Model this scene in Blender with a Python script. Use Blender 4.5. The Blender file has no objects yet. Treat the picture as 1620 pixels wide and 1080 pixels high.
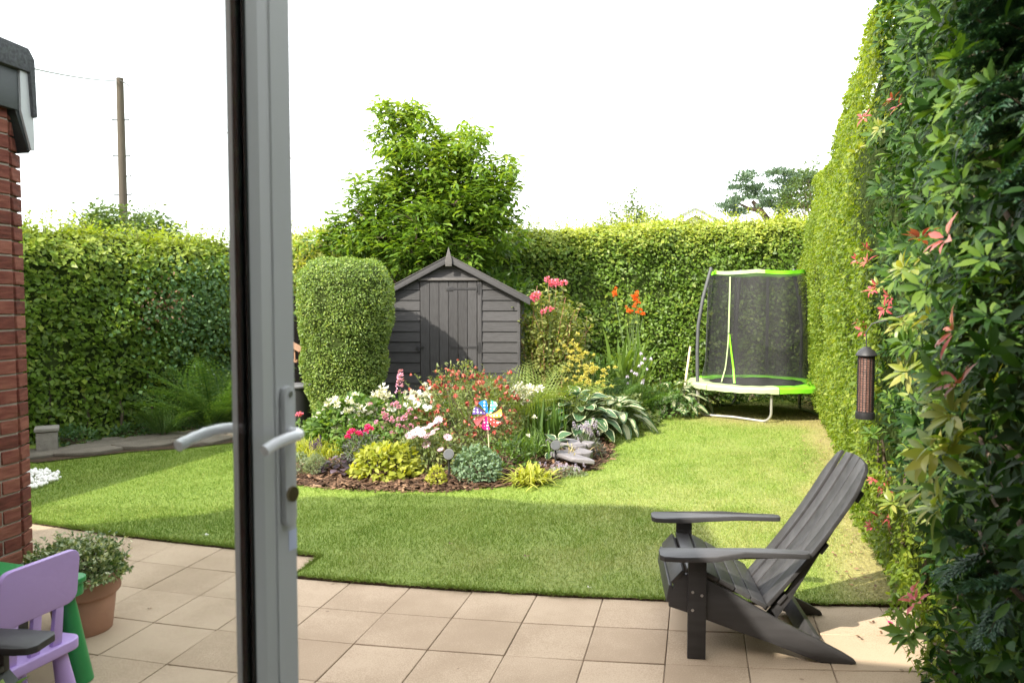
import bpy, bmesh, math, random
import numpy as np
from mathutils import Vector, Matrix, Euler

S = bpy.context.scene
C = S.collection
R = math.radians
rng = np.random.default_rng(7)
random.seed(7)

# ------------------------------------------------------------------ camera
CAM_H, F, HZ = 1.7, 1200.0, 478.0          # eye height; focal length and horizon in 1620 px units
PITCH = math.atan((540 - HZ) / F)
cam_d = bpy.data.cameras.new('camera')
cam = bpy.data.objects.new('camera', cam_d)
C.objects.link(cam)
cam.location = (0, 0, CAM_H)
cam.rotation_euler = (math.pi / 2 - PITCH, 0, 0)
cam_d.sensor_width = 36
cam_d.lens = 36 * F / 1620
cam_d.clip_start = 0.05
cam_d.clip_end = 2000
cam_d.dof.use_dof = True
cam_d.dof.focus_distance = 7.5
cam_d.dof.aperture_fstop = 5.0
S.camera = cam

# ------------------------------------------------------------------ light
AZ, EL = R(45), R(40)                       # the sun stands behind the camera on the left
world = bpy.data.worlds.new('World')
S.world = world
world.use_nodes = True
wn, wl = world.node_tree.nodes, world.node_tree.links
sky = wn.new('ShaderNodeTexSky')
sky.sky_type = 'NISHITA'
sky.sun_disc = False
sky.sun_elevation = EL
sky.sun_rotation = R(225)
sky.air_density = 1.0
sky.dust_density = 4.0
sky.ozone_density = 0.6
hz = wn.new('ShaderNodeMix')                # thin bright overcast veil over the whole sky
hz.data_type = 'RGBA'
hz.inputs[0].default_value = 0.7
wl.new(sky.outputs[0], hz.inputs[6])
hz.inputs[7].default_value = (9.8, 9.9, 9.9, 1)
bg = wn['Background']
wl.new(hz.outputs[2], bg.inputs[0])
bg.inputs[1].default_value = 0.14

sun_d = bpy.data.lights.new('sun', 'SUN')
sun_d.energy = 3.4
sun_d.angle = R(0.6)
sun_d.color = (1.0, 0.93, 0.80)
sun = bpy.data.objects.new('sun', sun_d)
C.objects.link(sun)
SD = Vector((math.sin(AZ) * math.cos(EL), math.cos(AZ) * math.cos(EL), -math.sin(EL)))
sun.rotation_euler = SD.to_track_quat('-Z', 'Y').to_euler()
sun.location = (-20, -20, 30)

S.view_settings.view_transform = 'Standard'
S.view_settings.look = 'None'
S.view_settings.gamma = 1
S.view_settings.use_curve_mapping = False
S.view_settings.exposure = 1.62
S.cycles.max_bounces = 8
S.cycles.transparent_max_bounces = 16
S.cycles.diffuse_bounces = 4
S.cycles.use_denoising = True

# ------------------------------------------------------------------ helpers: places
cp, sp = math.cos(PITCH), math.sin(PITCH)
def ray(u, v):
    return Vector(((u - 810) / F, cp + sp * (540 - v) / F, -sp + cp * (540 - v) / F))
def gnd(u, v, z=0.02):
    r = ray(u, v); t = (z - CAM_H) / r.z
    return Vector((r.x * t, r.y * t, z))
def at(u, v, Y):
    r = ray(u, v); t = Y / r.y
    return Vector((r.x * t, Y, CAM_H + r.z * t))

GA = R(-12)                                 # the house stands turned 12 degrees to the camera
E1 = Vector((math.cos(GA), math.sin(GA), 0))
E2 = Vector((-math.sin(GA), math.cos(GA), 0))
F0 = Vector((0, 0.44, 0))
def hp(u, v, z=0): return F0 + E1 * u + E2 * v + Vector((0, 0, z))

# ------------------------------------------------------------------ helpers: materials
MATS = {}
def newmat(name):
    m = bpy.data.materials.new(name); m.use_nodes = True
    nt = m.node_tree
    b = nt.nodes['Principled BSDF']
    MATS[name] = m
    return m, nt.nodes, nt.links, b
def ramp(n, stops):
    r = n.new('ShaderNodeValToRGB')
    el = r.color_ramp.elements
    while len(el) < len(stops): el.new(0.5)
    for e, (p, c) in zip(el, stops):
        e.position = p; e.color = (*c, 1)
    return r
def plain(name, col, rough=0.6, var=0.12, scale=8, bump=0.1, bscale=60, metal=0.0, spec=0.5, dist=0.004, stretch=None):
    """a painted / moulded surface: base colour with faint mottling and a fine bump"""
    m, n, l, b = newmat(name)
    tc = n.new('ShaderNodeTexCoord'); src = tc.outputs['Object']
    if stretch:
        mp = n.new('ShaderNodeMapping'); mp.inputs['Scale'].default_value = stretch
        l.new(src, mp.inputs[0]); src = mp.outputs[0]
    nz = n.new('ShaderNodeTexNoise'); nz.inputs['Scale'].default_value = scale; nz.inputs['Detail'].default_value = 6
    l.new(src, nz.inputs['Vector'])
    oi = n.new('ShaderNodeObjectInfo')
    ad = n.new('ShaderNodeMath'); ad.operation = 'MULTIPLY_ADD'; ad.inputs[1].default_value = 0.35; 
    l.new(oi.outputs['Random'], ad.inputs[0]); l.new(nz.outputs['Fac'], ad.inputs[2])
    rp = ramp(n, [(0.3, tuple(c * (1 - var) for c in col)), (0.95, tuple(min(1, c * (1 + var)) for c in col))])
    l.new(ad.outputs[0], rp.inputs[0]); l.new(rp.outputs[0], b.inputs['Base Color'])
    b.inputs['Roughness'].default_value = rough; b.inputs['Metallic'].default_value = metal
    b.inputs['Specular IOR Level'].default_value = spec
    if bump:
        n2 = n.new('ShaderNodeTexNoise'); n2.inputs['Scale'].default_value = bscale; n2.inputs['Detail'].default_value = 4
        l.new(src, n2.inputs['Vector'])
        bp = n.new('ShaderNodeBump'); bp.inputs['Strength'].default_value = bump; bp.inputs['Distance'].default_value = dist
        l.new(n2.outputs['Fac'], bp.inputs['Height']); l.new(bp.outputs[0], b.inputs['Normal'])
    return m
def leafmat(name, stops, rough=0.5, trans=0.35, spec=0.35, tcol=1.25):
    """foliage: colour from the per-leaf 'tint' attribute, part of the light comes through"""
    m, n, l, b = newmat(name)
    a = n.new('ShaderNodeAttribute'); a.attribute_name = 'tint'
    rp = ramp(n, stops); l.new(a.outputs['Fac'], rp.inputs[0])
    l.new(rp.outputs[0], b.inputs['Base Color'])
    b.inputs['Roughness'].default_value = rough
    b.inputs['Specular IOR Level'].default_value = spec
    tr = n.new('ShaderNodeBsdfTranslucent')
    mc = n.new('ShaderNodeMix'); mc.data_type = 'RGBA'; mc.blend_type = 'MULTIPLY'; mc.inputs[0].default_value = 1
    l.new(rp.outputs[0], mc.inputs[6]); mc.inputs[7].default_value = (1.5 * tcol, 1.45 * tcol, 0.5 * tcol, 1)
    l.new(mc.outputs[2], tr.inputs[0])
    mx = n.new('ShaderNodeMixShader'); mx.inputs[0].default_value = trans
    out = n['Material Output']
    l.new(b.outputs[0], mx.inputs[1]); l.new(tr.outputs[0], mx.inputs[2]); l.new(mx.outputs[0], out.inputs[0])
    return m
def petalmat(name, col, col2=None, trans=0.3):
    col2 = col2 or tuple(min(1, c * 1.15 + 0.02) for c in col)
    return leafmat(name, [(0.0, col), (1.0, col2)], rough=0.6, trans=trans, spec=0.2, tcol=0.75)

def greens(d, m, l): return [(0.0, d), (0.5, m), (1.0, l)]
leafmat('privet', greens((0.06, 0.115, 0.012), (0.14, 0.205, 0.022), (0.31, 0.35, 0.055)), trans=0.42)
leafmat('beech', greens((0.06, 0.12, 0.014), (0.12, 0.20, 0.024), (0.29, 0.33, 0.05)), rough=0.45, trans=0.35)
leafmat('laurel_left', greens((0.065, 0.125, 0.014), (0.125, 0.21, 0.022), (0.28, 0.33, 0.05)), rough=0.42, trans=0.35)
leafmat('ivy', greens((0.03, 0.075, 0.024), (0.055, 0.12, 0.035), (0.10, 0.17, 0.05)), rough=0.5, trans=0.2)
leafmat('topiary', greens((0.065, 0.125, 0.024), (0.16, 0.24, 0.05), (0.34, 0.40, 0.11)), rough=0.45, trans=0.3)
leafmat('cherry', greens((0.04, 0.09, 0.014), (0.105, 0.185, 0.024), (0.26, 0.33, 0.05)), rough=0.4, trans=0.4)
leafmat('golden', greens((0.12, 0.16, 0.03), (0.22, 0.24, 0.05), (0.35, 0.33, 0.09)), trans=0.45)
leafmat('pine', greens((0.035, 0.07, 0.045), (0.07, 0.115, 0.07), (0.12, 0.17, 0.10)), trans=0.15)
leafmat('far_leaf', greens((0.05, 0.09, 0.03), (0.10, 0.15, 0.05), (0.18, 0.23, 0.08)), trans=0.3)
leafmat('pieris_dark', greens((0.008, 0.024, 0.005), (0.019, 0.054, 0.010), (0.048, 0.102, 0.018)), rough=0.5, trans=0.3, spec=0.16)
leafmat('pieris_mid', greens((0.045, 0.10, 0.016), (0.075, 0.145, 0.02), (0.13, 0.20, 0.035)), rough=0.5, trans=0.3, spec=0.18)
leafmat('pieris_lime', greens((0.12, 0.18, 0.025), (0.20, 0.25, 0.04), (0.33, 0.31, 0.08)), rough=0.35, trans=0.35)
leafmat('pieris_red', greens((0.36, 0.035, 0.055), (0.46, 0.09, 0.09), (0.42, 0.19, 0.12)), rough=0.4, trans=0.3, tcol=0.7)
leafmat('conifer', greens((0.015, 0.045, 0.024), (0.03, 0.08, 0.04), (0.065, 0.13, 0.05)), trans=0.15)
leafmat('fern', greens((0.035, 0.085, 0.02), (0.07, 0.14, 0.03), (0.15, 0.22, 0.05)), trans=0.4)
leafmat('fern_yellow', greens((0.10, 0.16, 0.03), (0.17, 0.23, 0.05), (0.27, 0.31, 0.09)), trans=0.4)
leafmat('lime_blade', greens((0.17, 0.22, 0.03), (0.31, 0.34, 0.05), (0.45, 0.44, 0.10)), trans=0.4)
leafmat('green_blade', greens((0.05, 0.10, 0.02), (0.09, 0.16, 0.03), (0.17, 0.25, 0.06)), trans=0.35)
leafmat('mid_leaf', greens((0.05, 0.10, 0.02), (0.09, 0.17, 0.035), (0.19, 0.27, 0.07)), trans=0.35)
leafmat('pen_leaf', greens((0.07, 0.10, 0.03), (0.13, 0.17, 0.05), (0.23, 0.25, 0.09)), trans=0.35)
leafmat('rose_leaf', greens((0.08, 0.12, 0.03), (0.16, 0.20, 0.05), (0.27, 0.28, 0.10)), trans=0.4)
leafmat('blue_leaf', greens((0.09, 0.15, 0.09), (0.15, 0.23, 0.14), (0.24, 0.33, 0.20)), trans=0.25)
leafmat('silver_leaf', greens((0.14, 0.19, 0.11), (0.22, 0.27, 0.16), (0.32, 0.36, 0.24)), trans=0.25)
leafmat('dark_leaf', greens((0.015, 0.012, 0.016), (0.04, 0.025, 0.035), (0.10, 0.07, 0.09)), rough=0.3, trans=0.1, spec=0.6)
leafmat('smoke_leaf', greens((0.05, 0.06, 0.05), (0.09, 0.10, 0.08), (0.17, 0.17, 0.15)), trans=0.2)
leafmat('variegated', greens((0.05, 0.10, 0.03), (0.22, 0.28, 0.13), (0.60, 0.62, 0.42)), rough=0.4, trans=0.25)
leafmat('straw', greens((0.22, 0.17, 0.08), (0.36, 0.29, 0.15), (0.5, 0.42, 0.25)), trans=0.25)
petalmat('petal_white', (0.62, 0.62, 0.55), (0.74, 0.74, 0.70)); petalmat('petal_pale', (0.52, 0.33, 0.40), (0.66, 0.52, 0.56))
petalmat('petal_pink', (0.60, 0.25, 0.42), (0.72, 0.42, 0.56)); petalmat('petal_magenta', (0.62, 0.03, 0.20), (0.75, 0.08, 0.28))
petalmat('petal_red', (0.36, 0.045, 0.04), (0.56, 0.20, 0.15)); petalmat('petal_orange', (0.75, 0.10, 0.015), (0.85, 0.25, 0.04))
petalmat('petal_lilac', (0.45, 0.38, 0.62), (0.66, 0.60, 0.76)); petalmat('petal_purple', (0.09, 0.04, 0.16), (0.18, 0.09, 0.27))
petalmat('petal_yellow', (0.55, 0.50, 0.10), (0.68, 0.62, 0.20)); petalmat('petal_rose', (0.72, 0.12, 0.24), (0.80, 0.30, 0.42))

plain('bark', (0.12, 0.085, 0.06), 0.9, 0.35, 12, 0.8, 40, dist=0.02)
plain('twig', (0.10, 0.075, 0.05), 0.9, 0.3, 20, 0.4, 60)
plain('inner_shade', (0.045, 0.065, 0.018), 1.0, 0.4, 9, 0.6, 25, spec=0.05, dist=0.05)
plain('inner_deep_shade', (0.016, 0.022, 0.009), 1.0, 0.4, 9, 0.6, 25, spec=0.05, dist=0.05)  # darker than inner_shade: deep shade painted inside the pieris
plain('soil', (0.075, 0.052, 0.036), 1.0, 0.35, 14, 1.0, 60, spec=0.1, dist=0.02)
plain('joint_sand', (0.19, 0.145, 0.105), 1.0, 0.3, 20, 0.5, 90, spec=0.1)
plain('white_upvc', (0.44, 0.455, 0.46), 0.32, 0.02, 3, 0.02, 30)
plain('handle_white', (0.66, 0.68, 0.70), 0.2, 0.02, 3, 0)
plain('black_rubber', (0.012, 0.013, 0.014), 0.22, 0.2, 8, 0)
plain('brass', (0.25, 0.20, 0.12), 0.35, 0.2, 30, 0.1, 80, metal=0.9)
plain('sticker_blue', (0.50, 0.55, 0.72), 0.4, 0.05, 10, 0)
plain('poly_black', (0.040, 0.039, 0.041), 0.45, 0.42, 3.5, 0.25, 55, spec=0.45, dist=0.0015, stretch=(1, 6, 6))
plain('screw_steel', (0.45, 0.45, 0.46), 0.35, 0.1, 20, 0, metal=0.9)
plain('kid_lilac', (0.47, 0.33, 0.68), 0.38, 0.05, 6, 0.05, 60)
plain('kid_green', (0.02, 0.24, 0.065), 0.4, 0.08, 6, 0.05, 60)
plain('terracotta', (0.40, 0.22, 0.155), 0.75, 0.25, 6, 0.25, 50)
plain('shed_paint', (0.044, 0.043, 0.045), 0.62, 0.32, 10, 0.55, 30, spec=0.35, dist=0.004, stretch=(1, 1, 7))
plain('shed_paint_door', (0.044, 0.043, 0.045), 0.62, 0.32, 10, 0.55, 30, spec=0.35, dist=0.004, stretch=(7, 1, 1))
plain('shed_edge', (0.085, 0.08, 0.078), 0.6, 0.3, 14, 0.4, 30, stretch=(1, 1, 5))
plain('roof_felt', (0.05, 0.05, 0.055), 0.95, 0.4, 60, 0.7, 160, spec=0.2)
plain('felt_grey', (0.085, 0.088, 0.095), 0.95, 0.45, 70, 0.9, 150, spec=0.2, dist=0.006)
plain('fascia_dark', (0.022, 0.026, 0.028), 0.45, 0.3, 5, 0.1, 30)
plain('iron', (0.03, 0.03, 0.032), 0.5, 0.3, 20, 0.2, 60, metal=0.4)
plain('mortar', (0.34, 0.29, 0.24), 0.95, 0.2, 30, 0.6, 110, spec=0.2)
plain('render_plinth', (0.15, 0.14, 0.14), 0.9, 0.25, 8, 0.5, 50)
plain('plaster', (0.65, 0.63, 0.60), 0.9, 0.04, 4, 0.1, 40)
plain('roof_tile', (0.13, 0.075, 0.06), 0.85, 0.3, 6, 0.5, 30)
plain('stone_grey', (0.22, 0.205, 0.18), 0.9, 0.3, 12, 0.9, 45, dist=0.012)
plain('flag_stone', (0.145, 0.125, 0.10), 0.9, 0.35, 5, 0.8, 30, dist=0.012)
plain('slate', (0.15, 0.14, 0.15), 0.6, 0.3, 9, 0.7, 40, dist=0.012)
plain('pebble', (0.78, 0.77, 0.74), 0.7, 0.1, 8, 0.1, 60)
plain('galvanised', (0.42, 0.41, 0.39), 0.38, 0.15, 12, 0.1, 50, metal=0.65)
plain('pole_foam', (0.06, 0.063, 0.068), 0.6, 0.15, 12, 0.1, 40)
plain('pad_green', (0.18, 0.58, 0.02), 0.42, 0.08, 5, 0.3, 14, dist=0.01)
plain('pad_pale', (0.37, 0.46, 0.24), 0.42, 0.06, 5, 0.3, 14, dist=0.01)  # paler copy of pad_green for its sunlit stretch; also colours the zip
plain('jump_mat', (0.012, 0.012, 0.013), 0.6, 0.2, 20, 0.2, 200)
plain('pole_wood', (0.075, 0.056, 0.046), 0.9, 0.3, 5, 0.7, 20, stretch=(6, 6, 0.4), dist=0.01)
plain('wire_dark', (0.2, 0.2, 0.21), 0.6, 0.1, 3, 0)
plain('bin_black', (0.018, 0.018, 0.02), 0.5, 0.2, 10, 0.2, 40)
plain('bin_lid', (0.10, 0.10, 0.105), 0.45, 0.2, 10, 0.2, 40)
plain('fence_dark', (0.035, 0.027, 0.022), 0.9, 0.35, 8, 0.4, 40)
plain('weathered_wood', (0.30, 0.17, 0.10), 0.85, 0.3, 8, 0.4, 40)
plain('stick_wood', (0.62, 0.50, 0.34), 0.6, 0.15, 14, 0.1, 60)
plain('solar_lens', (0.07, 0.075, 0.08), 0.6, 0.1, 8, 0, spec=0.1)
plain('peanuts', (0.20, 0.10, 0.075), 0.8, 0.4, 60, 0.6, 90)
plain('brick_far', (0.33, 0.13, 0.085), 0.9, 0.2, 8, 0.3, 40)
plain('far_white', (0.75, 0.75, 0.75), 0.6, 0.04, 4, 0)
plain('far_render', (0.62, 0.58, 0.52), 0.9, 0.08, 4, 0.1)
plain('far_tile', (0.16, 0.165, 0.18), 0.8, 0.2, 6, 0.2, 20)
plain('dead_leaf', (0.16, 0.08, 0.05), 0.8, 0.4, 30, 0.2)

def brick_mat():
    m, n, l, b = newmat('brick')
    tc = n.new('ShaderNodeTexCoord'); oi = n.new('ShaderNodeObjectInfo')
    mp = n.new('ShaderNodeMapping'); l.new(tc.outputs['Object'], mp.inputs[0])
    cb = n.new('ShaderNodeCombineXYZ'); ml = n.new('ShaderNodeMath'); ml.operation = 'MULTIPLY'; ml.inputs[1].default_value = 37
    l.new(oi.outputs['Random'], ml.inputs[0])
    for k in range(3): l.new(ml.outputs[0], cb.inputs[k])
    l.new(cb.outputs[0], mp.inputs['Location'])
    nz = n.new('ShaderNodeTexNoise'); nz.inputs['Scale'].default_value = 22; nz.inputs['Detail'].default_value = 8
    mp2 = n.new('ShaderNodeMapping'); mp2.inputs['Scale'].default_value = (0.5, 0.5, 2.4)
    l.new(mp.outputs[0], mp2.inputs[0]); l.new(mp2.outputs[0], nz.inputs['Vector'])
    ad = n.new('ShaderNodeMath'); ad.operation = 'MULTIPLY_ADD'; ad.inputs[1].default_value = 0.45
    l.new(oi.outputs['Random'], ad.inputs[0]); l.new(nz.outputs['Fac'], ad.inputs[2])
    rp = ramp(n, [(0.3, (0.075, 0.026, 0.020)), (0.65, (0.165, 0.052, 0.038)), (1.0, (0.26, 0.10, 0.07))])
    l.new(ad.outputs[0], rp.inputs[0]); l.new(rp.outputs[0], b.inputs['Base Color'])
    b.inputs['Roughness'].default_value = 0.9; b.inputs['Specular IOR Level'].default_value = 0.2
    bp = n.new('ShaderNodeBump'); bp.inputs['Strength'].default_value = 0.9; bp.inputs['Distance'].default_value = 0.006
    l.new(nz.outputs['Fac'], bp.inputs['Height']); l.new(bp.outputs[0], b.inputs['Normal'])
brick_mat()

def paving_mat():
    m, n, l, b = newmat('paving')
    tc = n.new('ShaderNodeTexCoord'); geo = n.new('ShaderNodeNewGeometry'); oi = n.new('ShaderNodeObjectInfo')
    def noise(s, d=5):
        z = n.new('ShaderNodeTexNoise'); z.inputs['Scale'].default_value = s; z.inputs['Detail'].default_value = d
        l.new(geo.outputs['Position'], z.inputs['Vector']); return z
    big, mid, fine = noise(2.2), noise(11, 9), noise(190, 2)
    a1 = n.new('ShaderNodeMath'); a1.operation = 'MULTIPLY_ADD'; a1.inputs[1].default_value = 0.16
    l.new(oi.outputs['Random'], a1.inputs[0]); bm_ = n.new('ShaderNodeMapRange'); bm_.inputs[3].default_value = .3; bm_.inputs[4].default_value = .7; l.new(big.outputs['Fac'], bm_.inputs[0]); l.new(bm_.outputs[0], a1.inputs[2])
    a2 = n.new('ShaderNodeMath'); a2.operation = 'MULTIPLY_ADD'; a2.inputs[1].default_value = 0.12
    l.new(mid.outputs['Fac'], a2.inputs[0]); l.new(a1.outputs[0], a2.inputs[2])
    a3 = n.new('ShaderNodeMath'); a3.operation = 'MULTIPLY_ADD'; a3.inputs[1].default_value = 0.62
    l.new(fine.outputs['Fac'], a3.inputs[0]); l.new(a2.outputs[0], a3.inputs[2])
    rp = ramp(n, [(0.40, (0.235, 0.175, 0.118)), (0.88, (0.335, 0.253, 0.175)), (1.35, (0.43, 0.335, 0.24))])
    l.new(a3.outputs[0], rp.inputs[0])
    # dark specks and small stains
    vo = n.new('ShaderNodeTexVoronoi'); vo.inputs['Scale'].default_value = 5; l.new(geo.outputs['Position'], vo.inputs['Vector'])
    lt = n.new('ShaderNodeMath'); lt.operation = 'LESS_THAN'; lt.inputs[1].default_value = 0.05; l.new(vo.outputs['Distance'], lt.inputs[0])
    mx = n.new('ShaderNodeMix'); mx.data_type = 'RGBA'
    ml = n.new('ShaderNodeMath'); ml.operation = 'MULTIPLY'; ml.inputs[1].default_value = 0.55; l.new(lt.outputs[0], ml.inputs[0])
    l.new(ml.outputs[0], mx.inputs[0]); l.new(rp.outputs[0], mx.inputs[6]); mx.inputs[7].default_value = (0.16, 0.11, 0.07, 1)
    l.new(mx.outputs[2], b.inputs['Base Color'])
    b.inputs['Roughness'].default_value = 0.85; b.inputs['Specular IOR Level'].default_value = 0.25
    bp = n.new('ShaderNodeBump'); bp.inputs['Strength'].default_value = 0.35; bp.inputs['Distance'].default_value = 0.003
    l.new(fine.outputs['Fac'], bp.inputs['Height']); l.new(bp.outputs[0], b.inputs['Normal'])
paving_mat()

def lawn_mats():
    # turf under the blades: colour follows the wear attribute 'dry' (0 lush, 1 bare straw / soil)
    for name, blade in (('turf', False), ('grass_blade', True)):
        m, n, l, b = newmat(name)
        a = n.new('ShaderNodeAttribute'); a.attribute_name = 'dry'
        t = n.new('ShaderNodeAttribute'); t.attribute_name = 'tint'
        if blade:
            g = ramp(n, [(0, (0.10, 0.19, 0.018)), (0.5, (0.18, 0.28, 0.034)), (1, (0.30, 0.37, 0.08))])
            l.new(t.outputs['Fac'], g.inputs[0])
            d = ramp(n, [(0, (0.27, 0.28, 0.07)), (0.5, (0.40, 0.36, 0.13)), (1, (0.52, 0.45, 0.23))])
            l.new(t.outputs['Fac'], d.inputs[0])
        else:
            geo = n.new('ShaderNodeNewGeometry')
            z = n.new('ShaderNodeTexNoise'); z.inputs['Scale'].default_value = 45; z.inputs['Detail'].default_value = 8
            l.new(geo.outputs['Position'], z.inputs['Vector'])
            g = ramp(n, [(0.3, (0.11, 0.17, 0.022)), (0.7, (0.21, 0.28, 0.05))]); l.new(z.outputs['Fac'], g.inputs[0])
            d = ramp(n, [(0.3, (0.19, 0.16, 0.07)), (0.7, (0.36, 0.32, 0.13))]); l.new(z.outputs['Fac'], d.inputs[0])
            bp = n.new('ShaderNodeBump'); bp.inputs['Strength'].default_value = 0.7; bp.inputs['Distance'].default_value = 0.02
            l.new(z.outputs['Fac'], bp.inputs['Height']); l.new(bp.outputs[0], b.inputs['Normal'])
        mx = n.new('ShaderNodeMix'); mx.data_type = 'RGBA'
        l.new(a.outputs['Fac'], mx.inputs[0]); l.new(g.outputs[0], mx.inputs[6]); l.new(d.outputs[0], mx.inputs[7])
        l.new(mx.outputs[2], b.inputs['Base Color'])
        b.inputs['Roughness'].default_value = 0.6; b.inputs['Specular IOR Level'].default_value = 0.25
        if blade:
            tr = n.new('ShaderNodeBsdfTranslucent'); l.new(mx.outputs[2], tr.inputs[0])
            ms = n.new('ShaderNodeMixShader'); ms.inputs[0].default_value = 0.35
            l.new(b.outputs[0], ms.inputs[1]); l.new(tr.outputs[0], ms.inputs[2]); l.new(ms.outputs[0], n['Material Output'].inputs[0])
lawn_mats()

def bark_chip_mat():
    m = leafmat('bark_chip', [(0, (0.045, 0.025, 0.016)), (0.55, (0.13, 0.075, 0.045)), (1, (0.36, 0.23, 0.14))], rough=0.85, trans=0.0, spec=0.2)
bark_chip_mat()

def glass_mat():
    m, n, l, b = newmat('window_glass')
    n.remove(b)
    tr = n.new('ShaderNodeBsdfTransparent'); tr.inputs[0].default_value = (0.96, 0.97, 0.965, 1)
    gl = n.new('ShaderNodeBsdfGlossy'); gl.inputs['Roughness'].default_value = 0.01
    lw = n.new('ShaderNodeLayerWeight'); lw.inputs[0].default_value = 0.5
    pw_ = n.new('ShaderNodeMath'); pw_.operation = 'POWER'; pw_.inputs[1].default_value = 5; l.new(lw.outputs['Facing'], pw_.inputs[0])
    fr = n.new('ShaderNodeMath'); fr.operation = 'MULTIPLY_ADD'; fr.inputs[1].default_value = 0.9; fr.inputs[2].default_value = 0.035; l.new(pw_.outputs[0], fr.inputs[0])
    mx = n.new('ShaderNodeMixShader')
    l.new(fr.outputs[0], mx.inputs[0]); l.new(tr.outputs[0], mx.inputs[1]); l.new(gl.outputs[0], mx.inputs[2])
    l.new(mx.outputs[0], n['Material Output'].inputs[0])
glass_mat()

def net_mat():
    m, n, l, b = newmat('safety_net')
    b.inputs['Base Color'].default_value = (0.02, 0.02, 0.022, 1); b.inputs['Roughness'].default_value = 0.7
    tr = n.new('ShaderNodeBsdfTransparent')
    tc = n.new('ShaderNodeTexCoord')
    z = n.new('ShaderNodeTexNoise'); z.inputs['Scale'].default_value = 3; l.new(tc.outputs['Object'], z.inputs['Vector'])
    mr = n.new('ShaderNodeMapRange'); mr.inputs[1].default_value = 0.3; mr.inputs[2].default_value = 0.7
    mr.inputs[3].default_value = 0.48; mr.inputs[4].default_value = 0.60; l.new(z.outputs['Fac'], mr.inputs[0])
    mx = n.new('ShaderNodeMixShader')
    l.new(mr.outputs[0], mx.inputs[0]); l.new(tr.outputs[0], mx.inputs[1]); l.new(b.outputs[0], mx.inputs[2])
    l.new(mx.outputs[0], n['Material Output'].inputs[0])
net_mat()

def hosta_mat(name, inner, edge, cut, streak=0.0):
    """one broad leaf: a pale margin that follows the leaf outline ('rim' attribute), faint veins ('vein')"""
    m, n, l, b = newmat(name)
    a = n.new('ShaderNodeAttribute'); a.attribute_name = 'rim'
    v = n.new('ShaderNodeAttribute'); v.attribute_name = 'vein'
    tc = n.new('ShaderNodeTexCoord'); z = n.new('ShaderNodeTexNoise'); z.inputs['Scale'].default_value = 30
    l.new(tc.outputs['Object'], z.inputs['Vector'])
    ad = n.new('ShaderNodeMath'); ad.operation = 'MULTIPLY_ADD'; ad.inputs[1].default_value = 0.3
    l.new(z.outputs['Fac'], ad.inputs[0]); l.new(a.outputs['Fac'], ad.inputs[2])
    rp = ramp(n, [(cut, inner), (min(1, cut + 0.08), edge)]); l.new(ad.outputs[0], rp.inputs[0])
    l.new(rp.outputs[0], b.inputs['Base Color']); b.inputs['Roughness'].default_value = 0.4
    w = n.new('ShaderNodeMath'); w.operation = 'SINE'; mlt = n.new('ShaderNodeMath'); mlt.operation = 'MULTIPLY'; mlt.inputs[1].default_value = 26
    l.new(v.outputs['Fac'], mlt.inputs[0]); l.new(mlt.outputs[0], w.inputs[0])
    bp = n.new('ShaderNodeBump'); bp.inputs['Strength'].default_value = 0.5; bp.inputs['Distance'].default_value = 0.004
    l.new(w.outputs[0], bp.inputs['Height']); l.new(bp.outputs[0], b.inputs['Normal'])
    tr = n.new('ShaderNodeBsdfTranslucent'); l.new(rp.outputs[0], tr.inputs[0])
    mx = n.new('ShaderNodeMixShader'); mx.inputs[0].default_value = 0.22
    l.new(b.outputs[0], mx.inputs[1]); l.new(tr.outputs[0], mx.inputs[2]); l.new(mx.outputs[0], n['Material Output'].inputs[0])
hosta_mat('hosta_white_rim', (0.05, 0.115, 0.045), (0.52, 0.55, 0.33), 0.88)
hosta_mat('hosta_striped', (0.42, 0.44, 0.26), (0.07, 0.14, 0.05), 0.62)
hosta_mat('hosta_lime', (0.36, 0.40, 0.06), (0.46, 0.50, 0.12), 0.6)
hosta_mat('hosta_plain', (0.05, 0.11, 0.04), (0.07, 0.14, 0.05), 0.6)

def dots_mat(name, col):
    m, n, l, b = newmat(name)
    tc = n.new('ShaderNodeTexCoord'); vo = n.new('ShaderNodeTexVoronoi'); vo.inputs['Scale'].default_value = 32
    vo.inputs['Randomness'].default_value = 0.25
    l.new(tc.outputs['Object'], vo.inputs['Vector'])
    lt = n.new('ShaderNodeMath'); lt.operation = 'LESS_THAN'; lt.inputs[1].default_value = 0.30; l.new(vo.outputs['Distance'], lt.inputs[0])
    mx = n.new('ShaderNodeMix'); mx.data_type = 'RGBA'; l.new(lt.outputs[0], mx.inputs[0])
    mx.inputs[6].default_value = (*col, 1); mx.inputs[7].default_value = (0.85, 0.85, 0.85, 1)
    l.new(mx.outputs[2], b.inputs['Base Color']); b.inputs['Roughness'].default_value = 0.35
for nm, cc in (('vane_blue', (0.015, 0.16, 0.55)), ('vane_teal', (0.03, 0.36, 0.22)), ('vane_yellow', (0.60, 0.33, 0.01)), ('vane_red', (0.50, 0.03, 0.02)),
               ('vane_magenta', (0.50, 0.02, 0.20)), ('vane_pink', (0.55, 0.12, 0.14)), ('vane_purple', (0.14, 0.08, 0.33))):
    dots_mat(nm, cc)

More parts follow.
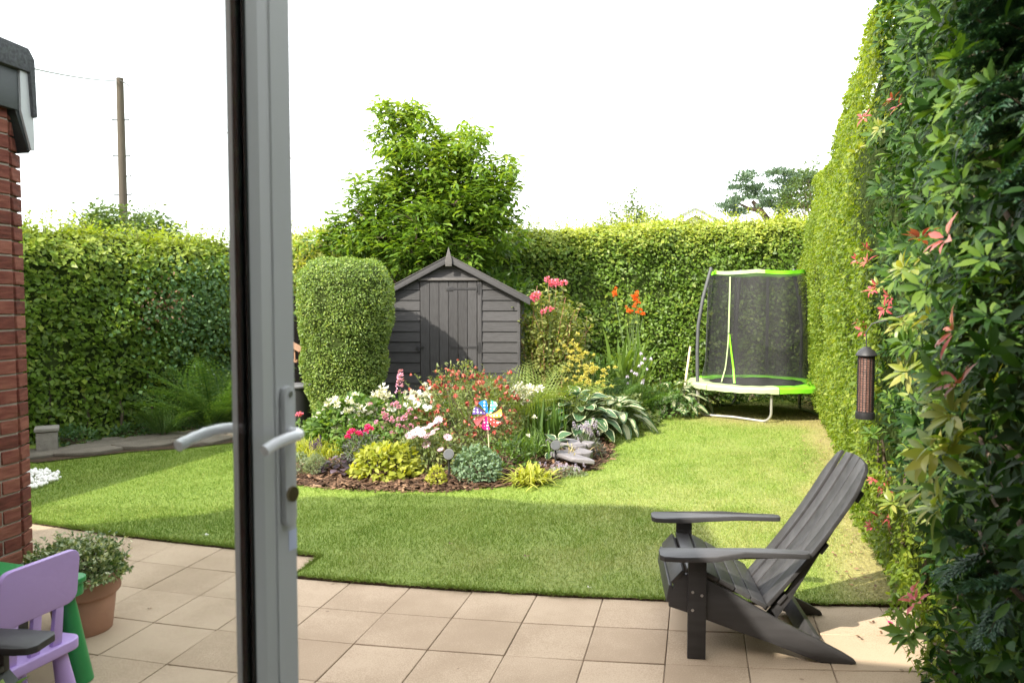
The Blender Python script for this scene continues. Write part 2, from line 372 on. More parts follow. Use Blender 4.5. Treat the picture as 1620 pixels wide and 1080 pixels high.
# ------------------------------------------------------------------ helpers: objects
def link(name, data, parent=None, loc=None):
    o = bpy.data.objects.new(name, data); C.objects.link(o)
    if parent is not None: o.parent = parent
    if loc is not None: o.location = loc
    return o
def thing(name, label, cat, loc=(0, 0, 0), rz=0, group=None):
    o = link(name, None, None, loc); o.rotation_euler = (0, 0, rz)
    o.empty_display_size = 0.1
    o['label'] = label; o['category'] = cat
    if group: o['group'] = group
    return o
def tag(o, label, cat, group=None):
    o['label'] = label; o['category'] = cat
    if group: o['group'] = group
    return o
def structure(o): o['kind'] = 'structure'; return o
def stuff(o): o['kind'] = 'stuff'; return o
def dup(root, loc, rz, label=None, sc=None):
    r = root.copy(); C.objects.link(r); r.location = loc; r.rotation_euler = (0, 0, rz)
    if sc: r.scale = (sc, sc, sc)
    if label: r['label'] = label
    for ch in list(root.children):
        c = ch.copy(); C.objects.link(c); c.parent = r
        for g in list(ch.children):
            d = g.copy(); C.objects.link(d); d.parent = c
    return r

class MB:
    def __init__(s): s.v, s.f, s.m = [], [], []
    def add(s, V, Fs, mi=0):
        k = len(s.v); s.v += [tuple(x) for x in V]
        s.f += [tuple(i + k for i in q) for q in Fs]; s.m += [mi] * len(Fs); return s
    def box(s, c, d, rot=None, mi=0):
        V = [Vector((x * d[0] / 2, y * d[1] / 2, z * d[2] / 2)) for x in (-1, 1) for y in (-1, 1) for z in (-1, 1)]
        if rot is not None: V = [rot @ q for q in V]
        V = [q + Vector(c) for q in V]
        return s.add(V, [(0, 1, 3, 2), (4, 6, 7, 5), (0, 4, 5, 1), (2, 3, 7, 6), (0, 2, 6, 4), (1, 5, 7, 3)], mi)
    def frame(s, o, ax, ay, az, mi=0):
        """box from corner o along three edge vectors"""
        o, ax, ay, az = map(Vector, (o, ax, ay, az))
        V = [o + ax * i + ay * j + az * k for i in (0, 1) for j in (0, 1) for k in (0, 1)]
        return s.add(V, [(0, 1, 3, 2), (4, 6, 7, 5), (0, 4, 5, 1), (2, 3, 7, 6), (0, 2, 6, 4), (1, 5, 7, 3)], mi)
    def prism(s, poly, fn, a, b, mi=0):
        """extrude a 2-D outline: fn(p, q, t) -> point, from t=a to t=b"""
        n = len(poly)
        V = [fn(p, q, a) for p, q in poly] + [fn(p, q, b) for p, q in poly]
        Fs = [tuple(range(n - 1, -1, -1)), tuple(range(n, 2 * n))] + [(i, (i + 1) % n, (i + 1) % n + n, i + n) for i in range(n)]
        return s.add(V, Fs, mi)
    def tube(s, pts, r, n=8, mi=0, caps=True):
        pts = [Vector(p) for p in pts]
        rr = r if hasattr(r, '__len__') else [r] * len(pts)
        V, Fs = [], []
        up = None
        for i, p in enumerate(pts):
            d = (pts[min(i + 1, len(pts) - 1)] - pts[max(i - 1, 0)]).normalized()
            if up is None: up = d.orthogonal().normalized()
            up = (up - d * up.dot(d)).normalized(); w = d.cross(up)
            V += [p + (up * math.cos(2 * math.pi * k / n) + w * math.sin(2 * math.pi * k / n)) * rr[i] for k in range(n)]
        for i in range(len(pts) - 1):
            Fs += [(i * n + k, i * n + (k + 1) % n, (i + 1) * n + (k + 1) % n, (i + 1) * n + k) for k in range(n)]
        if caps:
            Fs += [tuple(range(n - 1, -1, -1)), tuple((len(pts) - 1) * n + k for k in range(n))]
        return s.add(V, Fs, mi)
    def lathe(s, prof, n=24, c=(0, 0, 0), mi=0):
        V, Fs = [], []
        for r, z in prof:
            V += [(c[0] + max(r, 1e-4) * math.cos(2 * math.pi * k / n), c[1] + max(r, 1e-4) * math.sin(2 * math.pi * k / n), c[2] + z) for k in range(n)]
        for i in range(len(prof) - 1):
            Fs += [(i * n + k, i * n + (k + 1) % n, (i + 1) * n + (k + 1) % n, (i + 1) * n + k) for k in range(n)]
        return s.add(V, Fs, mi)
    def mesh(s, name, mats, bevel=0, smooth=False, seg=2):
        me = bpy.data.meshes.new(name)
        me.from_pydata(s.v, [], s.f)
        for m in (mats if isinstance(mats, (list, tuple)) else [mats]): me.materials.append(MATS[m])
        me.polygons.foreach_set('material_index', s.m)
        bm = bmesh.new(); bm.from_mesh(me)
        bmesh.ops.recalc_face_normals(bm, faces=bm.faces)
        if bevel:
            ed = [e for e in bm.edges if len(e.link_faces) == 2 and e.calc_face_angle(0) > 0.5]
            bmesh.ops.bevel(bm, geom=ed, offset=bevel, segments=seg, affect='EDGES', profile=0.6)
        bm.to_mesh(me); bm.free()
        if smooth or bevel:
            me.polygons.foreach_set('use_smooth', [True] * len(me.polygons))
            me.set_sharp_from_angle(angle=R(40))
        return me
    def build(s, name, mats, parent=None, bevel=0, smooth=False, loc=None, seg=2):
        return link(name, s.mesh(name, mats, bevel, smooth, seg), parent, loc)

# ---- leaves
def nrm(A): return A / np.maximum(np.linalg.norm(A, axis=-1, keepdims=True), 1e-9)
TM = {
    'leaf': ([(0, 0, 0), (-.5, .45, .07), (0, 1, -.05), (.5, .45, .07)], [(0, 2, 1), (0, 3, 2)]),
    'long': ([(0, 0, 0), (-.42, .28, .05), (.42, .28, .05), (0, .3, 0), (-.46, .6, .03), (.46, .6, .03), (0, .62, 0), (0, 1, -.12)],
             [(0, 3, 1), (0, 2, 3), (1, 3, 6, 4), (3, 2, 5, 6), (4, 6, 7), (6, 5, 7)]),
    'chip': ([(-.5, 0, 0), (.5, .05, 0), (.4, 1, .06), (-.35, .95, .02), (0, .5, .1)], [(0, 1, 4), (1, 2, 4), (2, 3, 4), (3, 0, 4)]),
    'blade': ([(-.5, 0, 0), (.5, 0, 0), (0, 1, 0)], [(0, 1, 2)]),
    'petal': ([(0, 0, 0), (-.45, .6, .06), (0, 1, 0), (.45, .6, .06)], [(0, 3, 2, 1)]),
}
def leaf_arrays(P, D, N, L, W, tint, tmpl):
    V0, F0_ = TM[tmpl]
    V0 = np.array(V0); n = len(P)
    D = nrm(D); X = nrm(np.cross(D, N)); N = np.cross(X, D)
    L = np.broadcast_to(L, (n,)); W = np.broadcast_to(W, (n,))
    V = (P[:, None] + X[:, None] * (V0[None, :, 0:1] * W[:, None, None]) + D[:, None] * (V0[None, :, 1:2] * L[:, None, None])
         + N[:, None] * (V0[None, :, 2:3] * L[:, None, None]))
    k = len(V0)
    T = np.repeat(np.broadcast_to(tint, (n,)), k)
    faces = [[(np.arange(n) * k + i) for i in f] for f in F0_]
    return V.reshape(-1, 3), faces, T
def mesh_np(name, V, faces_by_size, attrs, mats, smooth=False, mat_idx=None):
    """faces_by_size: list of (m, s) int arrays"""
    me = bpy.data.meshes.new(name)
    me.vertices.add(len(V)); me.vertices.foreach_set('co', np.ascontiguousarray(V, dtype=np.float32).ravel())
    idx = np.concatenate([f.ravel() for f in faces_by_size]).astype(np.int32)
    sizes = np.concatenate([np.full(len(f), f.shape[1]) for f in faces_by_size]).astype(np.int32)
    me.loops.add(len(idx)); me.loops.foreach_set('vertex_index', idx)
    me.polygons.add(len(sizes))
    st = np.concatenate([[0], np.cumsum(sizes)[:-1]]).astype(np.int32)
    me.polygons.foreach_set('loop_start', st)
    if mat_idx is not None: me.polygons.foreach_set('material_index', mat_idx)
    me.update(calc_edges=True)
    for k, a in attrs.items():
        at_ = me.attributes.new(k, 'FLOAT', 'POINT'); at_.data.foreach_set('value', np.ascontiguousarray(a, dtype=np.float32))
    for m in (mats if isinstance(mats, (list, tuple)) else [mats]): me.materials.append(MATS[m])
    if smooth: me.polygons.foreach_set('use_smooth', np.ones(len(sizes), dtype=bool))
    return me
def leaves(name, P, D, N, L, W, tint, mat, parent=None, tmpl='leaf', extra=None, as_mesh=False):
    P, D, N = np.asarray(P, float), np.asarray(D, float), np.asarray(N, float)
    V, faces, T = leaf_arrays(P, D, N, L, W, np.clip(tint, 0, 1), tmpl)
    by = {}
    for f in faces: by.setdefault(len(f), []).append(np.stack(f, 1))
    me = mesh_np(name, V, [np.concatenate(x) for x in by.values()], {'tint': T}, mat)
    if as_mesh: return me
    o = link(name, me, parent)
    return stuff(o) if parent is not None else o
def blades(name, base, az, length, width, rise, droop, tint, mat, parent, segs=5, as_mesh=False):
    """arching strap leaves: arrays per blade"""
    base = np.asarray(base, float); n = len(base)
    t = np.linspace(0, 1, segs + 1)
    ca, sa = np.cos(az), np.sin(az)
    length, width, rise, droop = (np.broadcast_to(x, (n,)) for x in (length, width, rise, droop))
    out = length[:, None] * (np.cos(rise)[:, None] * t + droop[:, None] * 0.35 * t ** 2)
    up = length[:, None] * (np.sin(rise)[:, None] * t - droop[:, None] * t ** 2.2)
    up = np.maximum(up, -base[:, 2:3] + 0.01)
    cen = base[:, None] + np.stack([out * ca[:, None], out * sa[:, None], up], -1)
    w = width[:, None] * np.minimum(1, (0.55 + 2.2 * t)) * np.clip((1 - t) * 3.2, 0.02, 1) * 0.5
    side = np.stack([-sa, ca, np.zeros(n)], -1)[:, None]
    V = np.stack([cen - side * w[..., None], cen + side * w[..., None]], 2).reshape(-1, 3)
    k = 2 * (segs + 1)
    b = np.arange(n)[:, None] * k
    fs = [np.concatenate([b + 2 * i, b + 2 * i + 1, b + 2 * i + 3, b + 2 * i + 2], 1) for i in range(segs)]
    me = mesh_np(name, V, [np.concatenate(fs)], {'tint': np.repeat(np.broadcast_to(tint, (n,)), k)}, mat, smooth=True)
    if as_mesh: return me
    return stuff(link(name, me, parent))

def rdir(n): return nrm(rng.normal(size=(n, 3)))
_ph = rng.uniform(0, 6.28, (8, 3)); _fr = nrm(rng.normal(size=(8, 3)))
def lump(P, s=1.0, seed=0):
    """smooth pseudo-noise in about [-1, 1]"""
    P = np.asarray(P) * s + seed * 7.31
    v = 0
    for k in range(8):
        v = v + np.sin(P @ _fr[k] * (1 + 0.45 * k) * 2.2 + _ph[k, 0] + np.sin(P @ _fr[(k + 3) % 8] * 1.7 + _ph[k, 1])) / (1 + 0.3 * k)
    return v / 3.2
def in_poly(X, Y, poly):
    c = np.zeros(len(X), bool); j = len(poly) - 1
    for i in range(len(poly)):
        xi, yi = poly[i][0], poly[i][1]; xj, yj = poly[j][0], poly[j][1]
        m = ((yi > Y) != (yj > Y)) & (X < (xj - xi) * (Y - yi) / (yj - yi + 1e-12) + xi)
        c ^= m; j = i
    return c
def seg_dist(X, Y, pts):
    d = np.full(len(X), 1e9)
    for a, b in zip(pts[:-1], pts[1:]):
        ax, ay, bx, by = a[0], a[1], b[0], b[1]
        t = np.clip(((X - ax) * (bx - ax) + (Y - ay) * (by - ay)) / ((bx - ax) ** 2 + (by - ay) ** 2), 0, 1)
        d = np.minimum(d, np.hypot(X - ax - t * (bx - ax), Y - ay - t * (by - ay)))
    return d

# ================================================================== GROUND
g = MB(); g.add([(-900, -300, -0.06), (900, -300, -0.06), (900, 1500, -0.06), (-900, 1500, -0.06)], [(0, 1, 2, 3)])
structure(g.build('ground', 'turf'))

SL = 0.381
PO = Vector((-0.701, 4.072, 0))             # a joint crossing of the paving
C2 = Vector((math.cos(R(76.3)), math.sin(R(76.3)), 0))
def pv(i, j, z=0):
    # the rows were laid to a slow curve, so each slab is a little out of square
    return PO + E1 * (SL * i) + C2 * (SL * 1.008 * j) + E2 * (0.030 * (SL * (i + 1)) ** 2) + Vector((0, 0, z))

# lawn: a sheet whose near edge is the slab edge
lawn_edge = [pv(k, 1) for k in range(12, -3, -1)] + [pv(-2, 1.5)] + [pv(k, 2) for k in range(-2, -14, -1)]
lawn_corner = lawn_edge
le = []
for a_, b_ in zip(lawn_edge[:-1], lawn_edge[1:]):
    for k in range(7):
        q_ = a_.lerp(b_, k / 7); le.append(q_ + E2 * (random.gauss(0, .004) + .007 * float(lump(np.array([[q_.x, q_.y, 0]]), 4, 6)[0]) + .004))
lawn_edge = le + [lawn_edge[-1]]
LAWN = [(p.x, p.y) for p in lawn_edge] + [(-9, 16), (8, 16)]
BED = [(-2.07, 6.92), (-1.42, 6.72), (-0.62, 6.66), (0.23, 6.95), (0.83, 7.55), (1.12, 8.2), (1.2, 8.75), (1.16, 9.4), (1.14, 10.04), (1.8, 11.2), (2.5, 12.1),
       (3.2, 13.3), (-3.0, 13.3), (-2.75, 11.5), (-2.55, 9.6), (-2.75, 8.3), (-2.6, 7.4)]
PATHP = [(-5.6, 8.05), (-4.97, 7.87), (-4.33, 8.43), (-3.78, 8.65), (-3.33, 9.0), (-2.8, 9.6), (-2.7, 11.4), (-3.3, 11.4), (-3.71, 10.15), (-4.5, 9.62), (-4.9, 9.2), (-5.3, 8.6)]
HEDGE_R = [(0.95, 1.2), (1.35, 2.3), (1.86, 3.4), (2.12, 4.16), (2.70, 5.9), (3.24, 7.3), (3.92, 9.3), (5.2, 13.2)]
HEDGE_L = [(-8.2, 6.0), (-5.95, 8.55), (-5.0, 9.45), (-4.0, 10.55), (-3.3, 11.3)]
TRAMP = (3.70, 11.45)
def dryness(X, Y):
    P = np.stack([X, Y, X * 0], 1)
    nz = lump(P, 0.9, 3); nf = lump(P, 3.1, 5)
    d = np.clip(0.04 + 0.08 * nz + 0.07 * nf, 0, 1)
    dh = seg_dist(X, Y, HEDGE_R)
    d = d + np.clip(1.0 - dh / (0.42 + 0.2 * nz), 0, 1) * 0.75
    d = d + np.clip(1.0 - dh / 2.4, 0, 1) * 0.22 * (0.7 + 0.6 * nf)
    dt = np.hypot(X - TRAMP[0], Y - TRAMP[1])
    d = d + np.clip((1.55 - dt) / 0.7, 0, 1) * 0.62
    d = d + 0.15 * np.exp(-((X - 1.6) ** 2 / 1.2 + (Y - 6.0) ** 2 / 1.8)) * (1 + nf)
    d = d + 0.25 * np.exp(-((X - 0.0) ** 2 / 1.2 + (Y - 4.9) ** 2 / 0.10)) * (0.6 + 0.6 * nf)
    return np.clip(d, 0, 1)
# sheet as a clipped grid: fine rows inside the polygon
def lawn_sheet():
    bm = bmesh.new()
    vs = [bm.verts.new((x, y, 0.0)) for x, y in LAWN]
    bm.faces.new(vs)
    for ax, lo, hi, st in ((0, -9, 8, 0.2), (1, 4, 16, 0.2)):
        x = lo + st
        while x < hi:
            co = (x, 0, 0) if ax == 0 else (0, x, 0); no = (1, 0, 0) if ax == 0 else (0, 1, 0)
            bmesh.ops.bisect_plane(bm, geom=bm.verts[:] + bm.edges[:] + bm.faces[:], plane_co=co, plane_no=no)
            x += st
    bmesh.ops.recalc_face_normals(bm, faces=bm.faces)
    ext = bmesh.ops.extrude_face_region(bm, geom=bm.faces[:])
    for e in ext['geom']:
        if isinstance(e, bmesh.types.BMVert): e.co.z = -0.05
    for v in bm.verts:
        if v.co.z > -0.01:
            v.co.z = 0.014 + 0.006 * float(lump(np.array([[v.co.x, v.co.y, 0]]), 0.5, 1)[0])
    bmesh.ops.recalc_face_normals(bm, faces=bm.faces)
    me = bpy.data.meshes.new('lawn'); bm.to_mesh(me); bm.free()
    co = np.zeros(len(me.vertices) * 3, np.float32); me.vertices.foreach_get('co', co); co = co.reshape(-1, 3)
    a = me.attributes.new('dry', 'FLOAT', 'POINT'); a.data.foreach_set('value', dryness(co[:, 0], co[:, 1]).astype(np.float32))
    me.materials.append(MATS['turf']); me.materials.append(MATS['soil'])
    for p in me.polygons:
        if abs(p.normal.z) < 0.5: p.material_index = 1
    return me
structure(link('lawn', lawn_sheet()))

def grass():
    segs = []
    for (x0, x1, y0, y1, dens) in ((-5.2, 3.2, 4.0, 6.2, 9500), (-5.6, 3.9, 6.2, 8.6, 5200), (-5.5, 5.2, 8.6, 13.4, 2600)):
        n = int((x1 - x0) * (y1 - y0) * dens)
        segs.append(np.stack([rng.uniform(x0, x1, n), rng.uniform(y0, y1, n), np.full(n, (y0 + y1) / 2)], 1))
    P = np.concatenate(segs)
    X, Y = P[:, 0], P[:, 1]
    k = in_poly(X, Y, LAWN) & ~in_poly(X, Y, BED) & ~in_poly(X, Y, PATHP)
    k &= np.abs(X / Y) < 0.72
    k &= ~(np.hypot(X + 4.78, Y - 6.95) < 0.52)
    P = P[k]; X, Y = P[:, 0], P[:, 1]
    dry = dryness(X, Y)
    dh = seg_dist(X, Y, HEDGE_R)
    side = (X - np.interp(Y, [p[1] for p in HEDGE_R], [p[0] for p in HEDGE_R]))
    keep = (rng.uniform(size=len(X)) > np.clip((dry - 0.7) * 1.6, 0, 0.6)) & (side < 0.05)
    P, dry = P[keep], dry[keep]
    n = len(P); X, Y = P[:, 0], P[:, 1]
    z = 0.012 + 0.006 * lump(np.stack([X, Y, X * 0], 1), 0.5, 1)
    pos = np.stack([X, Y, z], 1)
    lean = rng.normal(size=(n, 3)) * 0.55; lean[:, 2] = 1
    far = np.clip((Y - 4) / 6, 0, 1)
    L = rng.uniform(0.013, 0.034, n) * (1 + 0.35 * lump(pos, 2.2, 14)) * (1 - 0.35 * np.clip(dry * 1.3, 0, 1)); Wd = (0.0032 + 0.0045 * far) * rng.uniform(0.7, 1.3, n)
    tint = np.clip(0.48 + 0.24 * rng.normal(size=n) + 0.24 * lump(pos, 1.1, 8) + 0.18 * lump(pos, 5, 9), 0, 1)
    V, faces, T = leaf_arrays(pos, lean, rdir(n), L, Wd, tint, 'blade')
    me = mesh_np('grass_blades', V, [np.stack(faces[0], 1)], {'tint': T, 'dry': np.repeat(np.clip(dry * 1.15 + 0.18 * rng.normal(size=n), 0, 1), 3)}, 'grass_blade')
    o = link('grass_blades', me); stuff(o); o['label'] = 'short mown lawn grass, drier and straw coloured towards the right hedge'; o['category'] = 'grass'
    # longer fringe leaning out over the slab edge
    E_ = np.array([(p.x, p.y) for p in lawn_edge]); sg_ = E_[1:] - E_[:-1]; ln_ = np.hypot(sg_[:, 0], sg_[:, 1]); n = 16000
    i_ = rng.choice(len(ln_), n, p=ln_ / ln_.sum()); f_ = rng.uniform(size=(n, 1)); b_ = E_[i_] + sg_[i_] * f_
    b_ = b_ + np.array([E2.x, E2.y]) * np.abs(rng.normal(size=(n, 1))) * .02
    pos = np.column_stack([b_, np.full(n, .012)]); lean = rng.normal(size=(n, 3)) * .5 + np.array([-E2.x, -E2.y, .9]) * rng.uniform(.5, 1, (n, 1)); lean[:, 2] = np.abs(lean[:, 2]) * .8
    Lf = rng.uniform(.025, .065, n) * np.clip(.8 + .5 * lump(pos, 3, 15), .3, 1.4)
    V, faces, T = leaf_arrays(pos, lean, rdir(n), Lf, .004, np.clip(.35 + .25 * rng.normal(size=n), 0, 1), 'blade')
    me = mesh_np('grass_fringe', V, [np.stack(faces[0], 1)], {'tint': T, 'dry': np.repeat(np.clip(.1 + .2 * rng.normal(size=n), 0, 1), 3)}, 'grass_blade')
    o = link('grass_fringe', me); stuff(o); o['label'] = 'longer fringe of grass overhanging the edge of the paving'; o['category'] = 'grass'
grass()

# ------------------------------------------------------------------ patio
patio = structure(link('patio', None))
bb = MB()
q = [pv(k, -9) for k in range(-14, 12)] + [pv(k, 1.03) for k in range(11, -3, -1)] + [pv(k, 2.03) for k in range(-2, -15, -1)]
bb.add([(p.x, p.y, -0.010) for p in q], [tuple(range(len(q)))])
structure(bb.build('joint_sand', 'joint_sand', patio))
for i in range(-14, 9):
    for j in range(-5, 2):
        if j == 1 and i > -3: continue
        c = pv(i + 0.5, j + 0.5)
        if c.y < 2.6 or abs(c.x / c.y) > 0.80: continue
        if c.dot(E2) < hp(0, 0).dot(E2): continue
        cs = [pv(i, j), pv(i + 1, j), pv(i + 1, j + 1), pv(i, j + 1)]; mid_ = sum(cs, Vector()) / 4
        ins = [(q_ - mid_) * (1 - 0.0042 / SL) for q_ in cs]
        m = MB(); m.prism([(q_.x, q_.y) for q_ in ins], lambda p, q_, t: (p, q_, t), -0.04, 0)
        o = m.build('paving_slab', 'paving', patio, bevel=0.003, seg=1, loc=(mid_.x, mid_.y, random.uniform(-0.0015, 0.0015)))
        o.rotation_euler = (random.gauss(0, 0.002), random.gauss(0, 0.002), random.gauss(0, 0.0015))

# ------------------------------------------------------------------ stone path
path = structure(link('stone_path', None))
pb = MB(); pb.add([(x, y, 0.026) for x, y in PATHP], [tuple(range(len(PATHP)))]); structure(pb.build('path_bed', 'soil', path))
flags = [(-5.25, 8.25, .34, .26), (-4.78, 8.52, .36, .30), (-4.82, 8.98, .22, .2), (-4.28, 8.85, .34, .24), (-4.35, 9.3, .38, .24), (-3.75, 9.1, .33, .28), (-3.82, 9.7, .36, .26), (-3.3, 9.6, .3, .3), (-3.2, 10.2, .32, .3), (-3.05, 10.8, .3, .3)]
for k, (x, y, a, b) in enumerate(flags):
    poly = []
    for t in range(9):
        an = 2 * math.pi * t / 9 + random.uniform(-.2, .2); r = random.uniform(.85, 1.12)
        poly.append((a * r * math.cos(an) * 1.15, b * r * math.sin(an) * 1.15))
    m = MB(); m.prism(poly, lambda p, q_, t: (p, q_, t), 0.0, 0.035)
    o = m.build('flagstone', 'flag_stone', path, bevel=0.008, loc=(x, y, 0.024)); o.rotation_euler = (random.gauss(0, .012), random.gauss(0, .012), R(45) + random.uniform(-.3, .3))

# ------------------------------------------------------------------ flower bed ground and bark
bedm = []
bm = bmesh.new(); bm.faces.new([bm.verts.new((x, y, 0.03)) for x, y in BED])
for ax, lo, hi in ((0, -3, 3.2), (1, 6.6, 13.4)):
    x = lo
    while x < hi:
        bmesh.ops.bisect_plane(bm, geom=bm.verts[:] + bm.edges[:] + bm.faces[:], plane_co=(x, 0, 0) if ax == 0 else (0, x, 0), plane_no=(1, 0, 0) if ax == 0 else (0, 1, 0)); x += 0.2
def bed_z(X, Y):
    d = seg_dist(np.asarray(X, float), np.asarray(Y, float), BED + BED[:1])
    return 0.005 + 0.10 * (1 - np.exp(-d / 0.35)) + 0.015 * lump(np.stack([X, Y, np.zeros_like(X)], 1), 3, 4)
me = bpy.data.meshes.new('flower_bed'); bm.to_mesh(me); bm.free()
co = np.zeros(len(me.vertices) * 3, np.float32); me.vertices.foreach_get('co', co); co = co.reshape(-1, 3).astype(float)
co[:, 2] = bed_z(co[:, 0], co[:, 1]); me.vertices.foreach_set('co', co.astype(np.float32).ravel()); me.update()
me.materials.append(MATS['soil']); structure(link('flower_bed', me))
def bz(x, y): return float(bed_z(np.array([x]), np.array([y]))[0])
n = 26000
X, Y = rng.uniform(-2.9, 1.3, n), 6.6 + 4.0 * rng.uniform(0, 1, n) ** 1.7
k = in_poly(X, Y, BED); X, Y = X[k], Y[k]; n = len(X)
az = rng.uniform(0, 6.28, n)
D = np.stack([np.cos(az), np.sin(az), rng.normal(size=n) * 0.25], 1); N = rdir(n) * 0.55 + [0, 0, 1]
Pc = np.stack([X, Y, bed_z(X, Y) + rng.uniform(0.0, 0.025, n)], 1)
o = leaves('bark_mulch', Pc, D, N, rng.uniform(.03, .095, n), rng.uniform(.010, .030, n), np.clip(rng.beta(1.2, 2.0, n), 0, 1), 'bark_chip', None, 'chip')
stuff(o); o['label'] = 'brown bark chippings covering the flower bed'; o['category'] = 'mulch'

# white pebbles behind the brick corner
n = 900
m = MB(); 
ico = bmesh.new(); bmesh.ops.create_icosphere(ico, subdivisions=1, radius=1); iv = np.array([v.co[:] for v in ico.verts]); fi = np.array([[v.index for v in f.verts] for f in ico.faces]); ico.free()
rr = 0.52 * np.sqrt(rng.uniform(size=n)); an = rng.uniform(0, 6.28, n)
pc = np.stack([-4.78 + rr * np.cos(an), 6.95 + rr * np.sin(an), 0.03 + rng.uniform(0, 0.02, n)], 1)
sc = rng.uniform(.012, .028, (n, 1)) * rng.uniform(.6, 1.2, (n, 3))
V = (pc[:, None] + iv[None] * sc[:, None]).reshape(-1, 3)
Fq = (fi[None] + (np.arange(n) * len(iv))[:, None, None]).reshape(-1, 3)
o = stuff(link('white_pebbles', mesh_np('white_pebbles', V, [Fq], {}, 'pebble', smooth=True))); o['label'] = 'round patch of white pebbles set in the lawn by the brick corner'; o['category'] = 'pebbles'

# ================================================================== HOUSE (only its brick corner stands in view; the rest shades the patio)
house = thing('brick_house', 'red brick house corner with grey felt roof edge at the left of the patio', 'house', hp(-3.1, 2.8))
HB = house.location.copy()
def hl(u, v, z=0): return hp(u, v, z) - HB
def hbox(mb, u0, u1, v0, v1, z0, z1): mb.frame(hl(u0, v0, z0), E1 * (u1 - u0), E2 * (v1 - v0), (0, 0, z1 - z0)); return mb
w = MB()
prof = [(-7.9, 0), (-7.9, 4.0), (-7.4, 4.25), (-6.75, 4.9), (-6.62, 5.6), (-5.5, 5.76), (-4.06, 5.9), (-3.4, 5.75), (-1.45, 3.2), (-1.45, 0)]
w.prism(prof, lambda p, q_, t: hl(p, t, q_), -6.0, -0.001)
w.build('wall', 'brick_far', house)
w = MB()
hbox(w, -1.447, -0.73, -0.3, 0, 0, 3.0); hbox(w, 1.3, 3.4, -0.3, 0, 0, 3.0); hbox(w, -0.727, 1.297, -0.3, 0, 2.55, 3.0)
hbox(w, -1.447, 3.4, -4.0, -3.7, 0, 3.0); hbox(w, 3.1, 3.4, -3.697, -0.303, 0, 3.0)
w.build('room_wall', 'plaster', house)
w = MB(); hbox(w, -1.44, 3.095, -3.69, 0.0, 0.0, 0.40); w.build('floor', 'plaster', house)
w = MB(); hbox(w, -1.44, 3.55, -4.1, 0.15, 3.003, 3.2); w.build('flat_roof', 'felt_grey', house)
# the wing with the visible corner: corner line at u = UC, end face at v = VC
UC, VC, ZP = -3.17, 2.80, 0.36
w = MB(); hbox(w, UC - 1.05, UC - 0.003, 0.0, VC - 0.003, ZP, 2.85); w.build('mortar', 'mortar', house)
w = MB(); hbox(w, UC - 1.06, UC + 0.012, 0.0, VC + 0.012, 0, ZP); w.build('plinth', 'render_plinth', house)
def brick_mesh(L):
    m = MB(); m.box((0, 0, 0), (L, 0.10, 0.065)); return m.mesh('brick', 'brick', bevel=0.003, seg=1)
full, half = brick_mesh(0.215), brick_mesh(0.1025)
zc = ZP + 0.0375; row = 0
while zc < 2.84:
    v = VC
    first = True
    while v > VC - 0.75:
        L = 0.1025 if (first and row % 2) else 0.215
        c = hl(UC - 0.046, v - L / 2, zc)
        o = link('brick', half if L < 0.2 else full, house, c + Vector((random.gauss(0, .001), 0, random.gauss(0, .0008))))
        o.rotation_euler = (0, 0, GA + math.pi / 2 + random.gauss(0, 0.004))
        v -= L + 0.010; first = False
    # end face, slightly out of square, seen as a thin lit strip
    L = 0.215 if row % 2 else 0.1025
    L2 = 0.1025
    dv = (E2 * math.cos(R(24)) - E1 * math.sin(R(24)))
    c = hl(UC, VC, zc) + dv * (L2 / 2 + 0.008) - E1 * 0.052
    o = link('brick', half, house, c); o.rotation_euler = (0, 0, math.atan2(dv.y, dv.x))
    zc += 0.075; row += 1
m = MB(); dv = (E2 * math.cos(R(24)) - E1 * math.sin(R(24)))
m.frame(hl(UC - 0.09, VC - 0.02, ZP), dv * 0.13, E1 * 0.0855, (0, 0, 2.84 - ZP)); m.build('mortar', 'mortar', house)
# roof edge: dark fascia board, white end board beyond it, felt cap
m = MB(); hbox(m, UC + 0.005, UC + 0.04, 0.0, VC + 0.03, 2.66, 2.855); m.build('fascia_board', 'fascia_dark', house, bevel=0.003)
m = MB(); m.prism([(-0.02, 2.66), (0.055, 2.46), (0.07, 2.48), (0.07, 2.88), (-0.02, 2.88)], lambda p, q_, t: hl(t, VC + 0.035 + p, q_), UC - 1.0, UC + 0.032); m.build('soffit', 'fascia_dark', house)
m = MB(); m.prism([(0.0, 2.66), (0.055, 2.475), (0.075, 2.475), (0.075, 2.86), (0.0, 2.86)], lambda p, q_, t: hl(t, VC + 0.037 + p, q_), UC + 0.033, UC + 0.047); m.build('end_board', 'white_upvc', house)
m = MB(); m.prism([(-1.2, 2.86), (0.082, 2.86), (0.095, 2.64), (0.122, 2.64), (0.115, 2.93), (0.08, 2.98), (-1.2, 3.01)], lambda p, q_, t: hl(t, VC + p, q_), UC - 1.1, UC + 0.065)
m.build('felt_cap', 'felt_grey', house, bevel=0.01)
m = MB(); hbox(m, UC - 1.1, UC + 0.06, 0.0, VC - 1.203, 2.863, 3.0); m.build('roof', 'felt_grey', house)

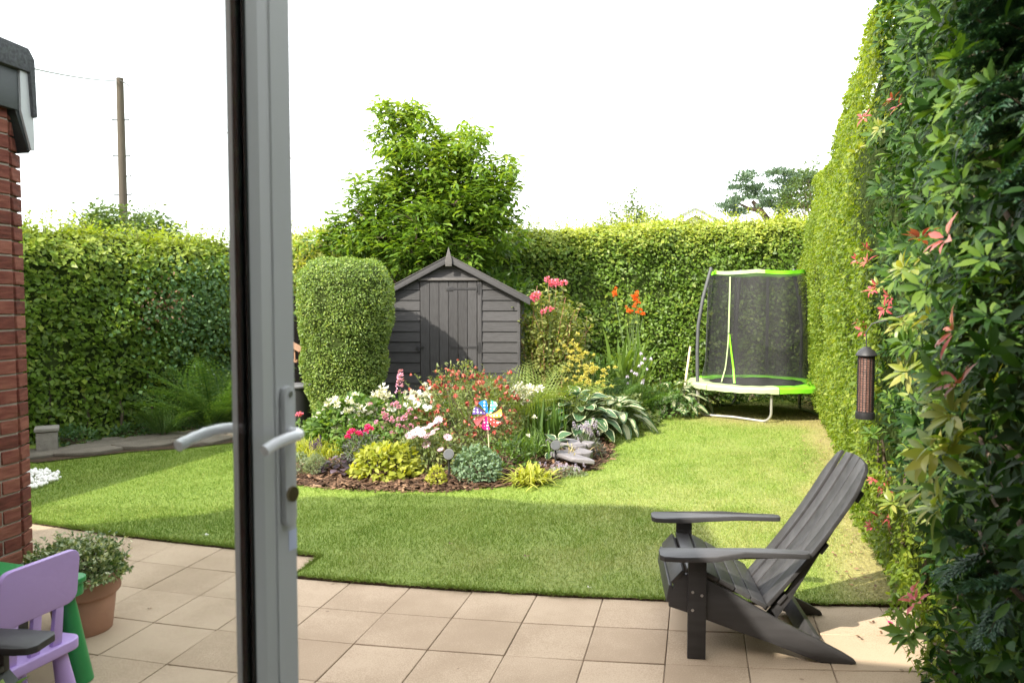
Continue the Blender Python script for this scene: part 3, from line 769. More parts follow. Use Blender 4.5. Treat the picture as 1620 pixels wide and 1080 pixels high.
# unseen block added beyond the left edge to shade the left lawn
blocker = thing('shade_block', 'low flat roofed block added out of view to shade the left lawn', 'shade_block', (-6.6, 3.6, 0))
m = MB(); dblock = Vector((0.30, 0.954, 0)); 
def gl_(a, b, z): return dblock * a + Vector((-0.954, 0.30, 0)) * b + Vector((0, 0, z))
m.prism([(-2.0, 0), (3.15, 0), (3.15, 4), (-2.0, 4)], lambda p, q_, t: gl_(p, q_, t), 0, 2.75); m.build('wall', 'brick_far', blocker)
m = MB(); m.prism([(-2.1, -.12), (3.25, -.12), (3.25, 4.1), (-2.1, 4.1)], lambda p, q_, t: gl_(p, q_, t), 2.753, 3.0); m.build('roof', 'felt_grey', blocker)

# ================================================================== GLAZED DOOR
LK = Vector((-0.372, 1.30, 0))              # lock edge of the inner face
PH = R(65)
dd = Vector((-math.cos(PH), -math.sin(PH), 0))      # from lock edge towards the hinge
nn = Vector((math.sin(PH), -math.cos(PH), 0))       # inner face normal
Z0, Z1, WD, TH = 0.44, 2.52, 0.82, 0.068
door = thing('glazed_door', 'white framed glass door standing open at the left with lever handles', 'door', LK + dd * WD + Vector((0, 0, Z0)))
def dl(s, t, z): return LK + dd * s - nn * t + Vector((0, 0, z)) - door.location    # s from lock edge, t depth from inner face
def profile_bar(pr, s0, s1, z0, z1, vertical, flip=False):
    m = MB()
    if vertical: m.prism(pr, lambda p, q_, t: dl((WD - p) if flip else p, q_, t), z0, z1)
    else: m.prism(pr, lambda p, q_, t: dl(t, q_, (z1 - p) if flip else (z0 + p)), s0, s1)
    return m
PR = [(0, 0.004), (0.004, 0), (0.050, 0), (0.0505, 0.003), (0.054, 0.003), (0.070, 0.008), (0.084, 0.018), (0.084, 0.022), (0.072, 0.022), (0.072, 0.043), (0.078, 0.043), (0.078, TH), (0, TH)]
profile_bar(PR, 0, 0, Z0, Z1, True).build('stile', 'white_upvc', door)
profile_bar(PR, 0, 0, Z0, Z1, True, True).build('stile', 'white_upvc', door)
profile_bar(PR, 0.0725, WD - 0.0725, Z0, Z1, False).build('bottom_rail', 'white_upvc', door)
profile_bar(PR, 0.0725, WD - 0.0725, Z0, Z1, False, True).build('top_rail', 'white_upvc', door)
m = MB(); m.frame(dl(0.075, 0.0225, Z0 + 0.075), dd * (WD - 0.150), -nn * 0.004, (0, 0, Z1 - Z0 - 0.150)); m.build('glass_pane', 'window_glass', door)
m = MB(); m.frame(dl(0.075, 0.0385, Z0 + 0.075), dd * (WD - 0.150), -nn * 0.004, (0, 0, Z1 - Z0 - 0.150)); m.build('glass_pane', 'window_glass', door)
m = MB(); m.frame(dl(0.0745, 0.027, Z0 + 0.08), dd * 0.022, -nn * 0.0110, (0, 0, Z1 - Z0 - 0.16)); m.build('spacer_bar', 'black_rubber', door)
m = MB(); m.frame(dl(WD - 0.097, 0.027, Z0 + 0.08), dd * 0.022, -nn * 0.0110, (0, 0, Z1 - Z0 - 0.16)); m.build('spacer_bar', 'black_rubber', door)
m = MB(); m.frame(dl(0.0843, 0.0185, Z0 + 0.0843), dd * 0.006, -nn * 0.0035, (0, 0, Z1 - Z0 - 0.169)); m.build('gasket', 'black_rubber', door)
m = MB(); m.frame(dl(0.0783, 0.043, Z0 + 0.0783), dd * 0.003, -nn * 0.004, (0, 0, Z1 - Z0 - 0.157)); m.build('gasket', 'black_rubber', door)
HZd = 1.455
HL = 1.482
for side in (0, 1):
    inner = side == 0
    t0 = 0 if inner else TH
    sg = -1 if inner else 1                 # away from the leaf
    hroot = MB()
    w2, z0, z1 = 0.0135, HZd - 0.135, HZd + 0.105
    pts = [(-w2, z0 + w2), (-w2 * .7, z0 + w2 * .3), (0, z0), (w2 * .7, z0 + w2 * .3), (w2, z0 + w2), (w2, z1 - w2), (w2 * .7, z1 - w2 * .3), (0, z1), (-w2 * .7, z1 - w2 * .3), (-w2, z1 - w2)]
    hroot.prism(pts, lambda p, q_, t: dl(0.029 + p, t, q_), t0 + sg * 0.0005, t0 + sg * 0.013)
    ho = hroot.build('handle', 'white_upvc', door, bevel=0.003)
    lev = MB()
    path_ = []
    for k in range(7):
        a = k / 6 * math.pi / 2
        path_.append(dl(0.029 + 0.030 * (1 - math.cos(a)), t0 + sg * (0.013 + 0.034 * math.sin(a)), HL))
    path_ = [dl(0.029, t0 + sg * 0.012, HL)] + path_
    for k in range(1, 9):
        path_.append(dl(0.059 + (0.0082 if inner else 0.0115) * k, t0 + sg * (0.047 - 0.00005 * k * k), HL - (0.0002 * k * k)))
    rad = [0.0092] * len(path_)
    if not inner:
        for k in range(5): rad[-2 - k] = 0.0086 if k % 2 else 0.0098
    lev.tube(path_, rad, 14); lev.build('lever', 'handle_white', ho, smooth=True)
    sc_ = MB(); e = dl(0.029, t0 + sg * 0.0125, z1 - 0.014); ax = (-nn if sg > 0 else nn)
    sc_.tube([e, e + ax * 0.002], 0.005, 10); sc_.build('screw', 'screw_steel', ho)
    if inner:
        m = MB(); e = dl(0.029, -0.012, HZd - 0.078); m.tube([e, e + nn * 0.006], 0.013, 16); m.build('cylinder_lock', 'brass', ho, smooth=True)
m = MB(); m.frame(dl(0.004, -0.0006, HZd - 0.18), dd * 0.02, nn * 0.0004, (0, 0, 0.035)); m.build('sticker', 'sticker_blue', door)

# ================================================================== HEDGES
def poly_sample(pts, n, z0, tops, rnd=0.35, amp=0.08, depth=0.10, seed=0, dens_pow=1.0):
    """points on the front of a hedge that follows a polyline; front is to the left of travel if flip"""
    pts = np.array(pts, float); seg = pts[1:] - pts[:-1]; ln = np.hypot(seg[:, 0], seg[:, 1]); cum = np.concatenate([[0], np.cumsum(ln)])
    u = rng.uniform(0, cum[-1], n)
    i = np.clip(np.searchsorted(cum, u, side='right') - 1, 0, len(ln) - 1); f = (u - cum[i]) / ln[i]
    base = pts[i] + seg[i] * f[:, None]
    d = seg / ln[:, None]
    # smooth direction
    dv = np.array([d[0]] + [nrm(d[k] + d[k + 1]) for k in range(len(d) - 1)] + [d[-1]])
    dirs = nrm(dv[i] * (1 - f[:, None]) + dv[i + 1] * f[:, None])
    top = np.interp(u, cum, tops)
    return u, base, dirs, top
def hedge(name, label, pts, tops, side, mat, n_front, n_top, L, asp, thick, amp=0.10, rnd=0.35, z0=0.03, taper=0.0, shoots=0, seed=0, young=0.45, group=None, lean=0.0, cat='hedge', bulge=0.0, tint0=0.38, stems=True, zcut=None):
    pts3 = [(p[0], p[1]) for p in pts]
    root = thing(name, label, cat, (pts3[0][0], pts3[0][1], 0), 0, group)
    org = np.array([pts3[0][0], pts3[0][1], 0])
    # front
    u, base, dr, top = poly_sample(pts3, n_front, z0, tops, seed=seed)
    nx = np.stack([dr[:, 1], -dr[:, 0], np.zeros(len(dr))], 1) * side
    zz = rng.uniform(0, 1, n_front)
    xt = rng.uniform(size=n_front) < 0.2
    zz = np.where(xt, 1 - rnd / np.mean(tops) * (1 - np.sin(rng.uniform(0, 1.57, n_front))), zz)
    top = top + 0.10 * lump(np.stack([u, u * 0, u * 0], 1), 1.3, seed)
    z = z0 + (top - z0) * zz
    B = np.stack([base[:, 0], base[:, 1], z], 1)
    q = np.clip((z - (top - rnd)) / rnd, 0, 1)
    off = -rnd * (1 - np.sqrt(1 - q ** 2 * 0.98)) - taper * (z / top) + amp * lump(B, 1.4, seed) + 0.5 * amp * lump(B, 4.2, seed + 1)
    off += bulge * np.sin(np.pi * np.clip(z / top, 0, 1))
    off -= 0.10 * np.clip((0.35 - z) / 0.35, 0, 1)
    dep = rng.exponential(0.035, n_front)
    P1 = B + nx * (off - dep)[:, None]
    N1 = nrm(nx + np.stack([q * 0, q * 0, 0.15 + q * 1.4], 1) + 0.25 * nx * 0)
    # top
    u2, base2, dr2, top2 = poly_sample(pts3, n_top, z0, tops, seed=seed)
    nx2 = np.stack([dr2[:, 1], -dr2[:, 0], np.zeros(len(dr2))], 1) * side
    tv = rng.uniform(0, 1, n_top)
    top2 = top2 + 0.10 * lump(np.stack([u2, u2 * 0, u2 * 0], 1), 1.3, seed)
    B2 = np.stack([base2[:, 0], base2[:, 1], top2], 1) - nx2 * (rnd * 0.8 + taper + tv * thick)[:, None]
    zt = 0.07 * lump(B2, 2.4, seed + 2) + rng.exponential(0.05, n_top) - 0.03
    P2 = B2 + np.stack([zt * 0, zt * 0, zt], 1)
    N2 = np.tile([0, 0, 1.0], (n_top, 1))
    P = np.concatenate([P1, P2]); N0 = np.concatenate([N1, N2])
    k = np.ones(len(P), bool)
    if zcut is not None: k = zcut(P)
    k = k & ~((lump(P, 2.6, seed + 5) < -.45) & (rng.uniform(size=len(P)) < .55))
    P, N0 = P[k], N0[k]
    n = len(P)
    N = nrm(N0 + 0.75 * rdir(n) + np.array([0, 0, 0.35]))
    D = nrm(rdir(n) + 0.55 * N0 + np.array([0, 0, -0.15]))
    D = nrm(D - N * (D * N).sum(1, keepdims=True) * 0.7)
    Ls = L * np.clip(rng.lognormal(-.05, .28, n), .5, 1.7)
    topz = np.concatenate([top, top2])[k]
    ya = np.clip((P[:, 2] - (topz - 0.75)) / 0.75, 0, 1)
    tint = tint0 + 0.16 * rng.normal(size=n) + 0.12 * lump(P, 1.7, seed + 3) + young * ya ** 1.3
    fo = leaves('foliage', P - org, D, N, Ls, Ls * asp, tint, mat, root)
    if shoots:
        u3, b3, d3, t3 = poly_sample(pts3, shoots, z0, tops)
        n3 = np.stack([d3[:, 1], -d3[:, 0], np.zeros(shoots)], 1) * side
        t3 = t3 + 0.10 * lump(np.stack([u3, u3 * 0, u3 * 0], 1), 1.3, seed)
        B3 = np.stack([b3[:, 0], b3[:, 1], t3], 1) - n3 * (rnd * .5 + taper + rng.uniform(0, 1, shoots) * min(thick, .8))[:, None]
        LP, LD, LN, LL = [], [], [], []
        m = MB()
        for b in B3:
            if zcut is not None and not zcut(b[None])[0]: continue
            h = random.uniform(.08, .34); ax = Vector((random.gauss(0, .22), random.gauss(0, .22), 1)).normalized()
            if h > 0.2: m.tube([Vector(b) - Vector(org), Vector(b) - Vector(org) + ax * h], [.004, .0015], 3, caps=False)
            for t in np.arange(.02, h, L * 0.55):
                LP.append(b + np.array(ax) * t); a = random.uniform(0, 6.28)
                LD.append((math.cos(a) * .9, math.sin(a) * .9, .7)); LN.append((-math.cos(a) * .5, -math.sin(a) * .5, 1)); LL.append(L * random.uniform(.55, 1.05))
        if m.v: stuff(m.build('shoot', 'twig', root))
        LL = np.array(LL); leaves('shoot_leaf', np.array(LP) - org, LD, LN, LL, LL * asp, 0.62 + 0.2 * rng.normal(size=len(LL)) + 0.2 * (young > 0.3), mat, root)
    # solid core behind the leaves, coloured dark as the shade within
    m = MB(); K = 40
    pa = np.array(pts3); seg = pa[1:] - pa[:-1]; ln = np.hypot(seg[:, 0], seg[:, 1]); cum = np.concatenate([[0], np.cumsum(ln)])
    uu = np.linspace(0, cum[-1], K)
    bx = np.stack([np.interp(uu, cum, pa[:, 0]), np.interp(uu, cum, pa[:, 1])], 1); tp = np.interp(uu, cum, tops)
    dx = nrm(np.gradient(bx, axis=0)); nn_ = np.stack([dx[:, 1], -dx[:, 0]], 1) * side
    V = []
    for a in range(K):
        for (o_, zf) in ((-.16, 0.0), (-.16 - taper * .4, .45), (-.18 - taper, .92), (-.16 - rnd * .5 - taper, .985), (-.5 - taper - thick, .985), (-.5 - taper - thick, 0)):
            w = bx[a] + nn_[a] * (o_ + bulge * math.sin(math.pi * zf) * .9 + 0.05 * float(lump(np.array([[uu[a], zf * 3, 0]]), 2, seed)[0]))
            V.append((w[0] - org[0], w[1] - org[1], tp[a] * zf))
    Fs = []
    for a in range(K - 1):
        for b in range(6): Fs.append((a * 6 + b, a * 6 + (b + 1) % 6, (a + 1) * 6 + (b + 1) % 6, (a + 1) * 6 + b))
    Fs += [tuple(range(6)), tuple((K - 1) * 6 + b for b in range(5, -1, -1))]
    m.add(V, Fs); m.build('shade_core', 'inner_shade', root)
    if stems:
        m = MB()
        for a in range(0, K, 2):
            w = bx[a] - nn_[a] * 0.10 - org[:2]
            m.tube([(w[0], w[1], 0), (w[0] + random.uniform(-.05, .05), w[1], .3), (w[0] + random.uniform(-.1, .1), w[1], .8)], [.025, .018, .01], 5, caps=False)
        stuff(m.build('stem', 'twig', root))
    return root

HEDGE_B = [(-4.4, 12.6), (-2.2, 12.95), (1.0, 13.1), (3.4, 13.25), (6.2, 13.4)]
hedge('beech_hedge', 'tall clipped beech hedge across the back behind shed and trampoline, pale new growth on top', HEDGE_B, [2.75, 2.85, 3.0, 3.08, 3.25], 1, 'beech',
      46000, 9000, 0.064, 0.64, 0.9, amp=0.14, rnd=0.45, seed=11, young=0.55, shoots=420, tint0=0.40)
hedge('laurel_hedge', 'shaded green hedge along the left side of the garden behind the stone path', HEDGE_L, [2.62, 2.58, 2.55, 2.5, 2.45], 1, 'laurel_left',
      30000, 6000, 0.070, 0.58, 0.8, amp=0.13, rnd=0.4, seed=21, young=0.5, shoots=240, tint0=0.42)
# right: privet, cut to leave the near upper part to the pieris
def privet_cut(P):
    y, z = P[:, 1], P[:, 2]
    return (y > 4.75 + 0.35 * np.sin(z * 3.1) - 0.25 * np.clip(1.2 - z, 0, 1)) | ((z < 0.62 + 0.36 * (y - 3.2) + 0.12 * np.sin(y * 9)) & (y > 2.85))
HEDGE_RV = [(1.62, 2.85)] + HEDGE_R[2:]
hedge('privet_hedge', 'tall sunlit small leaved privet hedge running down the right side', HEDGE_RV, [3.5, 3.6, 3.65, 3.75, 3.8, 3.7, 3.5], -1, 'privet',
      115000, 9000, 0.034, 0.55, 0.9, amp=0.12, rnd=0.22, seed=31, young=0.12, shoots=160, tint0=0.5, zcut=privet_cut, taper=-0.04, bulge=.16)

lh = bpy.data.objects['laurel_hedge']
n = 150; P = np.array(at(252, 482, 9.85) - lh.location)[None] + rng.normal(size=(n, 3)) * [.16, .16, .14] + np.array([.71, -.71, 0]) * .10
leafmat('dry_leaf', [(0, (.07, .035, .02)), (.5, (.17, .09, .05)), (1, (.33, .2, .12))], trans=.1)
leaves('dead_foliage', P, nrm(rdir(n) + [0, 0, -.8]), nrm(rdir(n) * .6 + [.7, -.7, .3]), rng.uniform(.03, .07, n), rng.uniform(.02, .035, n), rng.uniform(0, .8, n), 'dry_leaf', lh)

# ivy patch grown over the left hedge
root = thing('ivy', 'patch of bluish green ivy climbing over the left hedge near the door', 'ivy', (-4.15, 10.1, 0))
n = 1500
uu = rng.normal(size=n) * 0.42; z = 1.55 + rng.normal(size=n) * 0.42
d = np.array([0.70, 0.714]); P = np.stack([-0.05 + d[0] * uu + 0.14 * 0.71, 0.0 + d[1] * uu - 0.14 * 0.71, z], 1) + rng.normal(size=(n, 3)) * 0.035
P = P[(P[:, 2] > .4) & (P[:, 2] < 2.35)]; n = len(P)
N = nrm(np.tile([0.71, -0.71, 0.35], (n, 1)) + 0.6 * rdir(n)); D = nrm(rdir(n) + [0, 0, -.8])
leaves('foliage', P, D, N, rng.uniform(.04, .07, n), rng.uniform(.035, .06, n), 0.5 + .25 * rng.normal(size=n), 'ivy', root)
m = MB()
for k in range(0): m.tube([(-.1 + .1 * k - .3, -.05 + .1 * k - .3, .05), (-.05 + .08 * k - .25, .08 * k - .3, 1.0), (.05 * k - .2, .05 * k - .2, 1.9)], [.012, .009, .005], 5)

# ------------------------------------------------------------------ topiary drum
def lathe_leaves(prof, n, amp=0.03, seed=0):
    """points and normals spread over a turned outline [(r, z) ...]"""
    pr = np.array(prof, float); sg = pr[1:] - pr[:-1]; area = np.hypot(sg[:, 0], sg[:, 1]) * (pr[1:, 0] + pr[:-1, 0]) / 2
    i = rng.choice(len(area), n, p=area / area.sum()); f = rng.uniform(size=n)
    r = pr[i, 0] + sg[i, 0] * f; z = pr[i, 1] + sg[i, 1] * f; a = rng.uniform(0, 6.28, n)
    nr, nz = sg[i, 1], -sg[i, 0]; l = np.hypot(nr, nz)
    P = np.stack([r * np.cos(a), r * np.sin(a), z], 1); N = np.stack([nr / l * np.cos(a), nr / l * np.sin(a), nz / l], 1)
    P = P + N * (amp * lump(P, 2.5, seed) + 0.6 * amp * lump(P, 6, seed + 1))[:, None]
    return P, N
tp = at(542, 640, 9.05)
root = thing('topiary_bush', 'dense round topped bush clipped into a drum left of the shed', 'bush', (tp.x + .04, 9.05, 0.06))
prof = [(0.28, 0.02), (0.36, 0.25), (0.45, 0.7), (0.52, 1.2), (0.55, 1.6), (0.55, 1.88), (0.51, 2.02), (0.42, 2.11), (0.25, 2.16), (0.0, 2.17)]
P, N0 = lathe_leaves(prof, 34000, 0.055, 5); n = len(P)
P = P - N0 * rng.exponential(0.018, (n, 1))
N = nrm(N0 + .7 * rdir(n) + [0, 0, .3]); D = nrm(rdir(n) + .6 * N0)
L = rng.uniform(.018, .036, n)
bare = (lump(P, 2.2, 9) > 0.62) | ((P[:, 2] < 0.35) & (rng.uniform(size=n) < .5))
k = ~bare | (rng.uniform(size=n) < .45)
leaves('foliage', P[k], D[k], N[k], L[k], L[k] * .62, (.45 + .2 * rng.normal(size=n) + .12 * lump(P, 3, 3))[k], 'topiary', root)
m = MB(); m.lathe([(max(0, r - 0.05), z * 0.985) for r, z in prof], 24); m.build('shade_core', 'inner_shade', root, smooth=True)  # closed core in the colour of the shade inside the bush
m = MB(); m.tube([(0, 0, -.05), (.02, 0, .3)], [.05, .04], 8); m.build('stem', 'bark', root)

# ================================================================== TREES
def limb(m, p, d, L, r, lev, tips, spread=0.75, kids=4, up=0.25):
    p = Vector(p); d = Vector(d).normalized()
    pts, rr = [p], [r]
    for k in range(4):
        d = (d + Vector((random.gauss(0, .13), random.gauss(0, .13), random.gauss(0, .08) + up * .14))).normalized()
        p = p + d * (L / 4); pts.append(p); rr.append(r * (1 - .55 * (k + 1) / 4))
    m.tube(pts, rr, 6 if lev > 1 else 4, caps=False)
    if lev == 0:
        tips += [(pts[2], d), (pts[3], d), (pts[4], d)]; return
    for k in range(kids):
        t = random.randint(2, 4)
        a = random.uniform(0, 6.28); o = d.orthogonal().normalized(); o.rotate(Matrix.Rotation(a, 3, d))
        nd = (d + o * random.uniform(spread * .6, spread * 1.3) + Vector((0, 0, up * .4))).normalized()
        limb(m, pts[t], nd, L * random.uniform(.55, .8), rr[t] * .65, lev - 1, tips, spread, kids, up)
    if lev > 0: limb(m, pts[4], d, L * .7, rr[4] * .9, lev - 1, tips, spread, kids, up)

def whorls(tips, per, L, asp, droop=.5, spread=.10):
    """bunches of leaves at twig tips"""
    P, D, N = [], [], []
    for p, d in tips:
        for k in range(per):
            a = random.uniform(0, 6.28); e = random.uniform(-.2, .8)
            dv = Vector((math.cos(a), math.sin(a), e * .6 - droop)) + d * .5
            P.append(Vector(p) + Vector((random.gauss(0, spread), random.gauss(0, spread), random.gauss(0, spread)))); D.append(dv); N.append((random.gauss(0, .4), random.gauss(0, .4), 1))
    return np.array(P), np.array(D), np.array(N)

# cherry-like tree behind the shed
TY = 12.1
tb = at(690, 600, TY)
root = thing('broadleaf_tree', 'bushy bright green tree with drooping long leaves rising behind the shed', 'tree', (tb.x, TY, 0))
m = MB(); tips = []
random.seed(21)
m.tube([(0, 0, 0), (.03, 0, .6), (0, .05, 1.5), (.05, .05, 2.1)], [.13, .11, .10, .085], 8)
for (px, py, dy, r) in ((612, 172, 0, .040), (655, 178, .2, .040), (600, 225, .1, .035), (690, 212, -.2, .045), (735, 240, 0, .045), (765, 290, .2, .04), (805, 275, .1, .035), (560, 330, -.3, .045), (600, 290, .1, .05), (530, 350, 0, .04), (780, 340, -.4, .045),
                        (660, 330, -.7, .045), (720, 320, -.6, .045), (600, 370, -.6, .04), (690, 370, -.9, .04), (760, 380, -.7, .04), (640, 390, -.8, .04), (690, 280, .4, .05), (810, 350, .3, .03), (500, 390, .2, .03)):
    e = at(px, py, TY + dy) - root.location
    s0 = Vector((.02, .05, random.uniform(1.2, 2.1)))
    mid = s0.lerp(e, .5) + Vector((random.gauss(0, .08), random.gauss(0, .08), .18))
    pts = [s0, s0.lerp(mid, .6) + Vector((0, 0, .05)), mid, mid.lerp(e, .6) + Vector((0, 0, .05)), e]
    m.tube(pts, [r, r * .8, r * .62, r * .4, r * .16], 6, caps=False)
    for q_ in range(4): tips.append((pts[4] + Vector((random.gauss(0, .10), random.gauss(0, .1), random.gauss(0, .08))), (e - s0).normalized()))
    for k in range(10):
        t = random.uniform(.35, 1); b = mid.lerp(e, (t - .5) * 2) if t > .5 else s0.lerp(mid, t * 2)
        dv = Vector((random.gauss(0, 1), random.gauss(0, 1), random.gauss(.1, .5))).normalized(); ln_ = random.uniform(.2, .55) * (1.15 - t * .5)
        m.tube([b, b + dv * ln_ * .5 + Vector((0, 0, .04)), b + dv * ln_], [.012, .008, .003], 4, caps=False)
        for f in (.45, .7, .9, 1.0): tips.append((b + dv * ln_ * f, dv))
m.build('branch', 'bark', root)
for (px, py, rx, ry, k_) in ((670, 330, 95, 58, 220), (610, 345, 60, 38, 85), (740, 330, 58, 44, 110), (560, 375, 40, 28, 60), (680, 265, 58, 36, 110), (625, 230, 34, 26, 40), (770, 300, 35, 30, 40), (690, 395, 100, 26, 80), (795, 370, 35, 30, 40), (735, 225, 32, 18, 36), (612, 185, 16, 16, 20), (655, 190, 18, 14, 20), (806, 272, 16, 10, 12), (660, 225, 40, 24, 50), (705, 245, 34, 24, 50), (600, 300, 50, 34, 80), (760, 270, 30, 22, 40), (775, 320, 45, 40, 90), (720, 290, 60, 40, 60), (605, 168, 9, 7, 8), (642, 172, 9, 7, 8), (662, 176, 8, 6, 7), (735, 203, 9, 7, 8), (768, 214, 9, 7, 8), (808, 258, 9, 7, 8)):
    for _ in range(k_):
        a_ = random.uniform(0, 6.28); q1 = math.sqrt(random.random()); tips.append((at(px + rx * q1 * math.cos(a_), py + ry * q1 * math.sin(a_), TY + random.uniform(-.95, .6) * (1.15 - q1)) - root.location, Vector((math.cos(a_), -.3, -math.sin(a_) * .5)).normalized()))
P, D, N = whorls(tips, 11, .15, .3, .45, .07)
L = rng.uniform(.095, .185, len(P))
hi = (P[:, 2] - 2.0) / 2.6
leaves('crown', P, D, N, L, L * rng.uniform(.26, .36, len(P)), .32 + .30 * np.clip(hi, 0, 1) + .17 * rng.normal(size=len(P)) + .08 * lump(P, 2, 3), 'cherry', root, 'long')

# laurel-like dark undergrowth between tree, shed and hedge
def mound(rx, ry, h, n, L, asp, seed=0, amp=.08, base=.0, low=.25):
    """leaf positions over and inside a dome"""
    d = nrm(rng.normal(size=(n, 3))); d[:, 2] = np.abs(d[:, 2]) * 1.0 - low * rng.uniform(size=n) * (rng.uniform(size=n) < .4)
    d = nrm(d)
    r = 1 - rng.exponential(.10, n); r = np.clip(r, .3, 1.1) * (1 + amp * lump(d * 2, 1.3, seed))
    P = d * r[:, None] * [rx, ry, h]; P[:, 2] = np.maximum(P[:, 2], .02) + base
    N0 = nrm(d / [rx, ry, h]); N = nrm(N0 + .7 * rdir(n) + [0, 0, .4]); D = nrm(N0 + .9 * rdir(n))
    Ls = L * rng.uniform(.65, 1.3, n)
    return P, D, N, Ls, Ls * asp
def stems_to(m, tops, r=.003, base=(0, 0, 0), spread=.06, n=4):
    for t in tops:
        b = Vector((random.gauss(base[0], spread), random.gauss(base[1], spread), base[2])); t = Vector(t)
        mid = b.lerp(t, .55) + Vector((random.gauss(0, .02), random.gauss(0, .02), .03))
        m.tube([b, mid, t], [r * 1.3, r, r * .7], n, caps=False)

def bush(name, label, cat, loc, rx, ry, h, n, L, asp, mat, tint0=.45, tmpl='leaf', seed=0, nst=14, group=None, amp=.12, stem_mat='twig', core=True, low=.25):
    root = thing(name, label, cat, loc, 0, group)
    P, D, N, Ls, Ws = mound(rx, ry, h, n, L, asp, seed, amp, low=low)
    leaves('foliage', P, D, N, Ls, Ws, tint0 + .2 * rng.normal(size=n) + .1 * lump(P, 4, seed), mat, root, tmpl)
    m = MB(); k = rng.choice(n, nst)
    stems_to(m, P[k] * .92, .004, (0, 0, -.01), min(rx, ry) * .25); m.build('stem', stem_mat, root)
    return root
p = at(560, 400, 12.5)
bush('golden_shrub', 'pale golden loose shrub left of the tall tree above the hedge', 'shrub', (at(515, 400, 12.4).x, 12.4, 1.2), .72, .45, 1.75, 2300, .075, .5, 'golden', .45, amp=.3)
bush('laurel_shrub', 'dark glossy laurel shrub pressed against the back of the shed roof', 'shrub', (at(755, 400, 12.3).x, 12.3, .9), 1.0, .55, 1.55, 2600, .13, .36, 'cherry', .18, 'long', amp=.25)

def loose_tree(name, label, px, pytop, pyb, Y, wpx, n, L, mat, seed, lev=2, kids=4, asp=.5, per=7, spread=.12, trunk_r=.1, group=None, upk=.3, tint0=.45):
    random.seed(seed)
    zt = at(px, pytop, Y).z; zb = at(px, pyb, Y).z; wd = wpx * Y / F / 2
    root = thing(name, label, 'tree', (at(px, 400, Y).x, Y, 0), 0, group)
    m = MB(); tips = []
    h0 = max(.8, zb * .75)
    m.tube([(0, 0, 0), (.05, 0, h0 * .5), (0, 0, h0)], [trunk_r * 1.2, trunk_r, trunk_r * .8], 7)
    for k in range(n):
        a = random.uniform(0, 6.28); rr = wd * math.sqrt(random.uniform(0.02, 1)); z = zb + (zt - zb) * (1 - (rr / wd) ** 1.6) * random.uniform(.25, 1)
        e = Vector((rr * math.cos(a), rr * math.sin(a) * .8, z)); s0 = Vector((0, 0, h0 * random.uniform(.7, 1)))
        mid = s0.lerp(e, .55) + Vector((0, 0, -.1 * rr))
        m.tube([s0, mid, e], [trunk_r * .4, trunk_r * .22, .006], 4, caps=False)
        for q_ in range(6):
            tips.append((e + Vector((random.gauss(0, .09), random.gauss(0, .09), random.gauss(0, .07))) * wd, (e - mid).normalized()))
    m.build('branch', 'bark', root)
    P, D, N = whorls(tips, per, L, asp, .2, spread)
    Ls = rng.uniform(.6, 1.3, len(P)) * L
    leaves('crown', P, D, N, Ls, Ls * asp, tint0 + .2 * rng.normal(size=len(P)), mat, root)
    return root
loose_tree('garden_tree', 'loose grey green tree crown beyond the left hedge behind the telegraph pole', 200, 312, 395, 24, 185, 120, .17, 'far_leaf', 5, spread=.16, per=10)
loose_tree('birch_tree', 'thin pale upright treetop showing above the back hedge right of centre', 1003, 288, 365, 20, 42, 26, .10, 'far_leaf', 6, spread=.10, tint0=.6)
loose_tree('hazel_tree', 'low pale treetop just above the back hedge between shed tree and thin upright treetop', 962, 322, 372, 19, 50, 16, .10, 'far_leaf', 8, spread=.10, tint0=.65)
loose_tree('willow_tree', 'small pale treetop above the back hedge left of the far roof', 1038, 318, 372, 21, 30, 12, .10, 'far_leaf', 9, spread=.10, tint0=.65)
loose_tree('grey_tree', 'thin leaved grey green tree between the pine and the tall right hedge', 1295, 245, 335, 36, 130, 110, .17, 'far_leaf', 10, spread=.25, per=7, tint0=.35)

# Scots pine far right
PY = 38
root = thing('pine_tree', 'spreading dark pine tree with clumped crown beyond the back hedge on the right', 'tree', (at(1225, 400, PY).x, PY, 0))
m = MB(); random.seed(4)
o0 = root.location
def pp(u, v, dy=0): return at(u, v, PY + dy) - o0
m.tube([(0, 0, 0), pp(1228, 400), pp(1222, 360), pp(1205, 335), pp(1190, 318)], [.32, .28, .22, .16, .10], 8)
m.tube([pp(1222, 360), pp(1240, 330), pp(1250, 300), pp(1262, 280)], [.2, .15, .1, .05], 6)
m.tube([pp(1205, 335), pp(1185, 330), pp(1165, 320)], [.12, .08, .04], 6)
m.build('branch', 'bark', root)
P, D, N = [], [], []
for (px, py, rx, rz) in ((1178, 285, 24, 12), (1170, 300, 28, 12), (1192, 296, 22, 11), (1160, 318, 26, 9), (1150, 330, 18, 8), (1198, 312, 20, 9), (1228, 272, 22, 10), (1245, 282, 30, 13), (1262, 292, 30, 14), (1232, 292, 26, 11), (1255, 310, 34, 14), (1225, 312, 26, 12),
                         (1276, 284, 24, 12), (1285, 304, 28, 15), (1240, 328, 36, 12), (1275, 325, 30, 13), (1210, 328, 18, 8), (1295, 285, 24, 14), (1165, 338, 14, 8)):
    for q_ in range(9):
        c = pp(px + random.gauss(0, rx * .42), py + random.gauss(0, rz * .42), random.gauss(0, 1.0)); s_ = random.uniform(.28, .5)
        n = 44; d = nrm(rng.normal(size=(n, 3))); d[:, 2] = np.abs(d[:, 2]) * .8
        P.append(np.array(c) + d * rng.uniform(.2, 1, (n, 1)) * [s_, s_, s_ * .5]); D.append(d + [0, 0, .4]); N.append(rdir(n))
P, D, N = map(np.concatenate, (P, D, N)); n = len(P)
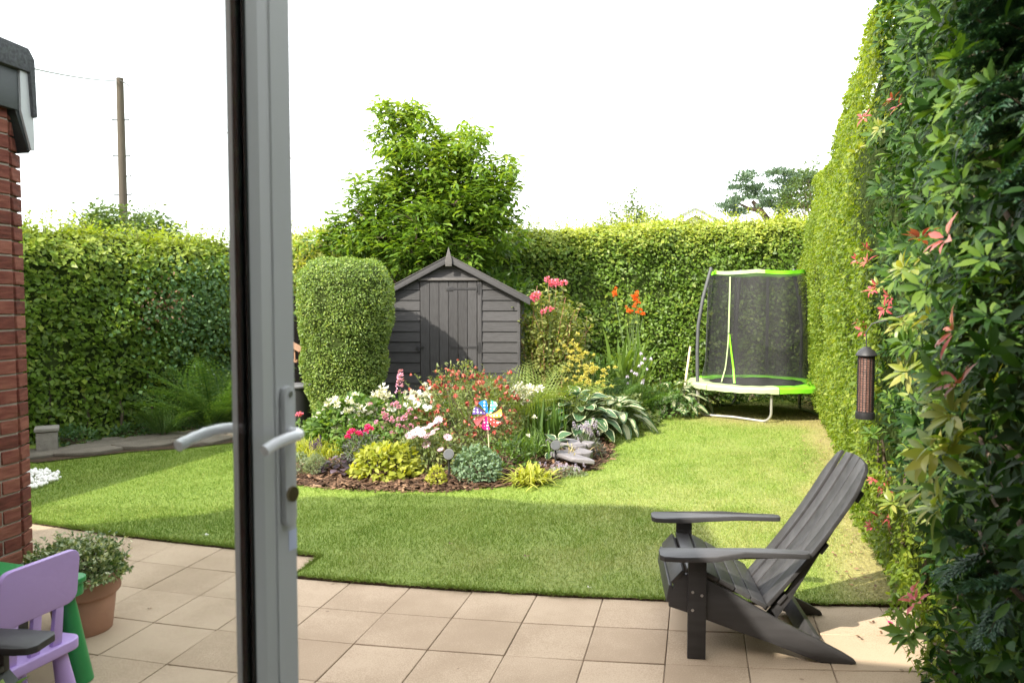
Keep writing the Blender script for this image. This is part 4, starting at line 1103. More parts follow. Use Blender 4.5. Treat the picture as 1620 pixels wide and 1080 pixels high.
leaves('crown', P, D, N, rng.uniform(.12, .26, n), rng.uniform(.05, .09, n), .5 + .2 * rng.normal(size=n) + .1 * lump(P, .9, 2), 'pine', root)

# house far beyond the hedge
FY = 34
pk = at(1098, 329, FY)
fh = thing('far_house', 'distant brick house gable with white bargeboards just showing above the back hedge', 'house', (pk.x, FY, 0))
hw, sl = 3.6, .50
zr = pk.z
m = MB(); m.prism([(-hw + .3, 0), (hw - .3, 0), (hw - .3, zr - sl * hw + .1), (0, zr - .15), (-hw + .3, zr - sl * hw + .1)], lambda p, q_, t: (p, t, q_), 0.0, 7); m.build('wall', 'brick_far', fh)
for sgn in (-1, 1):
    m = MB(); m.prism([(0, zr), (sgn * hw, zr - sl * hw), (sgn * hw, zr - sl * hw - .12), (0, zr - .12)], lambda p, q_, t: (p, t, q_), -.3, 7.3); m.build('roof', 'far_tile', fh)
    m = MB(); m.prism([(0, zr - .125), (sgn * (hw - .02), zr - sl * hw - .125), (sgn * (hw - .02), zr - sl * hw - .36), (0, zr - .36)], lambda p, q_, t: (p, t, q_), -.28, -.22); m.build('bargeboard', 'far_white', fh)
m = MB(); m.prism([(-1.1, zr - .9), (1.1, zr - .9), (0, zr - .38)], lambda p, q_, t: (p, t, q_), -.04, -.003); m.build('gable_panel', 'far_render', fh)
f = MB(); f.frame((-.5, -.06, zr - 2.4), (1.0, 0, 0), (0, .05, 0), (0, 0, 1.1)); f = f.build('window', 'far_white', fh)
m = MB(); m.frame((-.42, -.07, zr - 2.32), (.84, 0, 0), (0, .008, 0), (0, 0, .94)); m.build('pane', 'black_rubber', f)

# telegraph pole and wires
TPY = 26
b, t = at(199, 470, TPY), at(189.5, 124, TPY)
root = thing('telegraph_pole', 'tall weathered wooden telegraph pole with climbing steps beyond the left hedge', 'pole', (b.x, TPY, 0))
ax = (t - b) / (t.z - b.z)
def pol(z): return Vector((0, 0, 0)) + ax * (z - b.z) + Vector((0, 0, b.z))
top = t.z
m = MB(); m.tube([pol(0), pol(2), pol(4), pol(6), pol(8), pol(top)], [.15, .145, .138, .13, .122, .115], 12); m.build('post', 'pole_wood', root, smooth=True)
for v in (190, 247, 279, 308):
    z = at(195, v, TPY).z; c = pol(z)
    for sx in (-1, 1):
        if v == 279 and sx < 0: continue
        m = MB(); m.tube([c + Vector((sx * .1, 0, 0)), c + Vector((sx * .29, -.03, .0)), c + Vector((sx * .30, -.03, .05))], .021, 5); m.build('step', 'iron', root)
m = MB(); c = pol(top - .1); m.tube([c + Vector((.05, -.13, 0)), c + Vector((.22, -.15, -.08)), c + Vector((.38, -.15, -.2))], .018, 5); m.build('bracket', 'iron', root)
c = root.location + pol(top - .22)
def wire(label, a, bb_, sag):
    m = MB(); pts = []
    for k in range(17):
        f = k / 16; q_ = a.lerp(bb_, f); q_.z -= sag * 4 * f * (1 - f); pts.append(q_)
    m.tube(pts, .024, 4); tag(m.build('overhead_wire', 'wire_dark'), label, 'wire')
wire('thin overhead wire running from the pole top up to the left', c + Vector((-.11, -.1, .1)), at(-120, 60, 13), .15)
wire('thin overhead wire running from the pole bracket down to the right', c + Vector((.38, -.13, -.1)), at(700, 330, 18), .25)

# ================================================================== SHED
SY = 9.9
SX = at(712, 478, SY).x
shed = thing('garden_shed', 'dark grey painted wooden garden shed with a gabled roof', 'shed', (SX, SY, 0.04), R(-3))
W2, ZE, ZA, DEP = 0.915, 1.72, 2.20, 1.55
sl = (ZA - ZE) / W2
def shed_plank(x0, x1, z0, z1, parent=shed):
    """one overlapping board, clipped by the roof slope on its outer side"""
    def lim(z): return W2 if z <= ZE else max(0, (ZA - z) / sl)
    a0, a1 = max(x0, -lim(z0)), min(x1, lim(z0)); b0, b1 = max(x0, -lim(z1)), min(x1, lim(z1))
    if a1 - a0 < .02: return
    if b1 < b0: b0 = b1 = (b0 + b1) / 2
    if b1 - b0 < 0.01: b0, b1 = b0 - .004, b1 + .004
    m = MB()
    th0, th1 = .020 + random.uniform(0, .003), .008
    V = [(a0, -th0, z0), (a1, -th0, z0), (b1, -th1, z1), (b0, -th1, z1), (a0, 0, z0), (a1, 0, z0), (b1, 0, z1), (b0, 0, z1)]
    m.add(V, [(0, 1, 2, 3), (7, 6, 5, 4), (0, 4, 5, 1), (1, 5, 6, 2), (2, 6, 7, 3), (3, 7, 4, 0)])
    m.build('plank', 'shed_paint', parent, bevel=.0025, seg=1)
DX0, DX1, DZ = (665 - 712) / F * SY, (755 - 712) / F * SY, 1.93
bh = .1355
z = .06
while z < ZA - .03:
    z1 = min(z + bh - .002, ZA)
    if z < DZ - .04:
        shed_plank(-W2, DX0 - .006, z, z1); shed_plank(DX1 + .065, W2, z, z1)
    else: shed_plank(-W2, W2, z, z1)
    z += bh
m = MB(); m.prism([(-W2, .02), (W2, .02), (W2, ZE), (0, ZA - .01), (-W2, ZE)], lambda p, q_, t: (p, t, q_), .002, .03); m.build('wall_lining', 'fence_dark', shed)
for sx in (-1, 1):
    m = MB(); m.frame((sx * (W2 + .002), -.02, .02), (-sx * .04, 0, 0), (0, .02, 0), (0, 0, ZE - .03)); m.build('corner_trim', 'shed_paint_door', shed, bevel=.003)
    z = .06
    while z < ZE - .05:
        m = MB(); V = [(0, 0, 0), (0, DEP, 0), (-sx * .012, DEP, bh), (-sx * .012, 0, bh), (-sx * .03, 0, 0), (-sx * .03, DEP, 0), (-sx * .03, DEP, bh), (-sx * .03, 0, bh)]
        m.add([(x + sx * (W2 + .004), y + .003, zz + z) for x, y, zz in V], [(0, 1, 2, 3), (7, 6, 5, 4), (0, 4, 5, 1), (1, 5, 6, 2), (2, 6, 7, 3), (3, 7, 4, 0)])
        m.build('plank', 'shed_paint_door', shed); z += bh
    # roof
    ov = 1.035; zt_ = ZA + .045
    m = MB(); m.prism([(0, zt_), (sx * ov, zt_ - sl * ov), (sx * ov, zt_ - sl * ov - .022), (0, zt_ - .022)], lambda p, q_, t: (p, t, q_), -.085, DEP + .08); m.build('roof_panel', 'roof_felt', shed)
    m = MB(); m.prism([(0, zt_ + .012), (sx * (ov + .012), zt_ - sl * (ov + .012) + .012), (sx * (ov + .012), zt_ - sl * (ov + .012) - .072), (0, zt_ - .072)], lambda p, q_, t: (p, t, q_), -.106 - .001 * sx, -.087); m.build('bargeboard', 'shed_paint', shed, bevel=.004)
    m = MB(); m.prism([(0, zt_ + .022), (sx * (ov + .015), zt_ - sl * (ov + .015) + .022), (sx * (ov + .015), zt_ - sl * (ov + .015) + .013), (0, zt_ + .013)], lambda p, q_, t: (p, t, q_), -.115 - .001 * sx, -.06); m.build('roof_edge', 'shed_edge', shed)
m = MB(); m.prism([(-.042, -.05), (.042, -.05), (.044, .03), (.0, .20), (-.044, .03)], lambda p, q_, t: (p, t, ZA + q_ - .03), -.132, -.117); m.build('finial', 'shed_edge', shed, bevel=.003)
dr = link('door', None, shed)
xs = np.linspace(DX0, DX1, 7)
dm = MB(); dm.frame((DX0, -.006, .08), (DX1 - DX0, 0, 0), (0, .008, 0), (0, 0, DZ - .08)); dm = dm.mesh('door', 'fence_dark'); bpy.data.objects.remove(dr); dr = link('door', dm, shed)
for a, b_ in zip(xs[:-1], xs[1:]):
    m = MB(); m.frame((a + .003, -.028 + random.uniform(-.001, .001), .08), (b_ - a - .006, 0, 0), (0, .02, 0), (0, 0, DZ - .084)); m.build('plank', 'shed_paint_door', dr, bevel=.003, seg=1)
m = MB(); m.frame((DX1 + .006, -.030, .06), (.055, 0, 0), (0, .03, 0), (0, 0, DZ)); m.build('door_post', 'shed_paint_door', shed, bevel=.003)
m = MB(); m.frame((DX0 - .02, -.055, DZ + .01), (DX1 - DX0 + .10, 0, 0), (0, .04, 0), (0, 0, .034)); m.build('lintel', 'shed_edge', shed, bevel=.004)
for zz in (at(750, 457, SY).z - .04, at(750, 549, SY).z - .04):
    m = MB(); m.frame((DX1 - .34, -.034, zz - .012), (.335, 0, 0), (0, .005, 0), (0, 0, .026)); m.frame((DX1 + .012, -.037, zz - .07), (.028, 0, 0), (0, .006, 0), (0, 0, .14)); m.tube([(DX1 + .004, -.036, zz - .03), (DX1 + .004, -.036, zz + .03)], .008, 8)
    m.build('hinge', 'iron', shed)
zz = at(660, 549, SY).z - .04
m = MB(); m.frame((DX0 - .055, -.036, zz - .02), (.05, 0, 0), (0, .012, 0), (0, 0, .04)); m.frame((DX0 - .03, -.044, zz - .006), (.085, 0, 0), (0, .008, 0), (0, 0, .014)); m.tube([(DX0 - .012, -.05, zz - .005), (DX0 - .012, -.058, zz - .05)], .012, 8); m.build('hasp', 'iron', shed)
zz = at(711, 457, SY).z - .04
m = MB(); m.frame((-.045, -.033, zz - .03), (.085, 0, 0), (0, .004, 0), (0, 0, .06)); m.build('plate', 'iron', shed, bevel=.001)

# ------------------------------------------------------------------ dark fence panel in the gap behind the bush, compost bin, bird table
fr = thing('fence_panel', 'dark timber fence panel in shadow between left hedge and round bush', 'fence', (-2.85, 11.9, 0), R(10))
for k in range(13):
    m = MB(); m.frame((-.9 + k * .14, 0, 0.05), (.132, 0, 0), (0, .018, 0), (0, 0, 1.75 + random.uniform(-.01, .01))); m.build('board', 'fence_dark', fr)
for zz in (.4, 1.4):
    m = MB(); m.frame((-.9, .02, zz), (1.82, 0, 0), (0, .04, 0), (0, 0, .07)); m.build('rail', 'fence_dark', fr)
for xx in (-.95, .93):
    m = MB(); m.frame((xx, -.01, 0), (.075, 0, 0), (0, .075, 0), (0, 0, 1.85)); m.build('post', 'fence_dark', fr)
bp = at(470, 608, 9.3)
root = thing('compost_bin', 'black plastic barrel with a grey lid standing left of the round bush', 'barrel', (at(468, 600, 9.3).x, 9.3, .05))
zt = bp.z - .05
m = MB(); m.lathe([(0, 0), (.2, 0), (.215, .02), (.205, zt * .5), (.2, zt - .03), (0, zt - .03)], 28); m.build('barrel', 'bin_black', root, smooth=True)
m = MB(); m.lathe([(0, zt + .012), (.15, zt + .01), (.205, zt), (.218, zt - .008), (.218, zt - .028), (0, zt - .028)], 28); m.build('lid', 'bin_lid', root, smooth=True)
q_ = at(457, 548, 10.6)
root = thing('bird_table', 'small wooden bird table with orange brown roof in shade beside the round bush', 'bird table', (at(455, 560, 10.6).x, 10.6, .05))
m = MB(); m.frame((-.03, -.03, 0), (.06, 0, 0), (0, .06, 0), (0, 0, .82)); m.build('post', 'weathered_wood', root)
m = MB(); m.frame((-.17, -.15, .82), (.34, 0, 0), (0, .3, 0), (0, 0, .025)); m.build('tray', 'weathered_wood', root)
for sx in (-1, 1):
    for sy in (-1, 1):
        m = MB(); m.frame((sx * .13 - .01, sy * .11 - .01, .846), (.02, 0, 0), (0, .02, 0), (0, 0, .15)); m.build('leg', 'weathered_wood', root)
    m = MB(); m.prism([(0, 1.1), (sx * .22, .98), (sx * .22, .965), (0, 1.085)], lambda p, q_, t: (p, t, q_), -.2, .2); m.build('roof', 'weathered_wood', root)

# stone block by the brick corner
sb = MB(); sb.box((0, 0, .12), (.21, .24, .24)); sb.box((0, 0, .265), (.24, .27, .04))
o = sb.build('stone_block', 'stone_grey', None, bevel=.012, loc=(-5.22, 8.45, .02)); o.rotation_euler = (0, 0, R(30)); tag(o, 'weathered grey stone block at the end of the path beside the brick corner', 'stone')

# ================================================================== PIERIS AND CONIFER on the near right
def rx_at(y): return float(np.interp(y, [p[1] for p in HEDGE_R], [p[0] for p in HEDGE_R]))
NRM = Vector((-0.945, 0.327, 0))
def lance_mesh(name, mat, L=1.0, w=.215, bend=.25, fold=.10):
    """one lanceolate leaf, 2 x 5 quads, folded along the midrib and bent down"""
    V, Fs = [], []
    ts = [0, .12, .32, .55, .78, 1.0]; ws = [.05, .45, .9, 1.0, .62, .03]
    for t, q_ in zip(ts, ws):
        zb = -bend * t ** 2
        V += [(-w / 2 * q_, t, zb + fold * q_ * w), (0, t, zb), (w / 2 * q_, t, zb + fold * q_ * w)]
    for k in range(5):
        a = k * 3; Fs += [(a, a + 1, a + 4, a + 3), (a + 1, a + 2, a + 5, a + 4)]
    V = np.array(V) * L
    return V, np.array(Fs)
LV, LF = lance_mesh('leaf', 'pieris_dark')
LVS = [lance_mesh('l', '', 1.0, w_, b_, .10)[0] for w_, b_ in ((.31, .30), (.28, .62), (.33, .16), (.26, .45))]
def lance_variant(mat, tint):
    LV = LVS[int(tint * 10) % 4]
    return mesh_np('leaf', LV, [LF], {'tint': np.full(len(LV), tint)}, mat, smooth=True)
VAR = {k: [lance_variant(k, t) for t in (.15, .4, .6, .85)] for k in ('pieris_dark', 'pieris_mid', 'pieris_lime', 'pieris_red')}
pieris = thing('pieris_shrub', 'large glossy shrub with whorls of dark, lime and red young leaves on the near right', 'shrub', (2.05, 3.3, 0))
PO_ = pieris.location.copy()
random.seed(13)
cand = []
tries = 0
while len(cand) < 900 and tries < 30000:
    tries += 1
    y = random.uniform(1.9, 5.3); z = random.uniform(.08, 3.5)
    lim = 4.65 + .3 * math.sin(z * 3.1)
    if y > lim: continue
    if z < .70 + .28 * (y - 3.4) and y > 3.05: continue
    if y < 2.7 + .25 * math.sin(z * 2.0) and z > 2.35 and random.random() < .6: continue          # conifer above
    bul = .10 * float(lump(np.array([[y, z, 0]]), 1.6, 2)[0])
    p = Vector((rx_at(y), y, z)) + NRM * (random.uniform(-.14, .05) + bul + .04 * (z > 1) - .08 * (z < .8))
    u = F * p.x / p.y + 810
    if u > 1720: continue
    if any((p - c).length < (.075 if y < 3.2 else .06) for c in cand): continue
    cand.append(p)
# hand-placed coloured whorls: px, py, kind
special = [(1455, 155, 'r'), (1440, 200, 'l'), (1398, 185, 'r'), (1385, 240, 'l'), (1525, 378, 'r'), (1500, 425, 'l'), (1405, 415, 'r'), (1415, 460, 'r'), (1440, 488, 'r'), (1390, 508, 'r'), (1488, 512, 'l'),
           (1590, 525, 'p'), (1500, 590, 'l'), (1600, 610, 'p'), (1560, 720, 'l'), (1432, 768, 'r'), (1428, 822, 'r'), (1450, 822, 'r'), (1400, 728, 'p'), (1460, 800, 'l'), (1540, 780, 'l'), (1570, 810, 'l'), (1505, 948, 'r'), (1590, 705, 'l'),
           (1470, 440, 'm'), (1545, 455, 'm'), (1510, 1010, 'm'), (1500, 545, 'm'), (1430, 210, 'm'), (1600, 660, 'l'), (1402, 395, 'r'), (1425, 452, 'r'), (1398, 522, 'r'), (1450, 470, 'r'), (1465, 165, 'r'), (1420, 760, 'r'), (1445, 775, 'r'), (1415, 835, 'r'), (1578, 375, 'p'), (1480, 400, 'm'), (1390, 410, 'r'), (1512, 960, 'r'), (1575, 600, 'm'), (1420, 690, 'm')]
LDIR, NOBJ = [], 0
def whorl(c, kind, size, as_obj, acc):
    global NOBJ
    ax = (NRM * random.uniform(.5, 1.0) + Vector((random.gauss(0, .35), random.gauss(0, .35) - .3, random.uniform(.1, .8)))).normalized()
    o1 = ax.orthogonal().normalized(); o2 = ax.cross(o1)
    nl = random.randint(7, 10)
    for k in range(nl):
        a = 2 * math.pi * k / nl + random.uniform(-.3, .3); e = random.uniform(.15, 1.1)
        d = (o1 * math.cos(a) + o2 * math.sin(a)) + ax * e - Vector((0, 0, .18)); d.normalize()
        nv = (ax - d * ax.dot(d)).normalized()
        L = size * random.uniform(.7, 1.15)
        kk = kind
        if kind == 'l': mk = 'pieris_lime'
        elif kind == 'r': mk = 'pieris_red'
        elif kind == 'p': mk = 'pieris_red'
        elif kind == 'm': mk = 'pieris_mid'
        else: mk = 'pieris_dark' if random.random() < .8 else 'pieris_mid'
        tv = random.randint(0, 3) if kind != 'p' else random.randint(2, 3)
        if kind == 'r': tv = random.randint(0, 2)
        base = c + d * .012
        if as_obj and NOBJ < 300:
            x = d.cross(nv)
            M = Matrix(((x.x, d.x, nv.x), (x.y, d.y, nv.y), (x.z, d.z, nv.z)))
            o = link('leaf', VAR[mk][tv], pieris, base - PO_); o.rotation_euler = M.to_euler(); o.scale = (L * random.uniform(.85, 1.15), L, L)
            NOBJ += 1
        else: acc.setdefault(mk, []).append((base - PO_, d, nv, L, (.15, .4, .6, .85)[tv]))
acc = {}
tipc = []
for (px, py, kd) in special:
    ux = (px - 810) / F
    best = min(np.linspace(1.9, 5.2, 200), key=lambda y: abs(rx_at(y) / y - ux))
    c = at(px, py, float(best)) + NRM * .11
    tipc.append(c)
    whorl(c, kd, {'r': .047, 'l': .078, 'p': .066, 'm': .075}[kd], True, acc)
    if kd in 'lm': whorl(c + NRM * .02, kd, .07, True, acc)
cand.sort(key=lambda p: p.y)
for c in cand:
    if any((c - t).length < .06 for t in tipc): continue
    kd = 'd'
    whorl(c, kd if random.random() < .78 else ('l' if random.random() < .3 and .4 < c.z < 1.9 else 'm'), random.uniform(.05, .082) * (.95 if c.y < 3 else .85), c.y > 2.2 and c.x / c.y < .66, acc)
for mk, L_ in acc.items():
    leaves('foliage', [a[0] for a in L_], [a[1] for a in L_], [a[2] for a in L_], np.array([a[3] for a in L_]), np.array([a[3] for a in L_]) * .34, np.array([a[4] for a in L_]), mk, pieris, 'long')
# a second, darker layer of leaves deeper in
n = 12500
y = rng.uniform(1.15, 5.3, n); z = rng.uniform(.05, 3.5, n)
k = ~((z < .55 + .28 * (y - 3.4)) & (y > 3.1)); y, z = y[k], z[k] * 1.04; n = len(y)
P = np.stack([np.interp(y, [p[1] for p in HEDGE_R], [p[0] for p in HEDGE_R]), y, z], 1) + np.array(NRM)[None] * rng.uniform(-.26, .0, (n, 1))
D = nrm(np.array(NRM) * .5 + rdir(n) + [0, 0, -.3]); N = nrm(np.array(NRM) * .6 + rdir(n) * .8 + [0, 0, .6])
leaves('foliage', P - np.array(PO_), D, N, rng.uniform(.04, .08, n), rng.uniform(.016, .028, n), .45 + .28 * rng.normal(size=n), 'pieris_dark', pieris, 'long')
# the end of the shrub towards the house, past the edge of the photograph
n = 2600; xo = rng.uniform(0, 1.3, n)
P = np.stack([.95 + xo * .945, 1.22 - xo * .33 + rng.normal(size=n) * .05, rng.uniform(.05, 3.5, n)], 1)
leaves('foliage', P - np.array(PO_), nrm(rdir(n) + [-.2, -.6, -.2]), nrm(rdir(n) * .8 + [-.3, -.8, .5]), rng.uniform(.05, .10, n), rng.uniform(.018, .032, n), .45 + .28 * rng.normal(size=n), 'pieris_dark', pieris, 'long')
# branches
m = MB()
for (px0, py0, px1, py1, r) in ((1560, 760, 1425, 555, .012), (1560, 470, 1470, 290, .014), (1545, 900, 1500, 640, .014), (1600, 520, 1540, 250, .014), (1500, 800, 1440, 600, .008), (1580, 1000, 1520, 820, .012)):
    ya = 3.0; 
    def hit(px): return float(min(np.linspace(1.9, 5.2, 200), key=lambda y: abs(rx_at(y) / y - (px - 810) / F)))
    a = at(px0, py0, hit(px0)) - NRM * .02; b_ = at(px1, py1, hit(px1)) + NRM * .02
    mid = a.lerp(b_, .5) + Vector((random.gauss(0, .03), random.gauss(0, .03), random.gauss(0, .03)))
    m.tube([a - PO_ - NRM * .13, mid - PO_ - NRM * .10, b_ - PO_ - NRM * .06], [r * .75, r * .6, r * .35], 7)
m.build('branch', 'bark', pieris)
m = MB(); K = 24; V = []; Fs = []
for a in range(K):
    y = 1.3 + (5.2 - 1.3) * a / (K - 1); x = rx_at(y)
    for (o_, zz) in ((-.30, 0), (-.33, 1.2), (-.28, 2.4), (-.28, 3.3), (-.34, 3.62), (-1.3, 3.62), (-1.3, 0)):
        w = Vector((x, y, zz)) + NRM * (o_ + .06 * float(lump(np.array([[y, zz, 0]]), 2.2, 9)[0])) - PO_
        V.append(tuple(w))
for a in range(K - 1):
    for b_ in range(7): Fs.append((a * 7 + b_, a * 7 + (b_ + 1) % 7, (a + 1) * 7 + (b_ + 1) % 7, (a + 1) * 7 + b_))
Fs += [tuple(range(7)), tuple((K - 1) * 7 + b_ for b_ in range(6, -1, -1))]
m.add(V, Fs); m.build('shade_core', 'inner_deep_shade', pieris)  # near-black core stands in for deep shade behind the leaves

# conifer: feathery flat sprays in the upper right corner and low among the pieris
con = thing('conifer_tree', 'dark feathery conifer branches in the upper right corner beside the red tipped shrub', 'conifer', (1.55, 2.2, 0))
CO = con.location.copy()
random.seed(31)
def spray(c, d, up, L, A):
    """a flat fan: one axis with alternating side shoots, each carrying scale-like leaflets"""
    d = d.normalized(); x = d.cross(up).normalized(); up = x.cross(d)
    for k in range(14):
        t = (k + 1) / 15; b = c + d * L * t - Vector((0, 0, 1)) * L * .25 * t * t
        for s_ in (-1, 1):
            ln = L * .42 * (1 - t) ** .7 + .012
            dv = (d * .85 + x * s_ * .75 - Vector((0, 0, .12))).normalized()
            nn2 = 5
            for j in range(nn2):
                bb_ = b + dv * ln * j / nn2
                for s2 in (-1, 1):
                    A.append((bb_ - CO, (dv + x * s2 * .45 + Vector((random.gauss(0, .3), random.gauss(0, .3), random.gauss(0, .3)))).normalized(), up, ln * .34 + .010))
A = []; AX = MB()
for q_ in range(400):
    r_ = random.random()
    if r_ < .62: y = random.uniform(1.75, 2.75); z = random.uniform(1.95, 3.4); 
    elif r_ < .86: y = random.uniform(1.8, 3.1); z = random.uniform(.55, 1.25)
    else: y = random.uniform(1.8, 2.5); z = random.uniform(.1, 2.0)
    lowc = r_ >= .62
    c = Vector((rx_at(y), y, z)) + NRM * random.uniform(-.15, .06)
    if c.x / c.y > .76: continue
    uu_ = 810 + F * c.x / c.y; vv_ = 478 + F * (CAM_H - c.z) / c.y
    if vv_ < 430 and uu_ < 1565 + .30 * max(0, vv_ - 150): continue
    if 430 <= vv_ < 840: continue
    if vv_ >= 840 and (uu_ < 1530 + .8 * abs(vv_ - 900) or vv_ > 1010): continue
    d = NRM * random.uniform(.5, .8) + Vector((0, -.35, 0)) + Vector((random.gauss(0, .4), random.gauss(0, .4), random.gauss(-.05, .35)))
    L = random.uniform(.07, .13) if lowc else random.uniform(.10, .19)
    spray(c, d, Vector((0, 0, 1)) + NRM * .6, L, A)
    dn = d.normalized(); AX.tube([c - CO, c + dn * L * .5 - Vector((0, 0, .06 * L)) - CO, c + dn * L * .9 - Vector((0, 0, .2 * L)) - CO], [.004, .003, .001], 3, caps=False)
LL = np.array([a[3] for a in A])
leaves('foliage', [a[0] for a in A], [a[1] for a in A], [a[2] for a in A], LL * .9, LL * .26, .45 + .25 * rng.normal(size=len(A)), 'conifer', con)
stuff(AX.build('twig', 'twig', con))
m = MB(); m.tube([(.5, 0, 0), (.48, 0, 1.8), (.42, 0, 3.4)], [.08, .07, .05], 8); m.build('trunk', 'bark', con)

# bird feeder hanging in front of the hedge
FYY = 3.35
ft, fb = at(1371, 548, FYY), at(1371, 662, FYY)
root = thing('bird_feeder', 'wire mesh peanut bird feeder hanging in front of the right hedge', 'bird feeder', (ft.x, FYY, fb.z))
H_ = ft.z - fb.z
m = MB(); m.lathe([(0, .012), (.030, .012), (.030, H_ - .045), (0, H_ - .045)], 18); m.build('peanut_filling', 'peanuts', root, smooth=True)
m = MB()
for k in range(16):
    a = 2 * math.pi * k / 16; m.tube([(.034 * math.cos(a), .034 * math.sin(a), .01), (.034 * math.cos(a), .034 * math.sin(a), H_ - .04)], .0013, 4, caps=False)
for k in range(26):
    z = .015 + (H_ - .06) * k / 25; m.tube([(.0345 * math.cos(2 * math.pi * j / 16), .0345 * math.sin(2 * math.pi * j / 16), z) for j in range(17)], .0012, 4, caps=False)
m.build('wire_mesh', 'iron', root)
m = MB(); m.lathe([(0, 0), (.039, 0), (.041, .012), (.039, .03), (.03, .032), (0, .032)], 20); m.build('base', 'iron', root, smooth=True)
m = MB(); m.lathe([(0, H_), (.012, H_ - .002), (.035, H_ - .02), (.045, H_ - .038), (.043, H_ - .042), (0, H_ - .036)], 20); m.build('lid', 'iron', root, smooth=True)
m = MB(); m.tube([(0, 0, H_ - .005), (.0, .01, H_ + .06), (.03, .02, H_ + .10), (.16, -.03, H_ + .14), (.30, -.06, H_ + .13)], .003, 5); m.build('hanger', 'iron', root)

# ================================================================== TRAMPOLINE
TX, TYY = TRAMP
tr = thing('trampoline', 'garden trampoline with black safety net and bright green padding', 'trampoline', (TX, TYY, 0.01))
TR, TZ = .93, .47
m = MB(); m.tube([(TR * math.cos(a), TR * math.sin(a), TZ) for a in np.linspace(0, 2 * math.pi, 49)], .021, 10, caps=False); m.build('frame_ring', 'galvanised', tr, smooth=True)
m = MB(); m.lathe([(0, TZ - .03), (TR - .20, TZ - .005), (TR - .20, TZ + .002), (0, TZ - .022)], 40); m.build('jumping_mat', 'jump_mat', tr, smooth=True)
# pad cover: green, with the sunlit left front painted as paler panels
def pad(a0, a1, mat):
    V, Fs = [], []; K = 26
    pr = [(TR - .24, .022), (TR - .18, .036), (TR - .05, .04), (TR + .06, .034), (TR + .085, .010), (TR + .09, -.04), (TR + .082, -.046), (TR + .07, 0.0), (TR - .22, .01)]
    for k in range(K + 1):
        a = a0 + (a1 - a0) * k / K
        wv = .004 * math.sin(a * 7) + .003 * math.sin(a * 19 + 1)
        V += [((r + wv * .6) * math.cos(a), (r + wv * .6) * math.sin(a), TZ + z + (wv if z > 0 else -abs(wv) * 1.6)) for r, z in pr]
    n = len(pr)
    for k in range(K): Fs += [(k * n + j, k * n + (j + 1) % n, (k + 1) * n + (j + 1) % n, (k + 1) * n + j) for j in range(n)]
    Fs += [tuple(range(n)), tuple(K * n + j for j in range(n - 1, -1, -1))]
    m = MB(); m.add(V, Fs); m.build('pad_cover', mat, tr, smooth=True)
for k in range(6):
    pad(R(-90 + 60 * k + .4), R(-90 + 60 * (k + 1) - .4), 'pad_pale' if k in (5, 4) else 'pad_green')
# three W legs
legc = [(R(191), R(265)), (R(337), R(388)), (R(92), R(148))]
for a0, a1 in legc:
    p0 = Vector((TR * math.cos(a0), TR * math.sin(a0), TZ)); p1 = Vector((TR * math.cos(a1), TR * math.sin(a1), TZ))
    q0, q1 = p0.copy(), p1.copy(); q0.z = q1.z = .02
    t_ = (q1 - q0).normalized()
    pts = [p0]
    for k in range(1, 6): pts.append(Vector((p0.x, p0.y, TZ - (TZ - .15) * k / 5)))
    for k in range(1, 6):
        a = k / 5 * math.pi / 2; pts.append(q0 + t_ * .13 * (1 - math.cos(a)) + Vector((0, 0, .13 * (1 - math.sin(a)))))
    pts.append(q0.lerp(q1, .5) + Vector((0, 0, .015)))
    for k in range(0, 5):
        a = (1 - k / 5) * math.pi / 2; pts.append(q1 - t_ * .13 * (1 - math.cos(a)) + Vector((0, 0, .13 * (1 - math.sin(a)))))
    for k in range(5, -1, -1): pts.append(Vector((p1.x, p1.y, TZ - (TZ - .15) * k / 5)))
    m = MB(); m.tube(pts, .019, 10); m.build('leg', 'galvanised', tr, smooth=True)
NTZ, NR0, NR1 = 2.16, .74, .70
for a in (R(191), R(337), R(28), R(92)):
    c, s_ = math.cos(a), math.sin(a)
    pts = [(c * (TR + .02), s_ * (TR + .02), TZ - .05), (c * (TR + .03), s_ * (TR + .03), 1.0), (c * (TR + .02), s_ * (TR + .02), 1.35), (c * (TR - .05), s_ * (TR - .05), 1.75), (c * (TR - .17), s_ * (TR - .17), NTZ + .02)]
    m = MB(); m.tube(pts, .026, 10); po = m.build('pole', 'pole_foam', tr, smooth=True)
    m = MB(); m.tube([(c * (TR + .02), s_ * (TR + .02), .02 if a in (R(337), R(28)) else TZ - .25), (c * (TR + .02), s_ * (TR + .02), TZ + .2)], .020, 10); m.build('pole_sleeve', 'galvanised', po, smooth=True)
    m = MB(); m.lathe([(0, .03), (.02, .025), (.03, 0), (.03, -.03), (0, -.03)], 10, (c * (TR - .17), s_ * (TR - .17), NTZ + .02)); m.build('pole_cap', 'pole_foam', po, smooth=True)
def net_pt(a, f):
    r = NR0 + (NR1 - NR0) * f + .022 * math.sin(a * 5 + .6) + .05 * max(0, .14 - f) / .14 + .012 * math.sin(a * 13)
    # the upper edge hangs in shallow curves between the poles
    sag = .022 * abs(math.sin((a - R(191)) * 3)) * f
    return Vector((r * math.cos(a), r * math.sin(a), TZ + .05 + (NTZ - TZ - .05) * f - sag))
K, J = 72, 10
V = [net_pt(2 * math.pi * k / K, j / J) for j in range(J + 1) for k in range(K)]
Fs = [(j * K + k, j * K + (k + 1) % K, (j + 1) * K + (k + 1) % K, (j + 1) * K + k) for j in range(J) for k in range(K)]
m = MB(); m.add(V, Fs); m.build('safety_net', 'safety_net', tr, smooth=True)
V = []
